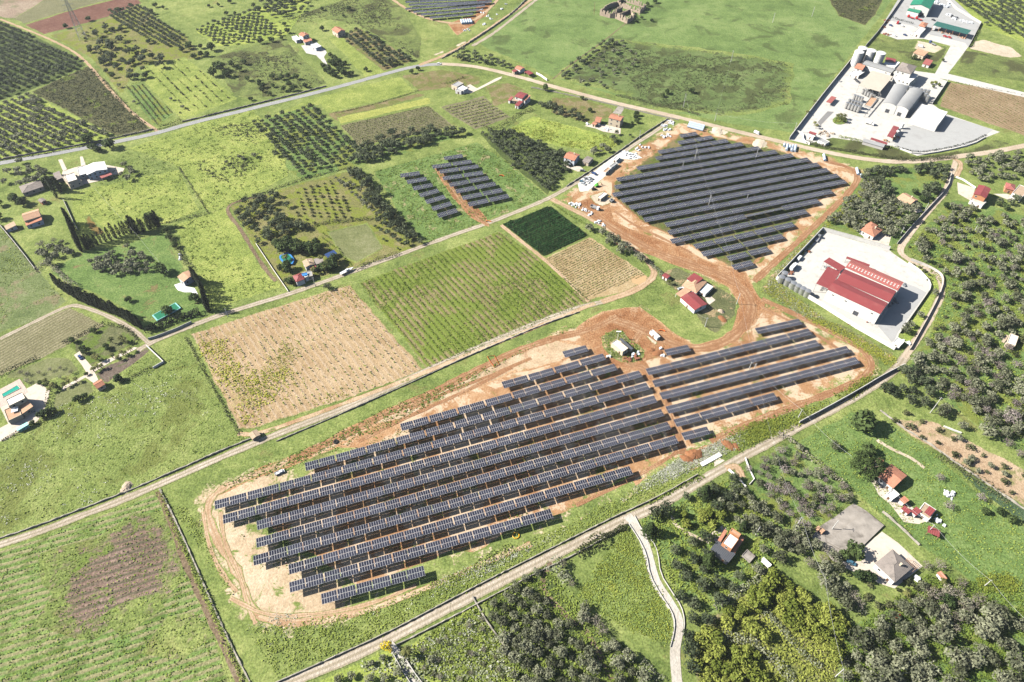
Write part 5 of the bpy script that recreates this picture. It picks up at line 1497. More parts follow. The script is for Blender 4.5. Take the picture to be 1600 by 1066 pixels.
p19=utility_pole(K(1380,270,7.27)((190,715))[0],K(1380,270,7.27)((238,620))[0],'pole beside the shaded lane, lower of two')
p20=utility_pole(K(1380,270,7.27)((475,425))[0],K(1380,270,7.27)((518,345))[0],'pole beside the shaded lane, upper of two')
p21=utility_pole(K(1380,270,7.27)((1025,680))[0],K(1380,270,7.27)((1075,600))[0],'grey pole among olives below the red-roofed villa')
p22=utility_pole(K(1380,270,7.27)((755,650))[0],K(1380,270,7.27)((800,575))[0],'orange timber pole among olives by the lane',mat='wood')
p23=utility_pole(k12((1000,455))[0],k12((1140,275))[0],'long thin pole on the right olive slope')
p24=utility_pole(K(1100,810,13.33)((1070,355))[0],K(1100,810,13.33)((1145,215))[0],'pole right of the white terrace house',h=8)
p25=utility_pole((928,23),(929.5,-10),'tall timber pole left of the ruined farm',mat='wood',h=13)
p26=utility_pole(k4((28,140))[0],k4((42,80))[0],'pole in the big pasture, left of two near the top edge')
p27=utility_pole(k4((270,103))[0],k4((285,42))[0],'pole in the big pasture, right of two near the top edge')
p28=utility_pole(K(220,390,7.614)((1040,800))[0],K(220,390,7.614)((995,685))[0],'pole at the lane corner beside the bare vineyard',h=7)
p29=utility_pole(K(900,150,10)((990,670))[0],K(900,150,10)((995,560))[0],'pole on the lane beside the cream house garden',h=8)
p30=utility_pole(K(430,380,11.85)((745,800))[0],K(430,380,11.85)((730,620))[0],'pole by the lane in front of the maroon house',h=8)
p31=utility_pole(k3((1350,382))[0],k3((1358,312))[0],'pole alone in the middle of the big pasture')
wire([top_of(p1),top_of(p3),top_of(p5)],'pale power line crossing the upper solar array',2.0)
wire([top_of(p5),G((1140,395),9),top_of(p13),top_of(p15)],'pale power line from the upper array down past the red barn',2.0)
wire([top_of(p15),G((1215,710),9),top_of(p9)],'pale power line from right array pole pair to old concrete yard',3.0)
wire([top_of(p9),G((1290,905),9),top_of(p18),G((1325,1090),9)],'pale power line over the citrus grove at the bottom',2.0,0.05)
wire([top_of(p14),top_of(p16),G((1330,712),9),G((1352,733),7)],'pale power line from right array to the huge round tree',2.0,0.045)
wire([G((1400,770),8),top_of(p17),top_of(p11),G((1640,1000),9)],'pale power line along the right green pasture',2.0,0.05)
wire([G((148,295),7),G((215,368),8),G((262,425),6)],'thin pale wire crossing the yellow meadow to the beige house',1.5,0.05)
wire([top_of(p31),top_of(p2),top_of(p8)],'thin wire over the dusty road to the winery gate',2.5)
wire([top_of(p12),G((1090,490),4)],'short wire from farm plot pole to the red barn',1.0)
# lattice pylon, top left
pb=G(K(60,0,11.43)((800,690))[0])
py_=thing('lattice_pylon','tall lattice power pylon in the orchard at the top left','pylon',tuple(pb),0.4)
b=MB()
H_=42.0
lv=[0,5,10,15,20,25,29,33,36.5,39.5,H_]
wd=[3.6-3.0*z/H_ for z in lv]
for i in range(len(lv)):
 z,w_=lv[i],wd[i]
 cs=[(-w_,-w_),(w_,-w_),(w_,w_),(-w_,w_)]
 for k in range(4):
  a,c=cs[k],cs[(k+1)%4]
  b.tube((*a,z),(*c,z),0.09,n=4,cap=False)
  if i<len(lv)-1:
   z2,w2=lv[i+1],wd[i+1]
   c2_=[(-w2,-w2),(w2,-w2),(w2,w2),(-w2,w2)]
   b.tube((*a,z),(*c2_[k],z2),0.16,n=4,cap=False)
   b.tube((*a,z),(*c2_[(k+1)%4],z2),0.08,n=4,cap=False)
   b.tube((*c,z),(*c2_[k],z2),0.08,n=4,cap=False)
b.build("lattice_tower",M['galv'],py_)
for z,w_ in((29,6),(34,5),(39,4)):
 b=MB()
 for s in(-1,1):
  b.tube((0,0,z),(s*w_,0,z),0.12,n=4)
  b.tube((0,0,z+1.5),(s*w_,0,z),0.1,n=4)
  b.tube((s*w_,0,z),(s*w_,0,z-1.6),0.1,n=5)
 b.build("crossarm",M['galv'],py_)
 # ---------------------------------------------------------------- vehicles
def car_parts(kind,paint):
 """bodies for: car, van, pickup, lorry; x forward, origin on the ground."""
 D={}
 b,g=MB(),MB()
 if kind=='car':
  b.box((0,0,0.62),(4.2,1.75,0.6),top=0.97)
  b.box((-0.25,0,1.18),(2.4,1.6,0.56),top=0.78)
  g.box((-0.25,0,1.17),(2.46,1.45,0.42),top=0.82)
  g.box((-0.25,0,1.17),(2.0,1.66,0.40),top=0.80)
  wx,wr=(1.3,-1.3),0.32
  hl=(2.1,0.62,0.68)
 elif kind=='van':
  b.box((-0.35,0,1.25),(4.6,1.95,1.7),top=0.95)
  b.box((2.2,0,0.85),(0.9,1.85,0.9),top=0.85)
  g.box((1.75,0,1.55),(0.8,1.75,0.75),top=0.9)
  wx,wr=(1.6,-1.6),0.36
  hl=(2.62,0.65,0.8)
 elif kind=='pickup':
  b.box((0,0,0.72),(5.0,1.85,0.5))
  b.box((0.75,0,1.25),(2.0,1.75,0.65),top=0.82)
  for a,c,d in(((-1.4,0.88,1.1),(2.1,0.08,0.4),0),((-1.4,-0.88,1.1),(2.1,0.08,0.4),0),((-2.44,0,1.1),(0.08,1.76,0.4),0)):
   b.box(a,c)
  g.box((0.75,0,1.24),(2.04,1.55,0.45),top=0.86)
  wx,wr=(1.55,-1.5),0.38
  hl=(2.5,0.65,0.8)
 else:
  b.box((2.6,0,1.55),(1.9,2.3,2.1),top=0.95)
  b.box((-1.2,0,0.75),(5.6,1.0,0.3))
  g.box((2.95,0,1.95),(1.3,2.1,0.8),top=0.95)
  wx,wr=(2.5,-1.4,-2.6),0.48
  hl=(3.56,0.8,0.9)
 D['body']=b.mesh("body",paint)
 D['windows']=g.mesh("windows",M['dark_window'])
 w=MB()
 w.tube((0,-0.13,0),(0,0.13,0),wr,n=12)
 D['wheel']=w.mesh("wheel",M['tyre'])
 l=MB()
 l.box((0,0,0),(0.06,0.3,0.16))
 D['headlight']=l.mesh("headlight",M['frame_white'])
 return D,wx,wr,hl
CARCACHE={}
def vehicle(kind,paint,px,px_front,label,name=None,cat=None,group=None,load=None):
 key=(kind,paint)
 if key not in CARCACHE:
  CARCACHE[key]=car_parts(kind,M[paint])
 D,wx,wr,hl=CARCACHE[key]
 a=G(px)
 f=G(px_front)
 ang=math.atan2(f[1]-a[1],f[0]-a[0])
 r=thing(name or{'car':'car','van':'van','pickup':'pickup_truck','lorry':'lorry'}[kind],label,cat or{'pickup':'pickup truck'}.get(kind,kind),(a[0],a[1],
  0.12),ang,group)
 link("body",D['body'],r)
 link("windows",D['windows'],r)
 hw=0.82 if kind!='lorry' else 1.0
 for x in wx:
  for s in(-1,1):
   link("wheel",D['wheel'],r,(x,s*hw,wr))
 for s in(-1,1):
  link("headlight",D['headlight'],r,(hl[0],s*hl[1],hl[2]))
 if kind=='lorry':
  b=MB()
  if load=='tipper':
   b.box((-1.2,0,1.0),(4.9,2.4,0.12))
   for c,d in(((-1.2,1.18,1.6),(4.9,0.08,1.1)),((-1.2,-1.18,1.6),(4.9,0.08,1.1)),((1.22,0,1.6),(0.08,2.28,1.1)),((-3.62,0,1.6),(0.08,2.28,1.1))):
    b.box(c,d)
   b.build("tipper_bed",M['galv'],r)
  elif load=='box':
   b.box((-1.3,0,2.1),(5.2,2.4,2.4))
   b.build("cargo_box",M['whiteflat'],r)
  else:
   b.box((-1.2,0,1.0),(5.2,2.3,0.16))
   b.build("flatbed",M[load or 'wood'],r)
 return r
q=K(880,210,8.88)
vehicle('pickup','blue_car',q((430,555))[0],q((470,575))[0],'dark blue pickup parked alone on the white gravel')
PK=[((260,665),'teal_car','teal car at the near end of the first parked row'),((285,645),'white_car','white car second in the far parked row'),((312,625),
 'grey_car','grey car third in the far parked row'),((345,612),'white_car','white car at the far end of the far parked row'),((282,695),'silver_car','silver car at the near corner of the parked rows'),
 ((330,668),'white_car','white car in the middle of the near parked row'),((362,645),'silver_car','silver car right in the near parked row'),((385,622),
 'grey_car','grey car at the right end of the near parked row')]
for p,pt,lb in PK:
 vehicle('car',pt,q(p)[0],q((p[0]+30,p[1]+14))[0],lb,group='cars parked on the white gravel')
vehicle('lorry','white_car',q((440,1035))[0],q((510,1062))[0],'white tipper lorry on the churned red earth','tipper_lorry','lorry',load='tipper')
vehicle('pickup','white_car',(437.5,739.5),(447,735.5),'white pickup with an open bed at the left end of the site')
vehicle('van','white_car',K(1060,120,4.847)((592,432))[0],K(1060,120,4.847)((625,448))[0],'white van driving on the dusty road above the array')
vehicle('car','white_car',K(620,0,7.27)((480,730))[0],K(620,0,7.27)((510,735))[0],'white car on the dusty road near the site lane junction')
vehicle('car','blue_car',K(0,560,7.614)((960,-5))[0],K(0,560,7.614)((1000,45))[0],'dark purple-blue car on the villa drive')
vehicle('car','white_car',K(0,560,7.614)((330,660))[0],K(0,560,7.614)((375,640))[0],'white car in front of the pool villa, left one')
vehicle('car','silver_car',K(0,560,7.614)((378,640))[0],K(0,560,7.614)((420,622))[0],'silver car in front of the pool villa, right one')
vehicle('car','teal_car',K(1240,780,7.615)((680,762))[0],K(1240,780,7.615)((745,795))[0],'teal car parked below the bush near the hipped house')
vehicle('car','silver_car',K(1020,415,11.84)((515,440))[0],K(1020,415,11.84)((570,430))[0],'silver-blue car on the farm plot beside the carport')
vehicle('car','grey_car',K(880,210,8.88)((265,512))[0],K(880,210,8.88)((310,515))[0],'grey car on the lane in front of the white house')
q=FY
vehicle('lorry','grey_car',q((390,125))[0],q((410,95))[0],'flatbed lorry against the wall in the factory yard corner',load='galv')
vehicle('van','white_car',q((245,280))[0],q((268,255))[0],'white van by the wall of the factory yard')
vehicle('lorry','white_car',q((198,352))[0],q((225,325))[0],'white box lorry next to the steel tanks',load='box')
q=K(1230,150,8.42)
vehicle('lorry','white_car',q((1085,375))[0],q((1145,395))[0],'white tank lorry standing in the middle of the winery yard',load='box')
q=K(1360,0,8)
vehicle('lorry','red_car',q((500,228))[0],q((455,212))[0],'red lorry in front of the green hall',load='red_paint')
vehicle('lorry','red_car',q((600,250))[0],q((560,235))[0],'second red lorry right behind the first',load='red_paint')
vehicle('van','red_car',q((338,295))[0],q((350,270))[0],'red van in the works yard beside the hedge')
vehicle('lorry','white_car',q((785,372))[0],q((800,335))[0],'white lorry under the end of the dark green shed',load='box')
vehicle('lorry','black_car',q((1045,225))[0],q((1000,222))[0],'dark lorry in the upper works yard',load='slate')
for p,pt,lb in(((252,325),'blue_car','blue car near the hedge in the works yard'),((430,445),'blue_car','dark blue car at the works yard gate'),((590,432),
 'white_car','white car beside the works office'),((520,440),'white_car','white car left of the works office'),((785,258),'black_car','black car in the shade of the green hall'),
 ((300,455),'white_car','white car at the lower edge of the works yard'),((395,330),'white_car','white car right of the red van'),((930,462),'red_car',
 'red car by the dark green shed'),((985,475),'red_car','red car right of the other red car by green shed')):
 vehicle('car',pt,q(p)[0],q((p[0]+30,p[1]+12))[0],lb,group='cars in the works yard')
vehicle('van','white_car',q((625,590))[0],q((660,600))[0],'white van behind the rusty house')
vehicle('lorry','blue_car',q((770,555))[0],q((730,535))[0],'blue lorry on the dirt yard above the rusty house',load='grey_sheet')
# small machines
q=K(880,210,8.88)
r=thing('excavator','bright green excavator at the edge of the white gravel','excavator',tuple(G(q((465,725))[0])),0.5)
b=MB();b.box((0,0.9,0.4),(3,0.5,0.8));b.box((0,-0.9,0.4),(3,0.5,0.8));b.build("track_unit",M['tyre'],r)
b=MB();b.box((-0.3,0,1.4),(2.6,2.2,1.0));b.box((0.5,0.5,2.3),(1.3,1.0,1.1),top=0.85);b.build("cab",M['green_paint'],r)
b=MB();b.tube((0.9,-0.2,1.6),(3.2,-0.2,3.4),0.2);b.tube((3.2,-0.2,3.4),(4.4,-0.2,1.4),0.16);b.build("boom",M['green_paint'],r)
b=MB();b.box((4.4,-0.2,0.9),(0.7,1.0,0.8),top=0.7);b.build("bucket",M['rust'],r)
r=thing('roller_machine','dark roller machine beside the green excavator','roller',tuple(G(q((425,770))[0])),0.3)
b=MB();b.tube((1.2,-0.9,0.6),(1.2,0.9,0.6),0.6,n=12);b.build("drum",M['tyre'],r)
b=MB();b.box((-0.6,0,1.1),(2.2,1.6,0.9));b.box((-0.4,0,2.0),(1.2,1.4,1.0),top=0.9);b.build("cab",M['black_car'],r)
b=MB();b.tube((-1.2,-0.95,0.55),(-1.2,0.95,0.55),0.55,n=12);b.build("wheel",M['tyre'],r)
r=thing('excavator','dark excavator beside the small cabin on the pale pad','excavator',tuple(G(q((670,935))[0])),2.2)
b=MB();b.box((0,0.9,0.4),(3,0.5,0.8));b.box((0,-0.9,0.4),(3,0.5,0.8));b.build("track_unit",M['tyre'],r)
b=MB();b.box((-0.3,0,1.4),(2.6,2.2,1.0));b.box((0.5,0.5,2.3),(1.3,1.0,1.1),top=0.85);b.build("cab",M['grey_car'],r)
b=MB();b.tube((0.9,-0.2,1.6),(3.2,-0.2,3.4),0.2);b.tube((3.2,-0.2,3.4),(4.4,-0.2,1.4),0.16);b.build("boom",M['yellow_paint'],r)
# ---------------------------------------------------------------- tanks and silos
def silo(px_top,h,dia,label,mat,name='silo',cat='silo',group=None,base=False,legs=False):
 g=G(px_top,0 if base else h)
 r=thing(name,label,cat,(g[0],g[1],0),0,group)
 z0=1.0 if legs else 0.0
 b=MB()
 b.lathe((0,0,0),[(dia/2,z0),(dia/2,h*0.33),(dia/2+0.05,h*0.335),(dia/2,h*0.34),(dia/2,h*0.66),(dia/2+0.05,h*0.665),(dia/2,h*0.67),(dia/2,h-0.15)],20)
 b.build("shell",mat,r)
 b=MB()
 b.lathe((0,0,0),[(dia/2+0.1,h-0.15),(dia/2+0.1,h-0.05),(dia*0.3,h+dia*0.05),(0.3,h+dia*0.08)],20)
 b.build("cap",mat,r)
 b=MB()
 for s in(-0.3,0.3):
  b.tube((s,-dia/2-0.25,0),(s,-dia/2-0.25,h),0.05,n=4)
 for k in range(int(h/0.6)):
  b.tube((-0.3,-dia/2-0.25,0.3+k*0.6),(0.3,-dia/2-0.25,0.3+k*0.6),0.035,n=4)
 if legs:
  for k in range(4):
   a=math.pi/4+k*math.pi/2
   b.tube((dia*0.42*math.cos(a),dia*0.42*math.sin(a),0),(dia*0.42*math.cos(a),dia*0.42*math.sin(a),z0),0.12,n=5)
 b.build("ladder",M['galv'],r)
 return r
q=K(1300,60,8)
for p,lb in(((390,118),'back left white silo at the winery wall corner'),((345,165),'front left white silo at the winery wall corner'),((500,150),'middle white silo of the winery row'),
 ((618,180),'right white silo of the winery row')):
 silo(q(p)[0],13.5,8.6,'tall '+lb,M['tank_white'],group='white silos of the winery')
n=0
rows_=[((195,800),(345,850),5,6.0),((225,762),(375,808),5,6.0),((290,705),(385,735),4,5.0),((400,640),(500,690),4,4.5)]
for ri,(a,c,nn,h)in enumerate(rows_):
 for i in range(nn):
  t=i/(nn-1)
  silo(q((a[0]+(c[0]-a[0])*t,a[1]+(c[1]-a[1])*t))[0],h,2.6,f'steel wine tank, {ORD[i + 1]} from the left in the {("front", "second", "third", "back")[ri]} row of the tank block',
   M['steel'],'wine_tank','tank','wine tanks in the tank block',legs=True)
for i in range(9):
 t=i/8
 silo(q((845+370*t,575+75*t))[0],7.5,2.8,f'steel tank {ORD[i + 1]} from the left in the row behind the vaulted hall',M['steel'],'wine_tank','tank','wine tanks behind the vaulted hall',
  legs=True)
for i in range(4):
 silo(q((1120+30*i,640+26*i))[0],7.0,2.6,f'steel tank {ORD[i + 1]} from the back in the short row at vaulted hall corner',M['steel'],'wine_tank','tank',
  'wine tanks at the hall corner',legs=True)
for i in range(3):
 silo(K(1230,150,8.42)((1460+35*i,460-50*i))[0],5.0,2.4,f'white upright tank {ORD[i + 1]} from the front beside the red winery canopy',M['tank_white'],
  'wine_tank','tank','white tanks beside the red canopy')
for i,p in enumerate(((112,418),(137,386),(162,440),(207,466),(245,487),(282,508),(320,528))):
 silo(FY(p)[0],5.0,4.0,f'round steel tank {ORD[i + 1]} from the left along the factory wall',M['steel'],'storage_tank','tank','steel tanks along the factory wall')
 # pipework gantry at the tank block
r=thing('pipe_gantry','steel pipe gantry running beside the wine tank block','gantry',tuple(G(q((440,980))[0])),0)
a0,a1=G(q((400,985))[0]),G(q((590,760))[0])
base=np.array(r.location)
b=MB()
for dz in(2.6,3.0,3.4):
 b.tube(tuple(a0-base+[0,0,dz]),tuple(a1-base+[0,0,dz]),0.14)
b.build("pipe",M['galv'],r)
b=MB()
for k in range(7):
 p=a0+(a1-a0)*k/6-base
 b.tube((p[0]-0.5,p[1],0),(p[0]-0.5,p[1],3.5),0.12,n=5)
 b.tube((p[0]+0.5,p[1],0),(p[0]+0.5,p[1],3.5),0.12,n=5)
b.build("frame",M['galv'],r)
r=building('pump_deck','low brick-red pump deck in the wine tank block','platform',[B(q((420,830),(490,860),(560,750),(480,720)),1.6,'flat',rmat='terracotta_pale',
 wall='concrete',open_=False,ov=0.05)])
# ---------------------------------------------------------------- pools
def pool(px,label,water,rim,h=0.3,w=0.5,name='swimming_pool'):
 P=[G(p)[:2]for p in px]
 c=sum(P)/len(P)
 r=thing(name,label,'pool',(c[0],c[1],0.26))
 I=[(p-c)*(1-w/np.linalg.norm(p-c))for p in P]
 O=[p-c for p in P]
 b=MB()
 n=len(P)
 for k in range(n):
  l=(k+1)%n
  b.face([(*O[k],h),(*O[l],h),(*I[l],h),(*I[k],h)])
  b.face([(*O[k],0),(*O[l],0),(*O[l],h),(*O[k],h)])
  b.face([(*I[l],h-0.25),(*I[k],h-0.25),(*I[k],h),(*I[l],h)])
 b.build("rim",rim,r)
 b=MB()
 b.face([(*p,h-0.12)for p in I])
 b.build("water",water,r)
pool(K(0,560,7.614)((15,435),(215,318),(252,358),(35,472)),'turquoise rectangular pool beside the cream villa',M['water'],M['paving'],0.14)
pool(K(220,390,7.614)((140,798),(420,645),(485,708),(200,862)),'green algae-filled pool with a turquoise frame by cypress garden',M['greenwater'],M['turq'],
 0.9,0.8)
q=K(430,380,11.85)
pool(q((90,255),(240,195),(300,240),(370,330),(330,410),(230,425),(140,370),(85,300)),'round above-ground pool with a blue rim in palm garden',M['greenwater'],
 M['blue_paint'],1.1,1.2)
r=building('solar_canopy','tilted blue panel canopy on posts in the palm garden','canopy',[B(q((925,208),(965,282),(1140,188),(1085,120)),3.0,'canopy',
 rmat='solar_glass' if False else 'blue_car',wall='galv')])
r=thing('solar_water_heater','blue solar water heater on the maroon house flat roof','solar heater',tuple(G(q((545,590))[0],3.7)),0.3)
b=MB();b.box((0,0,0.5),(3.6,2.6,0.1));b.build("collector",M['blue_paint'],r)
b=MB();b.tube((-1.8,1.4,0.7),(1.8,1.4,0.7),0.3,n=10);b.build("tank",M['steel'],r)
r=thing('motorboat','white boat on a trailer beside the lane at palm garden','boat',tuple(G(q((1330,540))[0])),math.atan2(*(G(q((1420,490))[0])-G(q((1200,
 600))[0]))[[1,0]]))
b=MB()
sec=[(-5,1.1,0.6),(-3,1.3,0.5),(0,1.35,0.45),(3,1.0,0.55),(5.4,0.12,0.9)]
for(x0,w0,z0),(x1,w1,z1)in zip(sec,sec[1:]):
 for s in(-1,1):
  b.face([(x0,s*w0,1.7),(x1,s*w1,1.75),(x1,0,z1),(x0,0,z0)][::s])
 b.face([(x0,-w0,1.6),(x1,-w1,1.6),(x1,w1,1.6),(x0,w0,1.6)])
b.face([(-5,-1.1,1.7),(-5,1.1,1.7),(-5,0,0.6)])
b.build("hull",M['white_car'],r)
b=MB();b.box((0.4,0,2.1),(2.6,1.7,0.9),top=0.75);b.build("cabin",M['white_car'],r)
b=MB();b.box((0,0,0.4),(8,0.3,0.15));b.tube((-1,-1.1,0.32),(-1,1.1,0.32),0.32,n=10);b.build("trailer",M['galv'],r)
r=thing('solar_water_heater','pale blue dome-like heater on the pool villa terrace','solar heater',tuple(G(K(0,560,7.614)((180,620))[0],3.8)),0.4)
b=MB();b.box((0,0,0.6),(3.4,3.0,0.12));b.build("collector",M['bluewhite'],r)
b=MB();b.tube((-1.6,1.5,0.9),(1.6,1.5,0.9),0.35,n=10);b.build("tank",M['steel'],r)
# pergola of the hipped house
q=K(1240,780,7.615)
P=[G(p,3.0)for p in q((1300,760),(1415,862),(1490,800),(1365,697))]
r=thing('pergola','open timber pergola at the right corner of the hipped house','pergola',(P[0][0],P[0][1],0))
o0=np.array(r.location)
for k in range(4):
 b=MB();p=P[k]-o0;b.tube((p[0],p[1],0),(p[0],p[1],3.0),0.1);b.build("post",M['wood'],r)
for k in range(9):
 t=k/8
 a,c=P[0]*(1-t)+P[1]*t-o0,P[3]*(1-t)+P[2]*t-o0
 b=MB();b.tube(tuple(a),tuple(c),0.08,n=4);b.build("rafter",M['terracotta_pale'],r)
for k in range(5):
 t=k/4
 a,c=P[0]*(1-t)+P[3]*t-o0,P[1]*(1-t)+P[2]*t-o0
 b=MB();b.tube((a[0],a[1],a[2]+0.14),(c[0],c[1],c[2]+0.14),0.07,n=4);b.build("purlin",M['terracotta_pale'],r)
 # raised old concrete slab
P=[G(p,1.0)[:2]for p in q((390,500),(600,620),(800,582),(1078,312),(880,150),(655,290),(540,395))]
b=MB()
c=sum(P)/len(P)
b.prism([tuple(p-c)for p in P][::-1]if area2(np.array(P))<0 else[tuple(p-c)for p in P],0,1.0)
tag(b.build('concrete_platform',M['slab'],None,(c[0],c[1],0)),'large weathered grey concrete platform above the hipped house','platform')
for p,lb in(((280,365),'left orange crate stack near the pole by the old yard'),((330,395),'right orange crate stack near the pole by the old yard')):
 g=G(q(p)[0])
 r=thing('crate_stack',lb,'crates',(g[0],g[1],0.1),0.6)
 for k in range(3):
  b=MB();b.box((0,0,0.35+k*0.72),(2.2-k*0.2,1.6,0.68));b.build("crate",M['terracotta_pale'],r)
  # ---------------------------------------------------------------- heaps, bags, pipes, tyres
def heap(px,rad,h,mat,label,name='soil_heap',cat='heap',seed=0):
 g=G(px)
 rnd_=np.random.default_rng(seed)
 b=MB()
 n,rings=18,6
 i0=len(b.v)
 for j in range(rings+1):
  t=j/rings
  for k in range(n):
   a=2*math.pi*k/n
   r_=rad*(1-t)*(1+rnd_.normal(0,0.10))*(1+0.25*math.sin(2*a+seed))
   b.v.append((r_*math.cos(a),r_*math.sin(a),h*(1-(1-t)**1.7)*(1+rnd_.normal(0,0.06))if j else-0.1))
 for j in range(rings):
  for k in range(n):
   l=(k+1)%n
   b.f.append((i0+j*n+k,i0+j*n+l,i0+(j+1)*n+l,i0+(j+1)*n+k))
   b.m.append(0)
 return tag(b.build(name,mat,None,tuple(g)),label,cat)
c6=K(1060,690,10.66)
heap(c6((260,220))[0],4.6,1.8,M['soilheap'],'larger mound of dug red soil below the right array',seed=1)
heap(c6((140,290))[0],3.4,1.2,M['soilheap'],'smaller mound of dug red soil left of the large mound',seed=2)
heap(c6((830,60))[0],3.8,1.2,M['soilheap'],'mound of red soil above the pale concrete block',seed=3)
heap(c6((950,80))[0],2.6,0.8,M['soilheap'],'low mound of red soil nearest the green road verge',seed=4)
heap(K(940,190,6.154)((1110,95))[0],6.5,1.2,M['sandheap'],'pale sand heap between the pipe bundle and the array','sand_heap',seed=5)
heap(K(1140,200,7.273)((340,180))[0],7,1.1,M['sandheap'],'pale sand heap right of the white van','sand_heap',seed=6)
heap(K(930,510,11.43)((1120,480))[0],3.2,1.0,M['soilheap'],'mound of red earth left of lone solar table',seed=7)
heap(K(930,510,11.43)((1000,420))[0],2.2,0.7,M['soilheap'],'low mound of red earth beside the pit track',seed=8)
heap(K(1020,415,11.84)((1260,850))[0],2.0,1.6,M['stone'],'brown stone pile on the farm plot','stone_pile',seed=9)
heap(K(1020,415,11.84)((1290,990))[0],3.0,0.8,M['soilheap'],'dark red soil heap at the farm plot edge',seed=10)
heap(k9((780,915))[0],3.4,1.3,M['stone'],'pale stone ruin heap beside long lane at the big meadow','stone_pile',seed=11)
def bag_pile(pts,label,spread,n,mat,name='rubble_bags',seed=0,size=(0.8,2.0)):
 g=sum(G(p)for p in pts)/len(pts)
 b=MB()
 r=random.Random(seed)
 for p in pts:
  c=G(p)-g
  for k in range(n):
   s=r.uniform(*size)
   b.box((c[0]+r.gauss(0,spread),c[1]+r.gauss(0,spread),s*0.3),(s,s*r.uniform(0.6,1),s*0.65),r.random()*3,top=r.uniform(0.45,0.8))
 o=b.build(name,mat,None,tuple(g))
 tag(o,label,'debris',None,'stuff')
 return o
q=K(940,190,6.154)
bag_pile(q((600,40),(625,80),(660,15)),'heap of white plastic sacks beside the pipe bundle',1.6,14,M['tarp'],seed=1)
bag_pile(q((590,145),(640,140)),'low spill of white sacks below the large sack heap',1.2,8,M['tarp'],seed=2)
bag_pile(k7((370,215),(410,225),(450,255),(480,270)),'row of pale rubble along the lane edge of the upper site',1.3,9,M['tarp'],seed=3)
bag_pile(k7((530,325),(560,345)),'pale rubble heap at the end of the lane verge',1.0,8,M['tarp'],seed=4)
bag_pile(K(880,210,8.88)((860,260),(900,270),(950,290),(990,300)),'scatter of black and white waste on the white gravel',2.0,10,M['tarp'],seed=5)
bag_pile(K(880,210,8.88)((1040,215),(1090,180),(1150,195)),'scattered white blocks on the grass patch above gravel',1.4,4,M['tarp'],seed=6)
bag_pile(K(930,510,11.43)((620,610),(740,580),(560,580)),'timber and pallet scrap below the white barn',1.0,6,M['rust'],seed=7,size=(0.8,2.4))
bag_pile(K(930,510,11.43)((760,500),(690,520)),'pale blue-grey scrap boards right of the white barn',0.9,5,M['bluewhite'],seed=8)
bag_pile(K(930,510,11.43)((1205,530),(1160,410)),'white sacks at the left end of the lone solar table',0.5,4,M['tarp'],seed=9)
bag_pile(K(930,510,11.43)((240,550),),'white equipment box at the end of a table row',0.4,4,M['whiteflat'],seed=10)
bag_pile(K(620,0,7.27)((975,110),(960,150),(1045,190),(1060,215),(990,275)),'white wrapped pallets on the far site',1.4,6,M['tarp'],seed=11)
bag_pile(K(620,0,7.27)((1240,45),(1195,105),(1135,165)),'white wrapped pallets along the far site lane',1.2,5,M['tarp'],seed=12)
bag_pile(K(620,0,7.27)((770,345),(815,335)),'white wrapped bundles below the blue pipe stack',1.3,5,M['tarp'],seed=13)
bag_pile(k4((1120,95),(1150,120),(1200,130),(1230,140),(1090,40),(1050,20)),'white boats and wrapped goods along works yard wall',1.8,9,M['tarp'],seed=14,
 size=(1,2.6))
bag_pile(K(900,150,10)((500,530),(470,520)),'white tarpaulin heap in the cream house yard',1.0,6,M['tarp'],seed=15)
bag_pile(K(900,150,10)((185,450),),'white covered trailer heap left of the outbuilding',1.0,6,M['tarp'],seed=16)
bag_pile(K(220,390,7.614)((465,75),(470,115)),'white boulders beside the garden hedge',0.7,7,M['tarp'],seed=17)
bag_pile(K(1260,670,5.92)((1240,850),(1210,835),(1330,610),(1300,600)),'pale stones scattered on grass by the shed row',1.4,6,M['tarp'],seed=18)
bag_pile(FY((1030,930),(1100,940)),'white crates at the factory road corner',1.0,5,M['tarp'],seed=19)
bag_pile(K(1240,780,7.615)((1465,940),(1490,965)),'white garden bits right of the hipped house',0.5,4,M['tarp'],seed=20)
q=K(1300,60,8)
bag_pile(q((480,700),(520,720),(440,660),(560,690)),'steel vats and pipe fittings behind the wine tank block',1.8,9,M['steel'],'press_gear',21,(0.8,2.2))
bag_pile(q((320,545),(300,520)),'dark bins in front of the orange office',1.0,5,M['slate'],'yard_bins',22)
bag_pile(q((250,480),(100,550)),'grey crates along the winery wall',1.2,5,M['galv'],'yard_crates',23)
bag_pile(K(1230,150,8.42)((1290,590),(1400,560),(1450,545)),'stacked brown pallets under the red winery canopies',1.0,6,M['wood'],'pallets',24)
bag_pile(K(1230,150,8.42)((480,480),(440,500),(540,520),(600,500)),'cluttered grey junk behind the winery gatehouse',1.5,9,M['stone'],'yard_junk',25)
bag_pile(K(1360,0,8)((210,265),(190,290),(160,340),(230,440),(180,430)),'rusty scrap along the pasture side of the works yard',1.4,8,M['rust'],'scrap_heap',
 26)
bag_pile(K(1360,0,8)((900,400),(980,420),(1080,440),(1140,470),(870,380)),'stacked goods along the front of the dark green shed',1.4,8,M['terracotta_pale'],
 'stacked_goods',27)
bag_pile(K(1360,0,8)((840,20),(870,50),(900,80),(960,90),(1000,60)),'blue and white boats stored right of the green hall',1.6,6,M['bluewhite'],'stored_boats',
 28,(1,2.8))
bag_pile(FY((160,400),(180,380),(310,215),(600,750),(660,790),(790,770)),'small dark equipment along the factory front wall',0.9,5,M['rust'],'yard_gear',
 29)
bag_pile(FY((430,510),(450,520),(460,350)),'white vats standing under the red loading canopies',1.0,6,M['steel'],'vats',30)
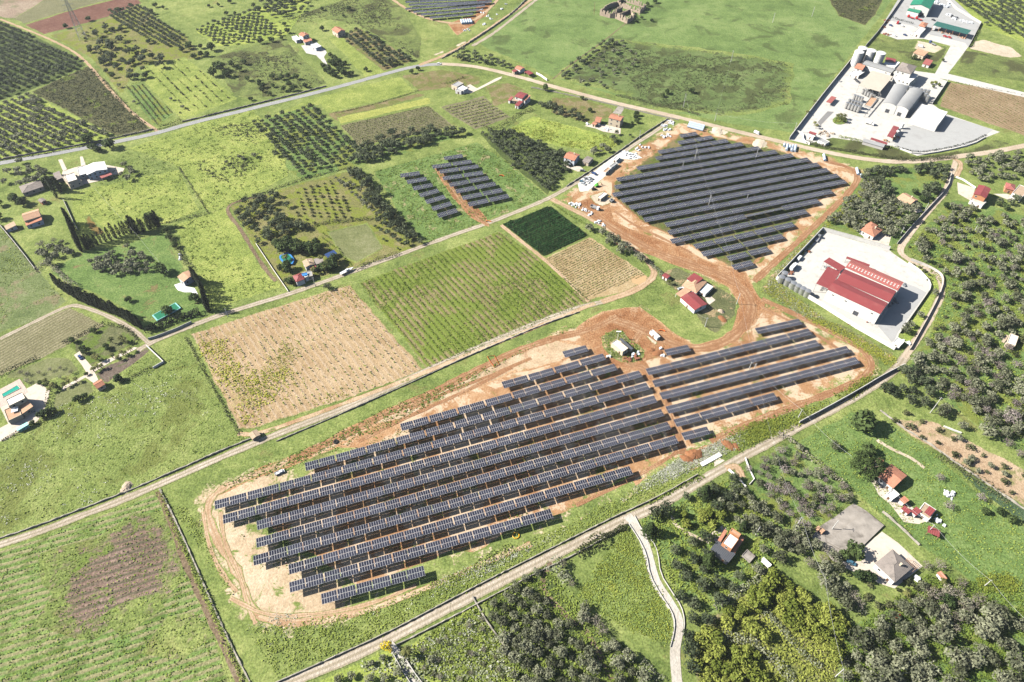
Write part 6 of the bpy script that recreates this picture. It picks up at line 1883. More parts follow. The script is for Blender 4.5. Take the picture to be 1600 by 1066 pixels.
bag_pile(FY((1085,490),(1000,610),(960,650),(1005,600)),'parked gear in shade along the factory right end',1.0,7,M['grey_car'],'yard_gear',31)
def pipes(pts,label,length,rad,px_dir,group=None,mat='pipe_blue'):
 """A roll of stacked pipe lengths: one thing per lying pipe."""
 d0,d1=G(px_dir[0]),G(px_dir[1])
 u=(d1-d0)/np.linalg.norm(d1-d0)
 for i,p in enumerate(pts):
  g=G(p)
  b=MB()
  n=max(2,int(length/2.4))
  for k in range(n):
   a=-length/2+k*length/n
   b.tube((a+0.05,0,rad),(a+length/n-0.05,0,rad),rad*(1.0 if k%2 else 0.96),n=12)
  o=b.build('pipe_roll',M[mat],None,tuple(g),math.atan2(u[1],u[0]))
  tag(o,label[i]if isinstance(label,(list,tuple))else label,'pipe roll',group)
q=K(1140,200,7.273)
pipes(q((650,232),(742,245)),['long pale blue pipe roll, left in the roll group by the road','long pale blue pipe roll, right in the roll group by the road'],
 9,1.1,q((660,190),(640,275)),'pipe rolls in the group by the dusty road')
pipes(q((620,205),(684,225),(715,222),(703,260)),['short pale blue roll at the left of the roll group','short pale roll between the two long rolls, upper left',
 'short pale roll between the two long rolls, upper right','short pale roll between the two long rolls, nearest'],4,1.0,q((660,190),(640,275)),'pipe rolls in the group by the dusty road')
pipes(q((1072,348),(1448,505)),['single pale blue pipe roll lying on the verge mid way','single pale blue pipe roll near the right corner of the site'],
 9,1.1,q((1060,300),(1078,392)))
pipes(q((1495,558),),['short pale blue pipe roll right of the corner roll'],3.5,1.1,q((1060,300),(1078,392)))
q=K(940,190,6.154)
for k in range(3):
 pipes([q((915-8*k,38+18*k))[0]],[f'long pale blue pipe roll, {ORD[k + 1]} from the road in the bundle at site corner'],14,1.2,q((850,30),(1000,70)),'pipe rolls bundled at the site corner')
q=K(620,0,7.27)
for k in range(5):
 pipes([q((740+26*k,262-2*k))[0]],[f'blue pipe roll {ORD[k + 1]} from the left in the far site stack'],9,1.3,q((760,225),(790,290)),'pipe rolls stacked on the far site')
g=G((525,691))
b=MB()
b.lathe((0,0,0),[(1.2,0.0),(1.5,0.25),(1.5,0.5),(1.2,0.75),(0.7,0.75),(0.6,0.4)],14)
tag(b.build('old_tyre',M['tyre'],None,tuple(g)),'big black tyre lying on the pale site soil','tyre')
r=thing('lamp_mast','white floodlight mast beside the white barn','lamp',tuple(G(K(930,510,11.43)((400,225))[0])))
b=MB();b.tube((0,0,0),(0,0,6.5),0.15,0.1);b.build("mast",M['white'],r)
b=MB();b.box((0,0,6.6),(3.0,0.8,0.3));b.build("lamp_head",M['white'],r)
# orange plastic fencing and yellow hoop
for pts,lb in((k10((1425,110),(1450,150),(1470,175),(1500,160),(1470,105)),'orange plastic barrier round a small pit by the lane'),):
 P=[G(p)for p in pts]
 r=thing('barrier_fence',lb,'barrier',tuple(P[0]))
 b=MB()
 for a,c in zip(P,P[1:]+P[:1]):
  a,c=a-P[0],c-P[0]
  d=c-a
  b.box(((a+c)/2+[0,0,0.5]),(np.linalg.norm(d),0.05,0.4),math.atan2(d[1],d[0]))
 b.build("mesh_panel",M['orange_paint'],r)
 b=MB()
 for a in P:
  a=a-P[0]
  b.tube((a[0],a[1],0),(a[0],a[1],1.3),0.06,n=5)
 b.build("stake",M['wood'],r)
for p,lb in((k6((1435,322))[0],'orange barrier piece at the field path junction'),(k6((1515,40))[0],'small orange barrier right of the central array'),
 (K(930,510,11.43)((1190,85))[0],'orange netting heap behind the pit cabin')):
 g=G(p)
 b=MB()
 for k in range(5):
  b.box((k*0.8-1.6,math.sin(k)*0.5,0.45),(0.9,0.3,0.8),k*0.6)
 tag(b.build('barrier_fence',M['orange_paint'],None,tuple(g)),lb,'barrier')
g=G(K(600,620,4.44)((915,965))[0])
b=MB()
for k in range(14):
 a0_,a1_=2*math.pi*k/14,2*math.pi*(k+1)/14
 b.tube((1.6*math.cos(a0_),1.6*math.sin(a0_),0.5),(1.6*math.cos(a1_),1.6*math.sin(a1_),0.5),0.25,n=5)
tag(b.build('cable_coil',M['yellow_paint'],None,tuple(g)),'yellow cable coil on the grass below the last rows','cable coil')
g=G(K(1380,860,7.273)((155,755))[0])
b=MB();b.box((0,0,0.8),(1.8,1.2,1.6),0.4,top=0.85)
b.box((0,0,1.66),(2.0,1.4,0.12),0.4)
tag(b.build('garden_box',M['orange_paint'],None,tuple(g)),'small bright orange box by the garden wall, lower right','box')
building('brick_shed','tiny terracotta roofed shed under a grey tree, lower right','shed',[B(K(1380,860,7.273)((600,250),(680,335),(735,325),(655,245)),
 2.2,'shed',rmat='terracotta',wall='white',open_=False)])
# one site worker
g=G(K(320,720,4.44)((570,715))[0])
me=bpy.data.meshes.new("person")
JV=[(0,0,0.95),(0,0,1.2),(0,0,1.42),(0,0,1.55),(0,0.02,1.70),(0.2,0,1.42),(0.28,0.05,1.15),(0.25,0.18,0.92),(-0.2,0,1.42),(-0.28,0.05,1.15),(-0.25,0.18,
 0.92),(0.11,0,0.9),(0.13,0.06,0.5),(0.13,-0.04,0.08),(0.13,0.14,0.05),(-0.11,0,0.9),(-0.13,0.02,0.5),(-0.13,-0.1,0.08),(-0.13,0.08,0.05)]
JE=[(0,1),(1,2),(2,3),(3,4),(2,5),(5,6),(6,7),(2,8),(8,9),(9,10),(0,11),(11,12),(12,13),(13,14),(0,15),(15,16),(16,17),(17,18)]
JR=[0.15,0.14,0.16,0.06,0.11,0.07,0.05,0.04,0.07,0.05,0.04,0.1,0.065,0.045,0.05,0.1,0.065,0.045,0.05]
me.from_pydata(JV,JE,[])
person=link("person",me,None,tuple(g),0.6)
md=person.modifiers.new("skin",'SKIN')
for v_,r_ in zip(me.skin_vertices[0].data if me.skin_vertices else[],JR):
 v_.radius=(r_,r_)
person.modifiers.new("sub",'SUBSURF').levels=1
me.materials.append(M['red_paint'])
tag(person,'site worker in red clothes and pale hat standing beside a table row','person')
b=MB()
b.lathe((0,0.02,1.74),[(0.2,0),(0.13,0.03),(0.1,0.12),(0.02,0.14)],10)
b.build("hat",M['white'],person)
# ---------------------------------------------------------------- the air
b=MB()
b.box((0,900,158.5),(7000,3000,320))
hz_m,hz_n=new_mat("haze_air")
hz_n.nodes.remove(hz_n.nodes["Principled BSDF"])
hv=nd(hz_n,"ShaderNodeVolumePrincipled",{"Color":(0.86,0.92,1.0,1),"Density":0.00006,"Anisotropy":0.2})
hz_n.links.new(hv.outputs[0],hz_n.nodes["Material Output"].inputs["Volume"])
tag(b.build("haze",hz_m),None,None,None,'stuff')
# ---------------------------------------------------------------- vegetation
def unit(v):
 return v/(np.linalg.norm(v,axis=-1,keepdims=True)+1e-9)
def cards(P,Nn,S,rng,asp=0.7):
 """leaf-clump quads at P facing Nn with half-size S"""
 n=len(P)
 t=unit(np.cross(Nn,unit(rng.normal(size=(n,3)))))
 b=np.cross(Nn,t)
 S=np.asarray(S).reshape(-1,1)
 j=rng.uniform(0.7,1.3,(n,4,1))
 c=np.stack([P-t*S*j[:,0],P-b*S*asp*j[:,1],P+t*S*j[:,2],P+b*S*asp*j[:,3]],1)
 c+=Nn[:,None,:]*rng.normal(0,0.12,(n,4,1))*S[:,None]
 return c.reshape(-1,3)
def blob_points(blobs,n,rng,up=0.35,low=-0.5):
 w=np.array([b[3]**2 for b in blobs])
 idx=rng.choice(len(blobs),n,p=w/w.sum())
 d=unit(rng.normal(size=(n*3,3)))
 d=d[d[:,2]>low][:n]
 bb=np.array(blobs)[idx]
 sc=np.ones((n,3))*bb[:,3:4]
 if bb.shape[1]>4:
  sc[:,2]*=bb[:,4]
 r=rng.uniform(0.72,1.08,(n,1))
 P=bb[:,:3]+d*sc*r
 N=unit(d+rng.normal(0,0.55,(n,3))+np.array([0,0,up]))
 return P,N
def crown(kind,rng,n=None):
 """(cards vertices) for a unit tree of its kind at natural size, origin at the trunk foot."""
 if kind in('olive','almond','grey'):
  R=2.5
  bl=[(0,0,2.5,1.35)]
  k=rng.integers(6,9)
  for i in range(k):
   a=2*math.pi*(i+rng.random()*0.6)/k
   q=rng.uniform(0.9,1.6)
   bl.append((q*math.cos(a),q*math.sin(a),rng.uniform(1.7,2.9),rng.uniform(0.8,1.2)))
  P,N=blob_points(bl,n or 300,rng)
  s=rng.uniform(0.22,0.46,len(P))*(1 if(n or 300)>120 else 1.75)
  if kind!='olive':
   s*=0.62
  return cards(P,N,s,rng,0.6)
 if kind in('broad','citrus'):
  R=2.2 if kind=='citrus' else 3.2
  bl=[(0,0,R*0.9,R*0.75)]
  for i in range(9):
   a=rng.random()*6.28
   q=rng.uniform(0.3,0.62)*R
   bl.append((q*math.cos(a),q*math.sin(a),R*rng.uniform(0.55,1.25),R*rng.uniform(0.36,0.5)))
  P,N=blob_points(bl,n or 380,rng)
  return cards(P,N,rng.uniform(0.24,0.5,len(P))*R/2.4*(1 if(n or 380)>120 else 1.7),rng)
 if kind=='pine':
  bl=[]
  for i in range(34):
   a=rng.random()*6.28
   q=6.2*math.sqrt(rng.random())
   bl.append((q*math.cos(a),q*math.sin(a),5.0+3.4*math.sqrt(max(0,1-(q/7.2)**2))*rng.uniform(0.75,1),rng.uniform(1.2,1.9)))
  for i in range(14):
   a=rng.random()*6.28
   bl.append((6.0*math.cos(a),6.0*math.sin(a),rng.uniform(3,5.4),rng.uniform(1.1,1.7)))
  P,N=blob_points(bl,n or 2600,rng)
  return cards(P,N,rng.uniform(0.25,0.5,len(P)),rng,0.6)
 if kind=='conifer':
  n=n or 620
  z=rng.uniform(0.5,9.5,n)
  r=3.4*(1-(z/10.2))**0.75*(0.75+0.35*np.abs(np.sin(z*2.6)))*rng.uniform(0.6,1.05,n)
  a=rng.random(n)*6.28
  P=np.stack([r*np.cos(a),r*np.sin(a),z],1)
  N=unit(np.stack([np.cos(a),np.sin(a),np.full(n,0.9)],1)+rng.normal(0,0.5,(n,3)))
  return cards(P,N,rng.uniform(0.3,0.6,n),rng)
 if kind=='cypress':
  n=n or 420
  z=rng.uniform(0.2,11,n)
  r=1.25*np.sin(np.clip((z+0.8)/12,0,1)*math.pi)**0.6*rng.uniform(0.6,1.08,n)
  a=rng.random(n)*6.28
  P=np.stack([r*np.cos(a),r*np.sin(a),z],1)
  N=unit(np.stack([np.cos(a),np.sin(a),np.full(n,0.45)],1)+rng.normal(0,0.4,(n,3)))
  return cards(P,N,rng.uniform(0.22,0.48,n),rng,0.55)
 if kind=='mimosa':
  bl=[(0,0,3.2,2.0)]+[(rng.normal(0,1.1),rng.normal(0,1.1),rng.uniform(2,4.6),rng.uniform(0.8,1.3))for _ in range(9)]
  P,N=blob_points(bl,n or 420,rng)
  return cards(P,N,rng.uniform(0.2,0.42,len(P)),rng)
 if kind=='bush':
  bl=[(0,0,0.5,0.9)]+[(rng.normal(0,0.55),rng.normal(0,0.55),rng.uniform(0.3,0.9),rng.uniform(0.4,0.7))for _ in range(4)]
  P,N=blob_points(bl,n or 110,rng)
  return cards(P,N,rng.uniform(0.16,0.36,len(P)),rng)
 raise KeyError(kind)
def quads_of(v):
 return np.arange(len(v)).reshape(-1,4)
def trunk_mesh(kind,rng):
 b=MB()
 spec={'olive':(1.7,0.26,4),'almond':(1.8,0.2,5),'grey':(1.8,0.2,5),'broad':(2.4,0.3,4),'citrus':(1.4,0.16,3),'pine':(5.0,0.5,6),'conifer':(8.0,0.25,0),
  'cypress':(9.0,0.2,0),'mimosa':(2.4,0.18,4),'bush':(0.4,0.08,2)}[kind]
 h,r,k=spec
 top=(rng.normal(0,0.12),rng.normal(0,0.12),h)
 b.tube((0,0,-0.1),(top[0]*0.4,top[1]*0.4,h*0.5),r,r*0.8,7)
 b.tube((top[0]*0.4,top[1]*0.4,h*0.5),top,r*0.8,r*0.55,7)
 reach={'pine':4.5,'olive':1.5,'almond':1.7,'grey':1.7,'broad':1.8}.get(kind,0.9)
 for i in range(k):
  a=2*math.pi*(i+rng.random()*0.5)/k
  mid=(top[0]+reach*0.5*math.cos(a),top[1]+reach*0.5*math.sin(a),h+reach*0.35)
  end=(top[0]+reach*math.cos(a+0.2),top[1]+reach*math.sin(a+0.2),h+reach*0.75)
  b.tube(top,mid,r*0.5,r*0.35,5)
  b.tube(mid,end,r*0.35,r*0.12,5)
  if kind in('almond','grey'):
   for q in(-0.6,0.6):
    b.tube(mid,(mid[0]+0.9*math.cos(a+q),mid[1]+0.9*math.sin(a+q),mid[2]+0.9),r*0.25,r*0.08,4)
 return b.mesh("trunk",M['greybark']if kind in('almond','grey')else M['bark'])
TREE={}
def tree_variants(key,kind,mat,nvar,n=None):
 out=[]
 for i in range(nvar):
  r=np.random.default_rng(abs(hash_(key))%9973+i)
  v=crown(kind,r,n)
  out.append((trunk_mesh(kind,r),np_mesh("crown",v,quads_of(v),mat)))
 TREE[key]=out
def hash_(s):
 h=7
 for c in s:
  h=(h*31+ord(c))%1000003
 return h
tree_variants('olive','olive',L['olive'],6)
tree_variants('olive_dark','olive',L['olive_dark'],5)
tree_variants('almond','almond',L['almond'],4,260)
tree_variants('grey','grey',L['grey'],3,220)
tree_variants('broad','broad',L['broad'],5)
tree_variants('citrus','citrus',L['citrus'],5)
tree_variants('pine','pine',L['pine'],2)
tree_variants('conifer','conifer',L['pine'],2)
tree_variants('cypress','cypress',L['cypress'],4)
tree_variants('mimosa','mimosa',L['mimosa'],1)
tree_variants('bush','bush',L['scrub'],4)
NAMES={'olive':('olive_tree','olive tree'),'olive_dark':('olive_tree','olive tree'),'almond':('almond_tree','almond tree'),'grey':('bare_tree','tree'),
 'broad':('broadleaf_tree','tree'),'citrus':('citrus_tree','citrus tree'),'pine':('umbrella_pine','pine tree'),'conifer':('conifer','conifer'),'cypress':('cypress',
 'cypress'),'mimosa':('mimosa_tree','tree'),'bush':('shrub','shrub')}
FAR_N={'olive':46,'olive_dark':46,'citrus':60,'broad':60,'almond':60,'grey':60,'bush':34,'cypress':90}
PLANTS=[]
def plant(key,xy,s,label,group=None):
 PLANTS.append((xy[0],xy[1],s,key,label,group))
def blocked(x,y):
 for c,hx,hy,th in BUILT:
  dx,dy=x-c[0],y-c[1]
  if dx*dx+dy*dy<900:
   k,l=math.cos(th),math.sin(th)
   if abs(dx*k+dy*l)<hx+1.2 and abs(dy*k-dx*l)<hy+1.2:
    return True
 for P,w in LANES:
  if((P-(x,y))**2).sum(1).min()<(w+1.3)**2:
   return True
 return False
def grid_in(px,along,sp,jit,drop,seed):
 poly=[G(p)[:2]for p in px]
 u=G(along[1])[:2]-G(along[0])[:2]
 u/=np.linalg.norm(u)
 v=np.array([-u[1],u[0]])
 A=np.array(poly)
 a,b=A@u,A@v
 r=np.random.default_rng(seed)
 ii=np.arange(a.min(),a.max(),sp[0])
 jj=np.arange(b.min(),b.max(),sp[1])
 X,Y=np.meshgrid(ii,jj)
 X=X+(np.arange(len(jj))%2)[:,None]*sp[0]*0.5*(1 if jit>0.3 else 0)
 P=X.ravel()[:,None]*u+Y.ravel()[:,None]*v+r.normal(0,jit*0.7,(X.size,2))
 P=P[inside(P,poly)]
 return P[r.random(len(P))>drop],r
def grove(key,px,along,sp,size,label,group,jit=0.5,drop=0.05,seed=1,mix=None):
 P,r=grid_in(px,along,sp,jit,drop,seed)
 for p in P:
  k=key
  lb,gr=label,group
  if mix and r.random()<mix[1]:
   k,lb,gr=mix[0],mix[2],mix[3]
  plant(k,p,max(0.3,1.17*r.normal(size,size*0.2)),lb,gr)
  # groves: top left
grove('olive_dark',[(-60,24),(0,38),(58,62),(122,94),(130,103),(45,140),(-60,178)],((0,60),(120,110)),(4.6,6.6),0.84,'dark olive tree in the dense grove at the top left corner',
 'dense olive grove, top left corner',seed=2)
grove('olive',[(-60,184),(44,150),(176,212),(108,230),(-60,258)],((0,170),(130,228)),(3.7,6.4),0.86,'olive tree in the rows above the main road at the left edge',
 'olive rows above the main road, left',jit=0.35,seed=3)
grove('olive_dark',[(168,20),(214,8),(290,56),(280,78),(232,66),(190,44)],((175,20),(262,72)),(4.6,5.6),0.75,'small olive in the rows right of the ploughed red field',
 'olive rows by the ploughed field',jit=0.4,seed=4)
grove('olive_dark',[(302,48),(400,16),(446,54),(400,66),(345,72)],((310,50),(440,62)),(5.5,7),0.75,'small olive in the far rows near the top left-centre',
 'far olive rows near the top',jit=0.4,seed=5)
grove('olive_dark',[(130,58),(168,44),(224,82),(262,98),(230,126),(185,124),(150,92)],((150,60),(250,100)),(11,12),1.35,'large olive scattered in the weedy orchard below the pylon',
 'scattered large olives below the pylon',jit=3.0,drop=0.35,seed=6)
grove('bush',[(120,55),(170,32),(205,60),(240,80),(160,90)],((150,60),(250,100)),(7,7),0.9,'small bush in the weedy orchard below the pylon','small bushes below the pylon',
 jit=2.0,drop=0.4,seed=7)
grove('broad',[(280,72),(335,78),(370,120),(345,130),(300,95)],((280,72),(340,120)),(11,11),1.0,'dark rounded tree in the row above the striped pale field',
 'dark trees above the pale field',jit=3.0,drop=0.4,seed=8)
grove('bush',k1((860,425),(1130,360),(1450,600),(1130,720)),(k1((900,430))[0],k1((1160,700))[0]),(2.6,7.5),0.55,'small vine bush in sparse rows on the pale field',
 'sparse vine rows, pale field',jit=0.3,drop=0.3,seed=9)
grove('broad',[(400,126),(450,120),(470,140),(420,152)],((400,140),(470,135)),(8,9),0.8,'dark tree by the stone wall of the wild field','trees at the wild field wall',
 jit=2.0,drop=0.35,seed=10)
grove('olive_dark',[(538,64),(556,44),(642,94),(598,110)],((545,62),(600,108)),(6.0,6.6),0.92,'round olive in the grove between red barn house and road',
 'olive grove by the tall red-roofed house',jit=0.5,seed=11)
grove('olive',k1((280,1000),(100,1010),(0,1090),(0,1180),(160,1170),(300,1130)),((0,260),(60,250)),(6.5,7),1.0,'olive near the grey hipped house below the main road',
 'olives by the grey hipped house',jit=1.5,drop=0.25,seed=12)
# centre
grove('olive_dark',[(394,193),(490,166),(506,188),(556,232),(540,258),(470,278),(436,250)],((395,195),(470,275)),(5.2,6.4),0.82,'dark green tree in the dense grove left of the striped vineyard',
 'dense grove left of the striped vineyard',jit=0.6,seed=13)
grove('olive_dark',[(556,232),(610,214),(648,202),(714,204),(732,210),(640,234),(548,262)],((560,230),(730,207)),(5.5,6.5),1.12,'dark tree in the thick belt below the striped vineyard',
 'tree belt below the striped vineyard',jit=1.2,seed=14)
grove('olive_dark',[(750,210),(800,205),(876,240),(902,257),(878,274),(854,302),(802,262)],((750,210),(855,300)),(4.8,5.4),0.88,'dark tree in the dense grove beside the narrow solar array',
 'dense grove by the central array',jit=0.6,seed=15)
grove('olive_dark',[(545,272),(560,266),(606,320),(662,376),(650,386),(600,352)],((548,270),(660,380)),(5.4,5.4),1.12,'dark tree in the belt between orchard and central solar field',
 'tree belt by the central solar field',jit=0.8,seed=16)
grove('bush',[(455,300),(520,282),(545,318),(560,342),(470,352)],((460,300),(475,350)),(4.6,5.2),0.85,'small orchard bush in the grid above the palm garden',
 'small orchard grid',jit=0.4,seed=17)
grove('olive',[(520,280),(548,272),(600,340),(578,340)],((522,280),(590,340)),(5,5.5),0.7,'small olive in the diagonal rows above the striped grass','diagonal olive rows',
 jit=0.4,seed=18)
grove('olive_dark',[(366,322),(440,298),(460,352),(500,358),(400,382)],((370,325),(470,350)),(6,6.5),1.05,'dark tree in the loose grove left of the small orchard',
 'loose grove left of the orchard',jit=1.5,drop=0.2,seed=19)
grove('olive_dark',[(578,350),(612,342),(652,380),(610,396)],((580,350),(640,385)),(6.5,6.5),0.75,'small olive in the square orchard beside the striped grass',
 'square orchard olives',jit=0.5,seed=20)
grove('olive_dark',k3((165,640),(290,650),(450,715),(440,760),(300,715),(180,680)),((860,170),(910,185)),(5.5,6),0.95,'dark tree along the brown paddock edge near the lime meadow',
 'trees at the brown paddock',jit=1.5,drop=0.15,seed=21)
grove('olive',k3((260,480),(570,250),(690,260),(800,330),(800,400),(700,480),(620,560),(420,530)),((870,120),(950,65)),(8.5,9),0.75,'small dark bush-olive scattered in the big pasture corner',
 'scattered bush-olives in the pasture',jit=2.5,drop=0.35,seed=22)
grove('olive_dark',k3((280,470),(560,255),(640,270),(330,500)),((870,120),(950,65)),(6,6),0.85,'dark olive along the pasture path','olives along the pasture path',
 jit=1.0,drop=0.25,seed=23)
grove('olive_dark',k2((1170,350),(1290,290),(1579,395),(1579,440),(1300,390)),((700,90),(800,105)),(6.0,6.5),0.85,'small dark olive between dusty road and big pasture',
 'olives by the dusty road bend',jit=0.7,drop=0.15,seed=24)
# right
grove('olive',[(1290,352),(1352,272),(1372,300),(1440,325),(1402,380),(1335,362)],((1295,350),(1400,376)),(5.2,5.6),1.0,'olive in the dense grove above the white factory wall',
 'dense grove above the factory wall',jit=0.7,seed=25)
grove('olive_dark',[(1345,280),(1360,264),(1480,262),(1478,292),(1440,318),(1428,300),(1465,286),(1420,268),(1375,278),(1400,305),(1380,310)],((1350,270),
 (1480,275)),(6,6),1.1,'dark tree around the brown clearing on the right','dark trees round the brown clearing',jit=1.0,seed=26)
grove('olive_dark',[(1470,-15),(1640,-25),(1640,80),(1540,40)],((1480,0),(1552,48)),(4.2,9.5),0.85,'dark tree in the yellow-green orchard rows, top right',
 'orchard rows, top right',jit=0.35,seed=27)
grove('olive',[(1415,388),(1492,318),(1535,330),(1640,360),(1640,560),(1520,560),(1455,520),(1480,452),(1470,428)],((1420,390),(1600,480)),(6.6,7.0),1.05,
 'grey-green olive on the right slope beside the curving lane','olives on the right slope',jit=2.0,drop=0.33,seed=28,mix=('almond',0.14,'pale grey almond on the right slope beside the curving lane',
 'almonds on the right slope'))
grove('olive',[(1455,520),(1520,560),(1640,560),(1640,700),(1560,680),(1450,605),(1412,585)],((1420,560),(1600,640)),(6.2,6.6),1.15,'olive on the slope above the bright bare terrace',
 'olives above the bright terrace',jit=1.8,drop=0.2,seed=29,mix=('almond',0.2,'pale pinkish almond above the bright bare terrace','almonds above the bright terrace'))
grove('bush',[(1392,640),(1456,652),(1514,688),(1630,752),(1630,805),(1556,762),(1495,722),(1432,684),(1380,650)],((1400,650),(1600,760)),(8.5,8),1.25,
 'small round bush on the bright bare terrace','bushes on the bright terrace',jit=1.5,drop=0.25,seed=30)
grove('olive_dark',k12((660,320),(900,110),(1000,230),(1000,420),(900,440),(780,400)),((1370,600),(1450,620)),(7,7),1.25,'dark full olive close to the road junction, right',
 'dark olives at the right junction',jit=1.5,drop=0.1,seed=31)
grove('almond',[(1166,736),(1240,694),(1330,772),(1305,808),(1240,838),(1215,800)],((1170,735),(1300,800)),(4.5,4.8),0.85,'grey blossoming almond in the plot by the bottom road',
 'almond plot by the bottom road',jit=1.4,drop=0.22,seed=32,mix=('olive',0.3,'olive among grey almonds in the plot by bottom road','olives in the almond plot'))
grove('olive',k4((1180,1040),(1270,960),(1640,930),(1640,1100),(1250,1140)),((1500,260),(1600,270)),(6.5,7),1.05,'olive in the grove beside the dusty road at right edge',
 'olives at the right edge by dusty road',jit=1.2,drop=0.15,seed=33)
grove('olive_dark',K(1380,270,7.27)((1250,330),(1600,300),(1700,480),(1400,420)),((1560,320),(1600,330)),(7,7),1.0,'dark tree below the villas at the right edge',
 'dark trees below the villas',jit=1.5,drop=0.2,seed=34)
grove('bush',FY((1120,300),(1320,390),(1370,440),(1355,520),(1290,500),(1200,380)),((1430,420),(1460,440)),(4.2,4.5),0.9,'small round bush in the green strip round factory yard',
 'bushes round the factory yard',jit=0.6,drop=0.15,seed=35)
grove('olive',FY((1285,560),(1330,560),(1180,880),(1110,960),(1060,890)),((1400,520),(1440,470)),(6.5,6),1.1,'olive in the green strip below the factory yard',
 'olives below the factory yard',jit=1.5,drop=0.35,seed=36)
# bottom
grove('olive',[(754,940),(850,884),(895,945),(930,990),(1000,1042),(1020,1100),(815,1110),(775,990)],((760,940),(1000,1060)),(5.4,5.6),0.98,'grey-green olive in the dense grove at the bottom centre',
 'dense olive grove, bottom centre',jit=0.9,drop=0.05,seed=37)
grove('olive',[(862,878),(930,830),(975,815),(905,860),(895,935),(1000,1025),(990,1035),(900,960)],((870,870),(980,1010)),(6.0,5),1.1,'olive along the edge of the buttercup field',
 'olives edging the buttercup field',jit=1.2,drop=0.2,seed=38,mix=('grey',0.3,'grey leafless tree along the edge of the buttercup field','bare trees edging the buttercup field'))
grove('grey',[(645,1010),(745,950),(790,1030),(820,1110),(672,1110)],((650,1010),(740,955)),(5.6,6.0),0.5,'pale grey-green young tree in the lime shrub plot',
 'young trees in the lime shrub plot',jit=1.2,drop=0.2,seed=39)
grove('citrus',[(1080,1002),(1112,972),(1150,945),(1190,990),(1240,1050),(1250,1110),(1095,1110)],((1085,1000),(1200,1085)),(4.4,4.8),1.25,'yellow-green citrus tree in the lower left citrus terrace',
 'citrus trees, lower terrace',jit=0.6,seed=40)
grove('citrus',[(1158,938),(1210,892),(1325,985),(1300,1040),(1260,1050)],((1165,935),(1290,1030)),(4.4,4.8),1.25,'yellow-green citrus tree in the upper right citrus terrace',
 'citrus trees, upper terrace',jit=0.6,drop=0.06,seed=41)
grove('olive',[(1325,985),(1440,935),(1490,960),(1500,1110),(1310,1110)],((1325,985),(1440,1060)),(6.4,6.4),1.3,'big dark olive in the crowded grove at the bottom right',
 'big olives, bottom right',jit=1.8,drop=0.12,seed=42)
grove('olive_dark',[(1002,815),(1040,790),(1090,765),(1150,745),(1165,790),(1110,800),(1060,790),(1035,820),(1020,830)],((1005,815),(1150,750)),(7,7),1.15,
 'dark tree in the thick belt below the bottom road, right','tree belt below the bottom road',jit=1.5,drop=0.08,seed=43)
grove('olive_dark',[(1045,835),(1110,835),(1105,865),(1130,890),(1195,895),(1110,962),(1062,915),(1040,870)],((1045,840),(1150,920)),(7.6,7.6),1.15,'dark tree in the garden between winding lane and terrace house',
 'garden trees by the winding lane',jit=1.6,drop=0.15,seed=44)
grove('olive',[(1170,845),(1215,850),(1245,880),(1210,895),(1160,900)],((1170,850),(1230,885)),(6.0,6.0),1.15,'olive right of the white terrace house',
 'olives right of terrace house',jit=1.3,drop=0.15,seed=45)
grove('citrus',[(1062,800),(1100,795),(1130,812),(1112,832),(1070,822)],((1062,800),(1120,820)),(4.6,5),0.95,'bright citrus tree in the ring garden of the terrace house',
 'citrus in the ring garden',jit=0.6,drop=0.1,seed=46)
grove('olive_dark',[(1050,925),(1110,965),(1075,1000),(1085,1060),(1060,1060),(1062,985)],((1055,930),(1080,1050)),(6.2,6),1.2,'dark olive right of the lower winding lane',
 'olives right of the lower winding lane',jit=1.4,drop=0.12,seed=47)
grove('olive',[(1230,845),(1262,862),(1330,930),(1345,965),(1315,960),(1245,890)],((1240,850),(1330,950)),(6.4,6.2),1.15,'grey olive along the old concrete yard terrace',
 'olives along the old concrete yard',jit=1.6,drop=0.2,seed=48)
grove('grey',[(1440,880),(1500,910),(1530,960),(1500,1020),(1440,960)],((1440,890),(1520,960)),(7.5,7.5),1.15,'grey leafless tree in the dark thicket, lower right',
 'bare trees in the lower right thicket',jit=2.0,drop=0.25,seed=49)
grove('olive',[(480,1085),(560,1036),(612,1012),(640,1068),(640,1100),(470,1110)],((490,1075),(610,1015)),(7,7),0.7,'small grey shrub-olive in the plot below bottom road, left',
 'shrub-olives below the bottom road',jit=1.6,drop=0.3,seed=50)
# left gardens
grove('olive',[(130,415),(205,385),(232,410),(235,432),(185,435)],((135,415),(225,405)),(5.4,5.6),1.0,'olive in the small grove inside the cypress garden',
 'olives in the cypress garden',jit=0.9,drop=0.05,seed=51)
grove('olive',[(60,380),(112,375),(122,400),(80,415),(60,400)],((60,380),(120,395)),(7,7),1.15,'grey olive in the thicket left of the cypress row','olives left of cypress row',
 jit=1.5,drop=0.15,seed=52,mix=('grey',0.3,'grey leafless tree in the thicket left of cypress row','bare trees left of cypress row'))
grove('broad',k1((540,880),(700,880),(720,940),(560,960)),((140,228),(180,235)),(8,7),1.1,'dark tree beside the main road by the long white house','dark trees by the long white house',
 jit=2.0,drop=0.3,seed=53)
grove('broad',K(430,380,11.85)((0,30),(420,-20),(900,40),(880,220),(480,240),(380,180),(60,190)),((435,385),(500,385)),(3.9,3.9),0.95,'dark garden tree around the palm garden houses',
 'palm garden trees',jit=1.5,drop=0.15,seed=54)
grove('broad',K(430,380,11.85)((60,480),(250,480),(300,700),(420,780),(700,700),(960,640),(960,720),(280,850)),((435,385),(500,385)),(3.9,3.9),0.9,'dark garden tree between maroon house and the lane',
 'trees in front of the maroon house',jit=1.3,drop=0.1,seed=55)
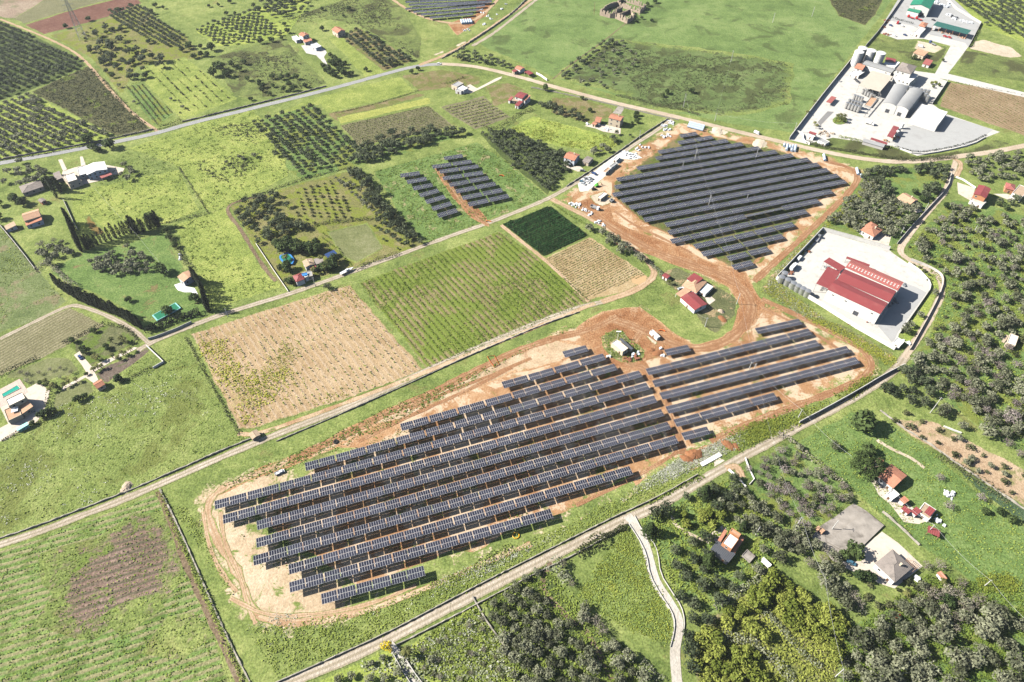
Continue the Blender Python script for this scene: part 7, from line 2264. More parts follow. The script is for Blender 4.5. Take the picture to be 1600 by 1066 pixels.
grove('broad',K(430,380,11.85)((760,420),(1150,320),(1200,480),(900,520)),((435,385),(500,385)),(3.9,3.9),0.9,'dark garden tree right of the tan roofed house',
 'trees right of the tan roofed house',jit=1.3,drop=0.1,seed=56)
grove('olive',k7((450,345),(520,370),(690,480),(830,590),(800,600),(600,470),(470,375)),(k7((450,345))[0],k7((820,600))[0]),(6.5,5),1.2,'grey-green olive in the row along loop lane',
 'olives along the loop lane',jit=0.8,drop=0.05,seed=57)
grove('olive',K(880,210,8.88)((330,190),(480,190),(700,180),(810,110),(790,180),(560,300),(440,330)),((920,235),(960,230)),(6,6),0.95,'dark olive around the small lane houses above white gravel',
 'olives above the white gravel',jit=1.3,drop=0.2,seed=58)
grove('broad',K(900,150,10)((860,230),(1000,240),(980,480),(860,500)),((985,175),(990,200)),(6,6),0.6,'small garden tree right of the cream two storey house',
 'garden trees by the cream house',jit=1.0,drop=0.15,seed=59)
grove('olive_dark',K(900,150,10)((430,620),(640,600),(860,640),(740,720),(600,820),(480,700)),((945,212),(985,215)),(6.5,6.5),0.9,'dark tree along the lower edge of cream house yard',
 'trees below the cream house',jit=1.5,drop=0.2,seed=60)
grove('broad',K(430,30,8.42)((570,620),(680,640),(830,760),(720,800)),((500,108),(525,120)),(7,6),0.85,'dark tree left of the villa drive','trees left of the villa drive',
 jit=0.8,drop=0.05,seed=61)
grove('broad',K(430,30,8.42)((650,470),(720,450),(960,720),(1040,740),(900,800),(850,780)),((510,88),(545,118)),(7,6),0.85,'dark tree right of the villa drive',
 'trees right of the villa drive',jit=0.8,drop=0.05,seed=62)
grove('olive',[(1105,790),(1165,770),(1215,800),(1235,845),(1215,870),(1165,830),(1120,815)],((1110,790),(1220,850)),(5.6,5.6),1.1,'grey-green olive between the terrace house and the almond plot',
 'olives between terrace house and almond plot',jit=1.4,drop=0.1,seed=63)
grove('olive',[(1240,820),(1290,850),(1330,915),(1345,950),(1300,930),(1225,858)],((1240,830),(1330,930)),(5.0,5.0),1.0,'greyish olive on the slope left of the old concrete yard',
 'greyish olives left of the old yard',jit=1.3,drop=0.1,seed=64,mix=('grey',0.3,'grey bare tree on the slope left of the old yard','bare trees left of the old yard'))
grove('olive',[(1480,960),(1560,945),(1640,1010),(1640,1110),(1500,1110)],((1480,980),(1600,1000)),(7.5,7.5),1.35,'broad grey olive in the bottom right corner grass',
 'broad olives in bottom right corner',jit=2.2,drop=0.3,seed=65)
grove('bush',[(1340,910),(1400,920),(1440,900),(1470,930),(1440,960),(1360,960)],((1340,920),(1460,930)),(4.2,4.2),1.2,'garden shrub below the hipped house',
 'garden shrubs below the hipped house',jit=1.4,drop=0.25,seed=66)
grove('bush',[(1415,390),(1490,318),(1640,360),(1640,700),(1450,605),(1455,520),(1478,450)],((1420,390),(1600,480)),(9,9),1.3,'low shrub among the olives of the right slope',
 'low shrubs on the right slope',jit=3,drop=0.4,seed=67)
grove('bush',[(650,1010),(745,950),(800,1040),(820,1110),(672,1110)],((650,1010),(740,955)),(8,8),0.9,'dark low shrub in the lime shrub plot','dark shrubs in the lime plot',
 jit=1.6,drop=0.3,seed=68)
grove('olive_dark',[(400,5),(520,-30),(470,20),(425,32)],((400,10),(500,0)),(7,8),1.0,'dark tree in the far belt at the top edge left of centre','dark tree belt at the top edge',
 jit=2,drop=0.2,seed=69)
def at(key,pts,s,label,group=None,var=0.12):
 for i,p in enumerate(pts):
  sc=(s[i]if isinstance(s,(list,tuple))else s)*(1+random.uniform(-var,var))
  plant(key,G(p)[:2],sc,label[i]if isinstance(label,(list,tuple))else label,group)
at('pine',[(1350,738)],1.25,'huge round dark pine beside the orange farmhouse',var=0)
at('broad',[(1343,668)],2.35,'big grey-green tree alone in the right pasture',var=0)
at('broad',[(1354,708)],1.35,'smaller pale tree touching the huge pine',var=0)
at('olive',[(1302,700)],1.15,'lone olive under the wire in the right pasture',var=0)
at('mimosa',[(606,1014)],1.0,'bright yellow mimosa tree at the gate lane',var=0)
at('conifer',K(800,796,3.9475)((845,150)),1.25,'tall dark conifer beside the winding lane top',var=0)
at('conifer',K(800,796,3.9475)((1200,345)),1.2,'tall conifer in front of the dark shed',var=0)
at('conifer',K(1060,690,10.66)((420,920)),1.1,'bright green conifer in the belt below the bottom road',var=0)
at('conifer',K(1100,810,13.33)((800,220)),0.85,'dark conifer behind the white terrace house',var=0)
at('broad',K(1240,780,7.615)((700,640)),1.35,'pale green round bush tree at the platform corner',var=0)
at('broad',K(1240,780,7.615)((580,680),(760,930),(880,950)),0.95,['dark bush left of the pale round bush tree','bush on the drive edge below the teal car',
 'second bush on the drive edge below the teal car'])
at('grey',K(1380,860,7.273)((620,190),(860,400),(400,600),(1050,580),(800,790),(620,900),(720,500)),1.3,['pale grey tree over the tiny tiled shed','grey leafless tree right of the tiny tiled shed',
 'grey tree in the bright grass below the pergola','pinkish grey tree by the dark gully','leaning pale tree over the dark gully','wide bare tree at the thicket bottom',
 'small grey tree above the dark bush'])
at('broad',K(1380,860,7.273)((690,600),),1.1,'olive-green dense bush in the thicket',var=0)
at('olive',K(1380,860,7.273)((1200,800),(1280,760),(1140,900),(1300,850),(1210,920),(1080,960),(910,640),(180,640),(430,430)),[2.3,1.8,1.9,1.5,1.6,1.2,
 1.4,1.2,1.0],'large olive in the clump at the lower right corner','large olive clump, lower right')
at('olive',K(1480,480,13.33)((1110,330),(1290,320),(1120,460)),1.7,'big olive next to the cream house','big olives at the cream house')
at('almond',k12((1120,370),(1390,480),(1460,510),(1470,655),(1540,720),(1300,990),(1050,865),(1330,450),(1100,1040)),1.15,'pale pink blossoming almond on green slope at the right',
 'pale almonds on the green slope')
at('olive',k12((1340,590),(1060,470),(1090,440),(1190,550),(1400,290),(1230,210),(1170,620),(1210,770),(1360,790),(1450,840),(1250,745),(1290,820)),[1.9,
 1.5,1.3,1.3,1.4,1.6,0.9,0.9,0.9,0.9,0.8,0.7],'full olive on the slope around the bright terrace','full olives round the bright terrace')
at('broad',k16((1330,20),(1420,25),(1490,75)),0.75,['dark bush left in the pasture row, right','dark bush middle in the pasture row, right','dark bush right in the pasture row, right'])
at('cypress',[(90,310),(96,300),(84,298)],[1.5,1.4,1.5],'tall dark cypress in the clump by the grey hipped house','tall cypresses by the grey hipped house')
at('broad',K(0,230,7.614)((180,650),(280,690),(640,460),(700,520),(560,430),(0,700),(0,860)),[1.3,1.3,1.4,1.5,1.2,1.1,1.1],'big dark tree shading the grey hipped house',
 'big dark trees by the grey hipped house')
at('olive',K(0,230,7.614)((1310,380),(1540,400),(1590,330),(1450,340),(1490,230),(1560,290)),[0.9,1.4,1.3,0.9,1.1,1.0],'rounded olive at the edge of the yellow meadow by long house',
 'olives by the yellow meadow')
CY=[ground_line(k5((435,330),(470,410),(505,510)),2.0),ground_line(k5((540,490),(640,455),(760,405),(835,380)),2.0),ground_line(k5((850,395),(930,370),
 (985,350)),2.0),ground_line(k5((360,720),(470,800),(600,855),(740,905),(880,985)),2.0),ground_line(K(220,390,7.614)((660,370),(720,470),(780,590),(810,
 740)),1.9)]
CL=['cypress in the short dark row beside the garden wall','cypress in the long dark hedge row above the garden','cypress in the thick right end of the hedge row',
 'cypress in the long row along farm track','cypress in the brown-tipped row beside the beige house']
for P_,lb in zip(CY,CL):
 for p in P_:
  plant('cypress',p+RNG.normal(0,0.3,2),RNG.uniform(0.95,1.3),lb,lb.replace('cypress in','cypresses of'))
at('broad',k5((930,310),),1.3,'round tree above the cypress hedge row',var=0)
at('broad',k5((1005,640),(1205,810),(1050,430),(1030,385),(1085,480),(800,815),(1040,890)),[1.5,1.3,1.0,0.8,0.8,0.7,1.2],['big pale round tree left of the beige house',
 'grey-green tree below the beige house','tree in the hedge above the white boulders','tree at the top of the garden hedge','tree below the hedge top tree',
 'bush in the lower cypress garden','pale tree growing over the green pool'])
at('broad',K(0,560,7.614)((500,700),(580,680),(640,650),(1020,470),(940,510),(1420,270),(490,310),(240,840),(400,790)),[0.8,0.85,0.8,0.75,0.75,0.85,0.5,
 0.5,0.6],['left dark tree of the clump by the villa drive end','middle dark tree of the villa clump','right dark tree of the villa clump','right bush of the pair on the villa lawn edge',
 'left bush of the pair on the villa lawn edge','bush on the dark plot edge','small tree by the villa forecourt','bush beside the greenhouse','second bush beside the greenhouse'])
at('broad',K(100,490,8)((385,235),(120,360),(240,445),(270,500),(540,430),(560,460),(690,840),(290,770)),[0.7,0.8,0.6,0.8,0.7,0.6,0.9,0.45],['tree at the top of the villa garden hedge',
 'tree at the left of the villa garden','small olive above the dark car','olive beside the dark car','tree in the middle of the villa garden','second tree in the middle of the villa garden',
 'dark bush below the dark soil plot','small bush at the drive crossing'])
at('grey',K(0,560,7.614)((480,190),(340,200),(610,150),(730,130),(860,180),(730,240),(270,190),(330,290)),0.75,'small bare-stemmed tree on the villa lawn',
 'bare-stemmed trees on the villa lawn')
at('olive',k6((445,735),),1.3,'round olive by the lane at the bare vineyard top',var=0)
at('olive',k7((555,790),),1.0,'olive by the lane at the tan crop corner',var=0)
at('broad',k2((410,65),(175,160),(575,65),(195,205),(410,190),(550,400),(960,455),(1000,435),(680,440),(540,105)),[0.8,0.85,1.1,0.9,0.85,0.7,0.8,0.9,0.9,
 0.6],['lone tree in the wild meadow at the top','lone tree left of the white terraced villa','brown-edged tree in the top meadow','tree by the far hedge of the villa',
 'tree behind the villa','lone tree in the villa paddock','left tree by the paddock road bend','right tree by the paddock road bend','tree by the road at the grove entrance',
 'small tree on the wild meadow track'])
at('broad',k3((835,40),(880,20),(860,135),(800,120),(765,140),(955,580),(930,600),(1105,575),(480,610),(480,690),(430,615),(205,560)),[0.9,0.9,0.8,0.7,
 0.6,0.9,0.8,0.9,0.6,0.8,0.6,1.0],['tree behind the ruined farm','second tree behind the ruined farm','pale round tree right of the ruin','tree right of the ruin corner',
 'small tree in front of the ruin','round dark shrub tree in the pasture scrub','shrub tree left of the round one','shrub tree above the roadside pole',
 'small tree in the brown paddock','dark tree in the brown paddock','paddock tree at the top','round tree by the red roofed house'])
at('broad',K(1360,0,8)((545,745),(900,770),(510,740)),[0.85,0.6,0.5],['dark tree by the rusty house','bush on the side road verge','small tree left of the rusty house'])
at('broad',K(1380,270,7.27)((480,200),(350,240),(590,230),(430,320),(1170,370),(1290,370),(700,400),(1380,420)),[1.2,0.9,1.1,0.9,0.8,0.7,0.8,0.8],['bright round tree on the brown clearing edge',
 'dark tree above the tan house','dark tree right of the clearing','tree right of the tan house','tree below the villa balcony','bush right of the villa balcony',
 'grey-green tree at the lane side','bush in the villa field'])
at('olive',k14((1090,930),),0.8,'dark bush right of the palm on the gate lane',var=0)
at('citrus',K(1300,60,8)((1240,580),(1290,570),(1330,600),(1260,620)),0.8,'yellow-green shrub in the winery garden bed','shrubs in the winery garden')
at('broad',k1((560,325),(690,310),(620,340),(830,320),(850,345),(920,270),(940,360),(820,395),(720,420),(640,400),(805,490),(900,480),(700,480),(870,380),
 (760,380),(660,450),(630,500)),0.95,'large dark tree in the loose band between pylon and pale field','dark trees between pylon and pale field',0.25)
at('broad',k1((1125,320),(1200,360),(1170,285),(1240,300),(1280,350),(1330,420),(1380,280),(1390,470),(1430,410),(1480,440),(1510,400),(1530,500),(1550,
 620)),0.9,'large dark tree on the border between pale field and wild field','dark trees between pale and wild fields',0.25)
at('broad',k1((550,130),(700,85),(740,75),(410,175),(660,210),(700,190),(750,195),(960,45),(1010,55),(1290,45),(1350,40),(1420,20),(1400,95),(1450,90),
 (1565,45)),0.8,'small dark tree scattered along the top left field borders','trees on the top left field borders',0.25)
at('broad',k2((30,270),(100,260),(160,245),(40,570),(90,590),(20,530),(250,490),(235,560),(305,540),(20,70),(60,60),(150,30),(220,20),(290,15)),0.85,'dark tree around the edges of the villa wild field',
 'dark trees round the villa wild field',0.25)
at('olive',k1((1060,620),(1130,670),(830,640),(740,540),(1400,1010),(1480,980),(1500,985),(1570,970)),0.9,'rounded shrub tree in the fields on both sides of main road',
 'shrub trees on both sides of main road',0.25)
# palms
palm_t=MB()
palm_t.tube((0,0,0),(0.1,0,2.4),0.24,0.2,8)
palm_t.tube((0.1,0,2.4),(0.15,0.05,4.6),0.2,0.22,8)
PALM_T=palm_t.mesh("trunk",M['bark'])
pv=MB()
pr=random.Random(3)
for i in range(22):
 a=2*math.pi*i/22+pr.uniform(-0.1,0.1)
 el=pr.uniform(-0.1,1.0)
 pts=[]
 for j in range(6):
  t=j/5
  r_=2.5*t*math.cos(el*(1-t*0.6))
  z=4.6+2.2*t*math.sin(el)-1.9*t*t
  pts.append((r_*math.cos(a),r_*math.sin(a),z,0.38*math.sin(math.pi*(0.12+0.85*t))))
 for(x0,y0,z0,w0),(x1,y1,z1,w1)in zip(pts,pts[1:]):
  ta,tb=-math.sin(a),math.cos(a)
  for s in(-1,1):
   pv.face([(x0,y0,z0),(x1,y1,z1),(x1+s*ta*w1,y1+s*tb*w1,z1-w1*0.5),(x0+s*ta*w0,y0+s*tb*w0,z0-w0*0.5)])
PALM_F=pv.mesh("fronds",L['palm'])
def palm(p,s,label,group=None):
 g=G(p)
 r=thing('palm_tree',label,'palm tree',(g[0],g[1],0),random.random()*6,group)
 r.scale=(s,s,s)
 link("trunk",PALM_T,r)
 link("fronds",PALM_F,r)
for p in K(0,560,7.614)((590,330),(610,400),(680,370),(780,340),(830,310),(920,280),(560,300),(640,350)):
 palm(p,0.75,'slim palm lining the villa drive, lower stretch','palms along the lower villa drive')
for p in K(100,490,8)((485,690),(385,730),(690,580),(780,530),(620,560),(730,520),(840,480),(430,700)):
 palm(p,0.75,'slim palm lining the villa drive, upper stretch','palms along the upper villa drive')
for p in K(100,490,8)((610,370),(730,350),(770,370),(400,580),(440,590)):
 palm(p,0.9,'bushy palm in the villa garden','palms in the villa garden')
for p in K(430,380,11.85)((210,330),(330,160),(390,140),(960,440),(860,340),(940,520),(1010,470),(730,560),(460,100)):
 palm(p,1.05,'palm in the garden of tan and maroon houses','palms in the palm garden')
for p in K(1230,150,8.42)((690,300),(650,310),(740,310),(700,340),(730,350)):
 palm(p,1.0,'palm on the round flower bed of the winery yard','palms on the winery roundabout')
for p in K(1230,150,8.42)((350,395),(375,430),(345,110),(250,250)):
 palm(p,0.85,'palm along the winery wall by the entrance','palms along the winery wall')
palm(k14((935,900))[0],1.15,'large drooping palm at the gate lane beside mimosa')
for p in K(1380,860,7.273)((650,380),(555,465),(240,520)):
 palm(p,0.8,'yellowish palm in the garden below the pergola','palms below the pergola')
palm(k7((965,710))[0],0.8,'palm beside the farm plot gate')
# roundabout bed and other hedges
# place the plants: the 300 that show largest of each kind one by one, the rest of a kind as one object
bykind={}
BANDS=[ground_line(q,2.0)for q in(k15((1300,770),(1360,810),(1440,790),(1520,850),(1600,930)),k16((0,640),(90,740),(200,880),(320,970)),k16((0,880),(60,
 950),(150,1060)))]
for t in PLANTS:
 if blocked(t[0],t[1])and t[3]not in('pine','cypress','mimosa'):
  continue
 if t[3]=='citrus' and min(((P-(t[0],t[1]))**2).sum(1).min()for P in BANDS)<14:
  continue
 bykind.setdefault(NAMES[t[3]][0],[]).append(t)
for kind,lst in sorted(bykind.items()):
 def shown(t):
  p=PX((t[0],t[1],0))
  inframe=-15<p[0]<1615 and-15<p[1]<1085
  return(inframe,t[2]/math.hypot(t[0],t[1],CAM_H))
 lst.sort(key=shown,reverse=True)
 rt=random.Random(hash_(kind))
 for t in lst[:300]:
  x,y,s,key,lb,gr=t
  tm,cm=TREE[key][rt.randrange(len(TREE[key]))]
  r=thing(NAMES[key][0],lb,NAMES[key][1],(x,y,0.1),rt.random()*6.28,gr)
  r.scale=(s*rt.uniform(0.92,1.08),s*rt.uniform(0.92,1.08),s*rt.uniform(0.88,1.08))
  link("trunk",tm,r)
  link("crown",cm,r)
 rest=lst[300:]
 if rest:
  V,MI=[],[]
  mats=[]
  rg=np.random.default_rng(hash_(kind))
  pools={}
  for x,y,s,key,lb,gr in rest:
   base={'olive_dark':'olive'}.get(key,key)
   if key not in pools:
    near=150 if kind=='olive_tree' else 150
    pools[key]=[crown({'olive_dark':'olive'}.get(key,key),np.random.default_rng(500+i),110 if base in('olive','citrus','broad')else FAR_N.get(key,60))for i in range(6)]
    mats.append(TREE[key][0][1].materials[0])
   c=pools[key][rg.integers(6)]
   a=rg.random()*6.28
   R=np.array([[math.cos(a),-math.sin(a),0],[math.sin(a),math.cos(a),0],[0,0,1]])
   v=(c*s*rg.uniform(0.9,1.1,3))@R.T+np.array([x,y,0.1])
   V.append(v)
   MI.append(np.full(len(v)//4,list(pools).index(key)))
  V=np.concatenate(V)
  o=link({'olive_tree':'olive_grove','shrub':'shrub_field','citrus_tree':'citrus_grove','almond_tree':'almond_grove'}.get(kind,kind+'_wood'),np_mesh("grove",
   V,quads_of(V),mats,np.concatenate(MI)))
  tag(o,{'olive_tree':'olive groves of grey-green trees spread over far and middle fields'}.get(kind,f'far {kind.replace("_", " ")}s spread over the fields behind the nearer ones'),
   'grove' if 'tree' in kind else 'shrubs',None,'stuff')
  # ---------------------------------------------------------------- crop rows: one object per row
def rows(px,along,spacing,name,label,group,mat,step,half,per,size,drop=0.0,seed=0,cat='crop row'):
 poly=np.array([G(p)[:2]for p in px])
 u=G(along[1])[:2]-G(along[0])[:2]
 u/=np.linalg.norm(u)
 v=np.array([-u[1],u[0]])
 b=poly@v
 r=np.random.default_rng(seed)
 n=len(poly)
 for off in np.arange(b.min()+spacing/2,b.max(),spacing):
  cr=[]
  for i in range(n):
   p,q=poly[i],poly[(i+1)%n]
   bp,bq=p@v-off,q@v-off
   if bp*bq<0:
    cr.append((p+(q-p)*bp/(bp-bq))@u)
  cr.sort()
  T=[]
  for a0,a1 in zip(cr[::2],cr[1::2]):
   if a1-a0>1:
    T.append(np.arange(a0+0.6,a1-0.6,step))
  if not T:
   continue
  T=np.concatenate(T)
  if len(T)<2:
   continue
  gap=np.interp(T,np.arange(T[0],T[-1]+9,8),r.random(len(np.arange(T[0],T[-1]+9,8))))
  T=T[(r.random(len(T))>drop)&(gap>drop*0.5)]
  if len(T)<2:
   continue
  T=np.repeat(T,per)
  m=len(T)
  P=np.zeros((m,3))
  s=r.uniform(0.7,1.3,m)*size
  P[:,:2]=(T+r.normal(0,step*0.2,m))[:,None]*u+(off+r.normal(0,half*0.5,m))[:,None]*v
  P[:,2]=0.1+r.uniform(0.3,1.0,m)*half*1.6
  N=unit(r.normal(0,0.55,(m,3))+np.array([0,0,0.9]))
  vv=cards(P,N,s,r)
  c=np.array([*(u*T.mean()+v*off),0])
  o=link(name,np_mesh(name,vv-c,quads_of(vv),L[mat]),None,tuple(c))
  tag(o,label,cat,group)
rows([(560,444),(700,393),(780,364),(842,406),(922,468),(800,516),(670,576)],((555,442),(668,580)),3.9,'vine_row','bright green vine row in the large green vineyard by long lane',
 'vine rows of the green vineyard','vine_green',1.0,0.5,3,0.42,0.12,1,'vine row')
rows([(302,526),(420,486),(546,448),(658,578),(560,614),(400,664),(378,668)],((545,445),(660,578)),3.9,'vine_row','sparse vine row in the bare tan vineyard',
 'vine rows of the bare vineyard','vine_green',1.5,0.5,2,0.5,0.5,2,'vine row')
rows([(785,351),(860,322),(919,368),(849,401)],((849,403),(922,368)),1.95,'crop_row','dark green crop row in the square by the lane loop','dark crop rows',
 'vine_dark',0.55,0.5,3,0.55,0.0,3)
rows([(851,405),(921,372),(996,421),(1008,430),(916,467)],((849,403),(922,368)),1.95,'crop_row','thin green crop row on tan soil beside the dark crop',
 'thin crop rows on tan soil','vine_dry',0.7,0.3,2,0.36,0.05,4)
rows([(532,197),(671,166),(706,197),(562,228)],((530,196),(672,164)),2.6,'vine_row','thin vine row in the finely striped vineyard, upper centre','vine rows of the striped vineyard',
 'vine_dry',0.9,0.4,3,0.45,0.02,5,'vine row')
rows([(688,168),(755,153),(795,182),(742,201)],((690,180),(770,160)),5.0,'vine_row','green vine row below the pale flat-roofed house','vine rows below the flat-roofed house',
 'vine_green',0.9,0.7,4,0.5,0.15,6,'vine row')
rows(k1((770,535),(880,520),(1065,695),(960,780)),(k1((770,540))[0],k1((960,780))[0]),4.2,'vine_row','dark vine row in the small plot beside the dirt track',
 'vine rows beside the dirt track','scrub',0.8,0.6,3,0.5,0.05,7,'vine row')
rows([(1486,132),(1640,160),(1640,218),(1600,210),(1470,164)],((1500,140),(1600,195)),4.2,'vine_row','dry vine row in the brown vineyard beside the winery',
 'vine rows of the brown vineyard','vine_dry',1.2,0.35,2,0.4,0.25,8,'vine row')
rows([(-20,880),(60,842),(240,774),(325,965),(370,1075),(-20,1075)],((0,885),(200,826)),3.6,'crop_row','low green ridge row in the ridged field at lower left',
 'ridge rows of the lower left field','weed',0.9,0.4,1,0.42,0.22,10)
rows([(500,366),(512,360),(530,400),(515,402)],((500,372),(530,395)),3.5,'vine_row','short yellow-green row beside the striped grass','short rows beside the striped grass',
 'vine_green',0.8,0.5,3,0.4,0.1,9,'vine row')
# ---------------------------------------------------------------- hedges and wild growth
def hedge(px,w,h,mat,label,name='hedge',dens=5.0,size=0.42,it=1,seed=0,cat='hedge',ragged=0.3):
 P=ground_line(px,1.0,it)
 r=np.random.default_rng(seed+77)
 n=int(len(P)*dens*max(1,w*0.7))
 i=r.integers(0,len(P),n)
 N2=line_normals(P)
 env=1+ragged*np.interp(np.arange(len(P)),np.arange(0,len(P)+5,5),r.normal(0,1,len(np.arange(0,len(P)+5,5))))
 env=np.clip(env,0.15,1.8)
 q=r.uniform(-1,1,n)
 z=h*env[i]*np.sqrt(np.clip(1-q**2*0.8,0,1))*r.uniform(0.55,1.0,n)
 pos=np.zeros((n,3))
 pos[:,:2]=P[i]+N2[i]*(q*w/2*env[i])[:,None]+r.normal(0,0.2,(n,2))
 pos[:,2]=z
 nn=np.zeros((n,3))
 nn[:,:2]=N2[i]*(q*0.9)[:,None]
 nn[:,2]=0.8
 v=cards(pos,unit(nn+r.normal(0,0.5,(n,3))),r.uniform(0.6,1.3,n)*size,r)
 c=np.array([*P.mean(0),0])
 o=link(name,np_mesh(name,v-c,quads_of(v),L[mat]),None,tuple(c))
 return tag(o,label,cat)
hedge(K(0,560,7.614)((-20,215),(200,110),(440,0)),2.6,2.4,'cypress','long clipped dark hedge above the villa lawn, left part',seed=1,ragged=0.1)
hedge(K(100,490,8)((0,375),(250,250),(530,125)),2.6,2.2,'cypress','long clipped dark hedge above the villa garden, right part',seed=2,ragged=0.12)
hedge(K(0,560,7.614)((595,420),(580,540),(560,620)),3.2,2.0,'cypress','curved clipped hedge beside the villa forecourt',seed=3,ragged=0.1)
hedge(K(0,560,7.614)((30,980),(230,880),(430,780),(700,660)),2.5,1.8,'scrub','ragged hedge along the lower villa boundary',seed=4)
hedge(K(100,490,8)((700,880),(900,770),(1110,680)),2.4,1.6,'scrub','ragged hedge below the dark soil plot',seed=5)
hedge(K(100,490,8)((560,140),(760,170),(940,330),(880,390)),2.4,1.6,'scrub','ragged hedge between villa garden and farm track',seed=6)
hedge(K(220,390,7.614)((60,990),(250,900),(450,830),(700,760)),5.5,4.2,'cypress','tall dark hedge between green pool and shaded lane',seed=7,dens=9,size=0.5,
 ragged=0.15)
hedge(k5((1040,400),(1090,480),(1130,560),(1180,620)),3.5,3.0,'scrub','overgrown hedge with white boulders beside the garden',seed=8)
hedge([(370,316),(400,306),(450,288),(500,273),(550,262)],2.0,1.4,'scrub','dark hedge along the top of the small orchard',seed=10)
hedge(k6((150,420),(300,370),(420,330),(560,320),(700,305),(840,300)),3.2,2.0,'scrub','hedge between orchard and striped grass',seed=11)
hedge(k6((500,480),(540,540),(590,590)),1.6,1.2,'weed','green hedge left of the striped grass',seed=12)
hedge(k6((620,620),(700,575),(800,545),(880,520)),3.0,2.2,'scrub','roadside shrubs along the middle lane',seed=13)
hedge(K(690,110,9.41)((0,205),(170,165),(340,105)),1.8,1.2,'scrub','hedge above the pale flat-roofed house',seed=14)
hedge(K(690,110,9.41)((620,860),(850,850),(980,760),(1150,640),(1330,590)),4.0,2.6,'scrub','brown-tipped hedge between vineyard and lime meadow',seed=15)
hedge(k3((640,590),(780,620),(900,650),(1060,680),(1150,710)),4.5,2.0,'scrub','rough scrub band above the dusty road',seed=16)
hedge(k2((1000,560),(850,610),(640,670),(480,700)),1.4,0.9,'scrub','thin dark hedge under the bright green strip',seed=17)
hedge(k4((240,880),(330,910),(480,930),(640,960),(850,990),(1150,970)),5.0,1.8,'scrub','wild shrub bank between winery and the dusty road',seed=18,dens=6)
hedge(k4((440,845),(620,885),(800,920)),4.0,1.6,'weed','green shrub bank below the winery lean-to',seed=19)
hedge(k4((785,905),(920,945),(1080,920),(1250,880),(1340,835)),1.6,1.0,'cypress','dark clipped hedge along lorry park edge',seed=20,ragged=0.1)
hedge(k4((750,108),(820,130),(890,150)),2.2,2.0,'cypress','dark clipped hedge across the works yard',seed=21,ragged=0.08)
hedge(k4((1310,160),(1285,220),(1250,290)),2.4,1.4,'weed','green growth outside the works yard wall',seed=22)
hedge(k4((1110,500),(1200,520),(1330,545),(1480,570),(1579,590)),1.2,1.2,'scrub','row of young street shrubs along the side road',seed=23,dens=2)
hedge(k15((400,280),(480,230),(560,180),(690,110)),5.0,3.4,'scrub','dark thicket between bottom road and buttercup field',seed=24,dens=7,size=0.5)
hedge(k15((250,330),(300,380),(340,450)),7.0,4.0,'cactus','large pale prickly pear clump by the bottom road',seed=25,dens=6,size=0.5)
hedge(k15((1250,610),(1330,560),(1420,490),(1520,430),(1579,380)),3.4,2.2,'cactus','pale prickly pear hedge above the citrus terraces',seed=26,dens=6)
hedge(k15((1450,565),(1530,610),(1579,650),(1620,690)),3.4,1.8,'cactus','short prickly pear hedge at the citrus corner',seed=27,dens=6)
hedge(k15((1300,770),(1360,810),(1440,790),(1520,850),(1600,930)),4.0,2.2,'cactus','pale prickly pear band crossing the citrus grove',seed=28,dens=6)
hedge(k16((0,640),(90,740),(200,880),(320,970)),3.6,2.0,'cactus','prickly pear band between citrus terraces, long one',seed=29,dens=6)
hedge(k16((0,880),(60,950),(150,1060)),3.6,2.0,'cactus','prickly pear band at the bottom of the citrus terraces',seed=30,dens=6)
hedge(k16((380,510),(480,580),(600,640)),3.0,1.6,'cactus','prickly pear strip below the drive of hipped house',seed=31,dens=5)
hedge(k16((930,880),(1000,950),(1040,1020)),6.0,2.5,'cactus','yellowish prickly pear mass in the bottom right grove',seed=32,dens=6)
hedge(k7((830,560),(880,610),(930,650)),4.0,2.4,'cactus','pale prickly pear hedge by the loop lane gate shed',seed=33,dens=6)
hedge(k15((800,950),(860,1000),(920,1060)),5,2.2,'cactus','pale prickly pear clump by the lower winding lane',seed=34,dens=6)
hedge(k16((660,590),(720,650),(850,770),(950,870)),2.5,1.4,'scrub','dark hedge along the lower right garden wall',seed=35)
hedge(k12((430,390),(540,340),(600,300),(690,220)),2.2,1.5,'scrub','grey shrubs along the road under right array',seed=36)
hedge(k12((60,590),(160,640),(260,740),(380,830),(500,930)),3.0,2.0,'grey','pale grey hedge beside the almond plot',seed=37)
hedge(k12((1060,720),(1200,800),(1340,890),(1480,990)),6.0,0.9,'scrub','blue-green weed band below the bright terrace',seed=38,dens=4)
hedge(k1((975,780),(1040,770),(1110,740)),3.0,1.6,'vine_dry','pale reed clump beside the main road junction',seed=39)
hedge([(-10,252),(60,243),(120,231),(172,221)],1.6,1.2,'scrub','dark growth on the wall above main road, left',seed=40)
hedge([(182,215),(245,204),(300,187),(400,163),(470,145)],1.6,1.2,'scrub','dark growth along the upper side of main road',seed=41)
hedge([(250,770),(275,830),(300,885),(335,960),(372,1050),(400,1100)],2.6,1.3,'weed','green overgrown strip beside the ridged field track',seed=42)
hedge(k5((0,345),(70,430),(170,560),(240,640)),1.4,1.2,'scrub','dark growth along the grey left wall',seed=43)
hedge(k5((230,620),(290,560),(420,690),(480,740)),4.0,2.2,'grey','pale bare thicket at the farm track garden corner',seed=45)
hedge(k11((850,1010),(900,990),(960,950),(1050,900),(1180,850)),3.0,0.7,'weed','tall green weeds above the bottom road wall',seed=47)
hedge(k14((1080,460),(1200,440),(1400,330),(1579,240)),5.0,0.8,'weed','tall yellow-green weeds below the last table rows',seed=48,dens=4)
hedge(k7((250,210),(330,270),(440,330),(560,420)),1.6,0.7,'weed','green verge growth along the loop lane',seed=49)
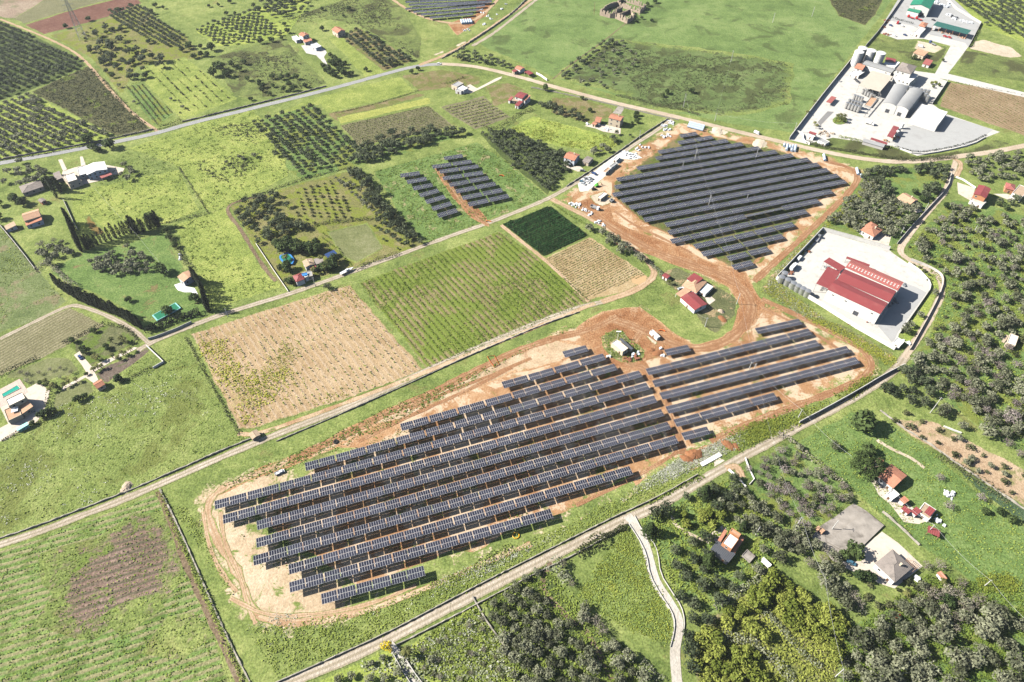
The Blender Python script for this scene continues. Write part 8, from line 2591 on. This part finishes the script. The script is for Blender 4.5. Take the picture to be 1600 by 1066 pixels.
def scatter(px,n,mat,label,size,h,name,seed=0,cat='wild growth',clump=4,cspread=0.8,n_clumpfield=None):
 """countless low plants over an area: one object"""
 poly=[G(p)[:2]for p in px]
 A=np.array(poly)
 r=np.random.default_rng(seed+900)
 P=[]
 got=0
 while got<n:
  q=r.uniform(A.min(0),A.max(0),(n*3,2))
  q=q[inside(q,poly)]
  if n_clumpfield:
   w=np.zeros(len(q))
   rc=np.random.default_rng(seed)
   cc=rc.uniform(A.min(0),A.max(0),(n_clumpfield[0],2))
   for c in cc:
    w=np.maximum(w,np.exp(-((q-c)**2).sum(1)/n_clumpfield[1]**2))
   q=q[r.random(len(q))<w]
  P.append(q)
  got+=len(q)
 P=np.concatenate(P)[:n]
 P=np.repeat(P,clump,0)+r.normal(0,cspread,(n*clump,2))
 m=len(P)
 X=np.zeros((m,3))
 X[:,:2]=P
 X[:,2]=0.12+r.uniform(0.2,1,m)*h
 N=unit(r.normal(0,0.38,(m,3))+np.array([0,0,0.9]))
 v=cards(X,N,r.uniform(0.6,1.4,m)*size,r)
 o=link(name,np_mesh(name,v,quads_of(v),L[mat]))
 return tag(o,label,cat,None,'stuff')
SC=scatter
SC([(-60,745),(60,655),(235,550),(288,535),(370,672),(385,688),(130,796),(-60,850)],500,'weed','tall rough grass tussocks all over the big left meadow',
 0.42,0.35,'meadow_tussocks',1)
SC([(-60,745),(60,655),(235,550),(370,672),(130,796),(-60,850)],220,'whitefl','pale weed heads on the big left meadow',0.3,0.4,'meadow_weeds',2,n_clumpfield=(9,
 12))
SC([(-60,890),(60,842),(240,775),(330,975),(370,1085),(-60,1090)],500,'weed','green tufts all over the ridged field',0.4,0.35,'field_tufts',3)
SC([(430,1060),(380,960),(300,800),(262,780),(320,860),(395,985),(560,960),(800,862),(1000,760),(1180,668),(1300,625),(1392,570),(1250,655),(960,805),(600,
 990)],1900,'weed','thick green verge growth between site and bottom road',0.36,0.35,'verge_growth',4)
SC([(395,985),(430,960),(560,958),(700,900),(840,850),(1060,720),(1180,665),(1150,700),(960,790),(600,980),(430,1050),(370,960)],1900,'whitefl','white wild flowers along the lower edge of the solar site',
 0.28,0.35,'white_flowers',5,n_clumpfield=(14,16))
SC([(1050,700),(1180,660),(1320,610),(1385,565),(1340,620),(1150,710),(1080,745)],900,'yellow','yellow-green tall weeds below the right array',0.4,0.6,
 'yellow_weeds',6,n_clumpfield=(8,14))
SC([(1192,455),(1240,395),(1290,350),(1355,285),(1385,272),(1290,360),(1215,442),(1290,500),(1400,560),(1395,575),(1260,498)],2000,'yellow','yellow-green flowering weeds on the verge by the factory wall',
 0.35,0.35,'yellow_weeds',7)
SC([(1192,455),(1240,395),(1290,350),(1285,362),(1215,442),(1290,500),(1260,498)],900,'whitefl','white daisies on the verge by the factory wall',0.3,0.3,
 'white_flowers',8)
SC(k15((400,540),(690,110),(740,150),(820,290),(845,420),(980,640),(990,760),(950,840),(590,680)),420,'yellow','yellow buttercup clumps on the triangular field',
 0.32,0.3,'yellow_flowers',9,n_clumpfield=(16,7))
SC(k15((400,540),(690,110),(740,150),(820,290),(845,420),(980,640),(990,760),(950,840),(590,680)),1100,'weed','grass tussocks on the triangular field',
 0.36,0.3,'meadow_tussocks',10)
SC([(305,540),(350,528),(440,565),(480,600),(400,665),(375,660)],620,'yellowgreen','yellow-green flowering weeds in the lower bare vineyard',0.42,0.4,'yellow_weeds',
 11,n_clumpfield=(14,8))
SC([(305,525),(420,485),(546,447),(658,578),(560,614),(400,664)],420,'yellowgreen','yellow-green weed clumps across the bare vineyard',0.34,0.35,'yellow_weeds',
 12,n_clumpfield=(12,9))
SC([(560,445),(780,362),(842,406),(925,470),(670,578)],1500,'vine_green','low green growth between the vine rows',0.34,0.25,'row_growth',13,n_clumpfield=(22,
 18))
SC([(200,235),(300,200),(395,172),(440,226),(450,275),(330,335),(390,420),(440,455),(330,480),(270,370),(200,360),(120,320),(150,290)],1300,'weed','rough bright grass over the left middle meadows',
 0.5,0.35,'meadow_tussocks',14)
SC([(240,225),(330,200),(400,190),(430,260),(380,300),(300,260)],260,'scrub','dark weed clumps in the left middle meadow',0.6,0.5,'weed_clumps',15,n_clumpfield=(9,
 12))
SC([(50,146),(138,104),(165,127),(232,200),(182,210)],1300,'scrub','brown-green scrub filling the plot beside the dirt track',0.6,0.8,'scrub_growth',16)
SC([(330,92),(445,62),(508,130),(400,154)],500,'scrub','dark weeds over the wild field by the villa',0.6,0.5,'scrub_growth',17,n_clumpfield=(12,14))
SC([(425,38),(590,-15),(655,92),(560,42)],800,'scrub','dark weeds over the top meadow',0.6,0.5,'scrub_growth',18,n_clumpfield=(12,22))
SC([(880,120),(960,70),(1160,105),(1165,150),(1100,176),(1040,170)],1000,'scrub','dark scrub clumps across the lower pasture',0.48,0.4,'scrub_growth',19,
 n_clumpfield=(22,17))
SC([(970,75),(1240,95),(1228,165),(1100,178),(1000,150)],1100,'scrub','dark weed clumps over the middle of the big pasture',0.45,0.3,'scrub_growth',37,
 n_clumpfield=(26,13))
SC([(560,1040),(640,1010),(745,950),(800,1040),(815,1066),(600,1066)],500,'whitefl','pale shrub tufts over the lime shrub plot',0.5,0.9,'pale_growth',38)
hedge([(291,528),(330,600),(374,678)],1.8,1.0,'scrub','dark overgrown boundary left of the bare vineyard')
hedge([(280,262),(305,300),(326,334)],1.2,0.7,'scrub','thin overgrown boundary between the left meadows')
hedge([(252,350),(285,343),(320,335)],2.0,1.2,'scrub','dark boundary growth right of the cypress hedge row')
SC([(1300,2),(1380,-5),(1352,38),(1312,25)],500,'scrub','dark scrub patch at the top of the pasture',0.6,0.5,'scrub_growth',20)
SC([(1240,692),(1330,642),(1390,662),(1470,714),(1600,800),(1600,940),(1480,880),(1330,770)],1100,'weed','grass tussocks over the right pasture',0.34,0.3,
 'meadow_tussocks',21)
SC(K(1380,860,7.273)((1060,340),(1250,270),(1440,290),(1579,400),(1480,480),(1250,480),(1100,480)),300,'yellow','yellow flower mass round the pole at lower right',
 0.4,0.6,'yellow_flowers',22)
SC([(1410,390),(1490,318),(1600,360),(1600,700),(1450,600),(1455,520),(1478,450)],2600,'weed','green undergrowth across the right olive slope',0.5,0.4,
 'undergrowth',23)
SC([(645,1008),(745,950),(800,1040),(815,1066),(670,1066)],1500,'weed','lime-green undergrowth in the shrub plot',0.5,0.6,'undergrowth',24)
SC([(755,940),(850,886),(1000,1040),(1010,1066),(810,1066)],1200,'weed','green undergrowth in the bottom grove',0.5,0.4,'undergrowth',25)
SC([(1085,1000),(1210,892),(1325,985),(1300,1066),(1095,1066)],1900,'citrus','low bright growth between citrus trees',0.5,0.8,'undergrowth',26)
SC([(1330,985),(1450,900),(1600,920),(1600,1066),(1310,1066)],2400,'weed','green undergrowth in the bottom right thicket',0.5,0.5,'undergrowth',27)
SC([(1000,815),(1150,745),(1215,815),(1210,885),(1110,960),(1055,925)],1500,'weed','green undergrowth in the terrace house garden',0.5,0.5,'undergrowth',
 28)
SC([(585,268),(745,224),(790,250),(855,308),(745,350),(668,380)],1600,'weed','green weeds around the central solar field',0.45,0.35,'undergrowth',29)
SC([(0,360),(105,470),(70,492),(0,515)],160,'weed','pale green weed tufts on the left edge field',0.4,0.3,'meadow_weeds',30,n_clumpfield=(14,10))
SC([(450,735),(620,660),(900,505),(930,495),(880,520),(700,600),(600,640),(480,700),(330,765)],500,'weed','green verge growth between long lane and solar site',
 0.4,0.4,'verge_growth',31)
SC([(340,780),(640,660),(960,560),(1060,690),(860,800),(520,930),(400,880)],900,'weed','weeds growing between rows of the lower array',0.35,0.3,'site_weeds',
 32,n_clumpfield=(40,9))
SC([(965,270),(1060,212),(1200,230),(1310,275),(1180,400),(1060,380)],1300,'weed','weeds growing between rows of the upper array',0.45,0.3,'site_weeds',
 33,n_clumpfield=(50,10))
SC(K(930,510,11.43)((110,190),(330,70),(500,90),(590,230),(760,330),(870,440),(840,550),(620,680),(300,540),(160,400)),260,'weed','green weeds round the white barn island',
 0.4,0.4,'undergrowth',34)
SC([(792,205),(833,183),(960,215),(970,224),(945,238),(868,226)],700,'yellow','yellow flowering carpet over lime meadow',0.4,0.25,'yellow_flowers',35,n_clumpfield=(10,
 12))
SC(K(1230,150,8.42)((610,320),(690,275),(780,320),(770,360),(690,378),(615,350)),60,'citrus','low planting on the winery roundabout',0.5,0.8,'bed_planting',
 36)
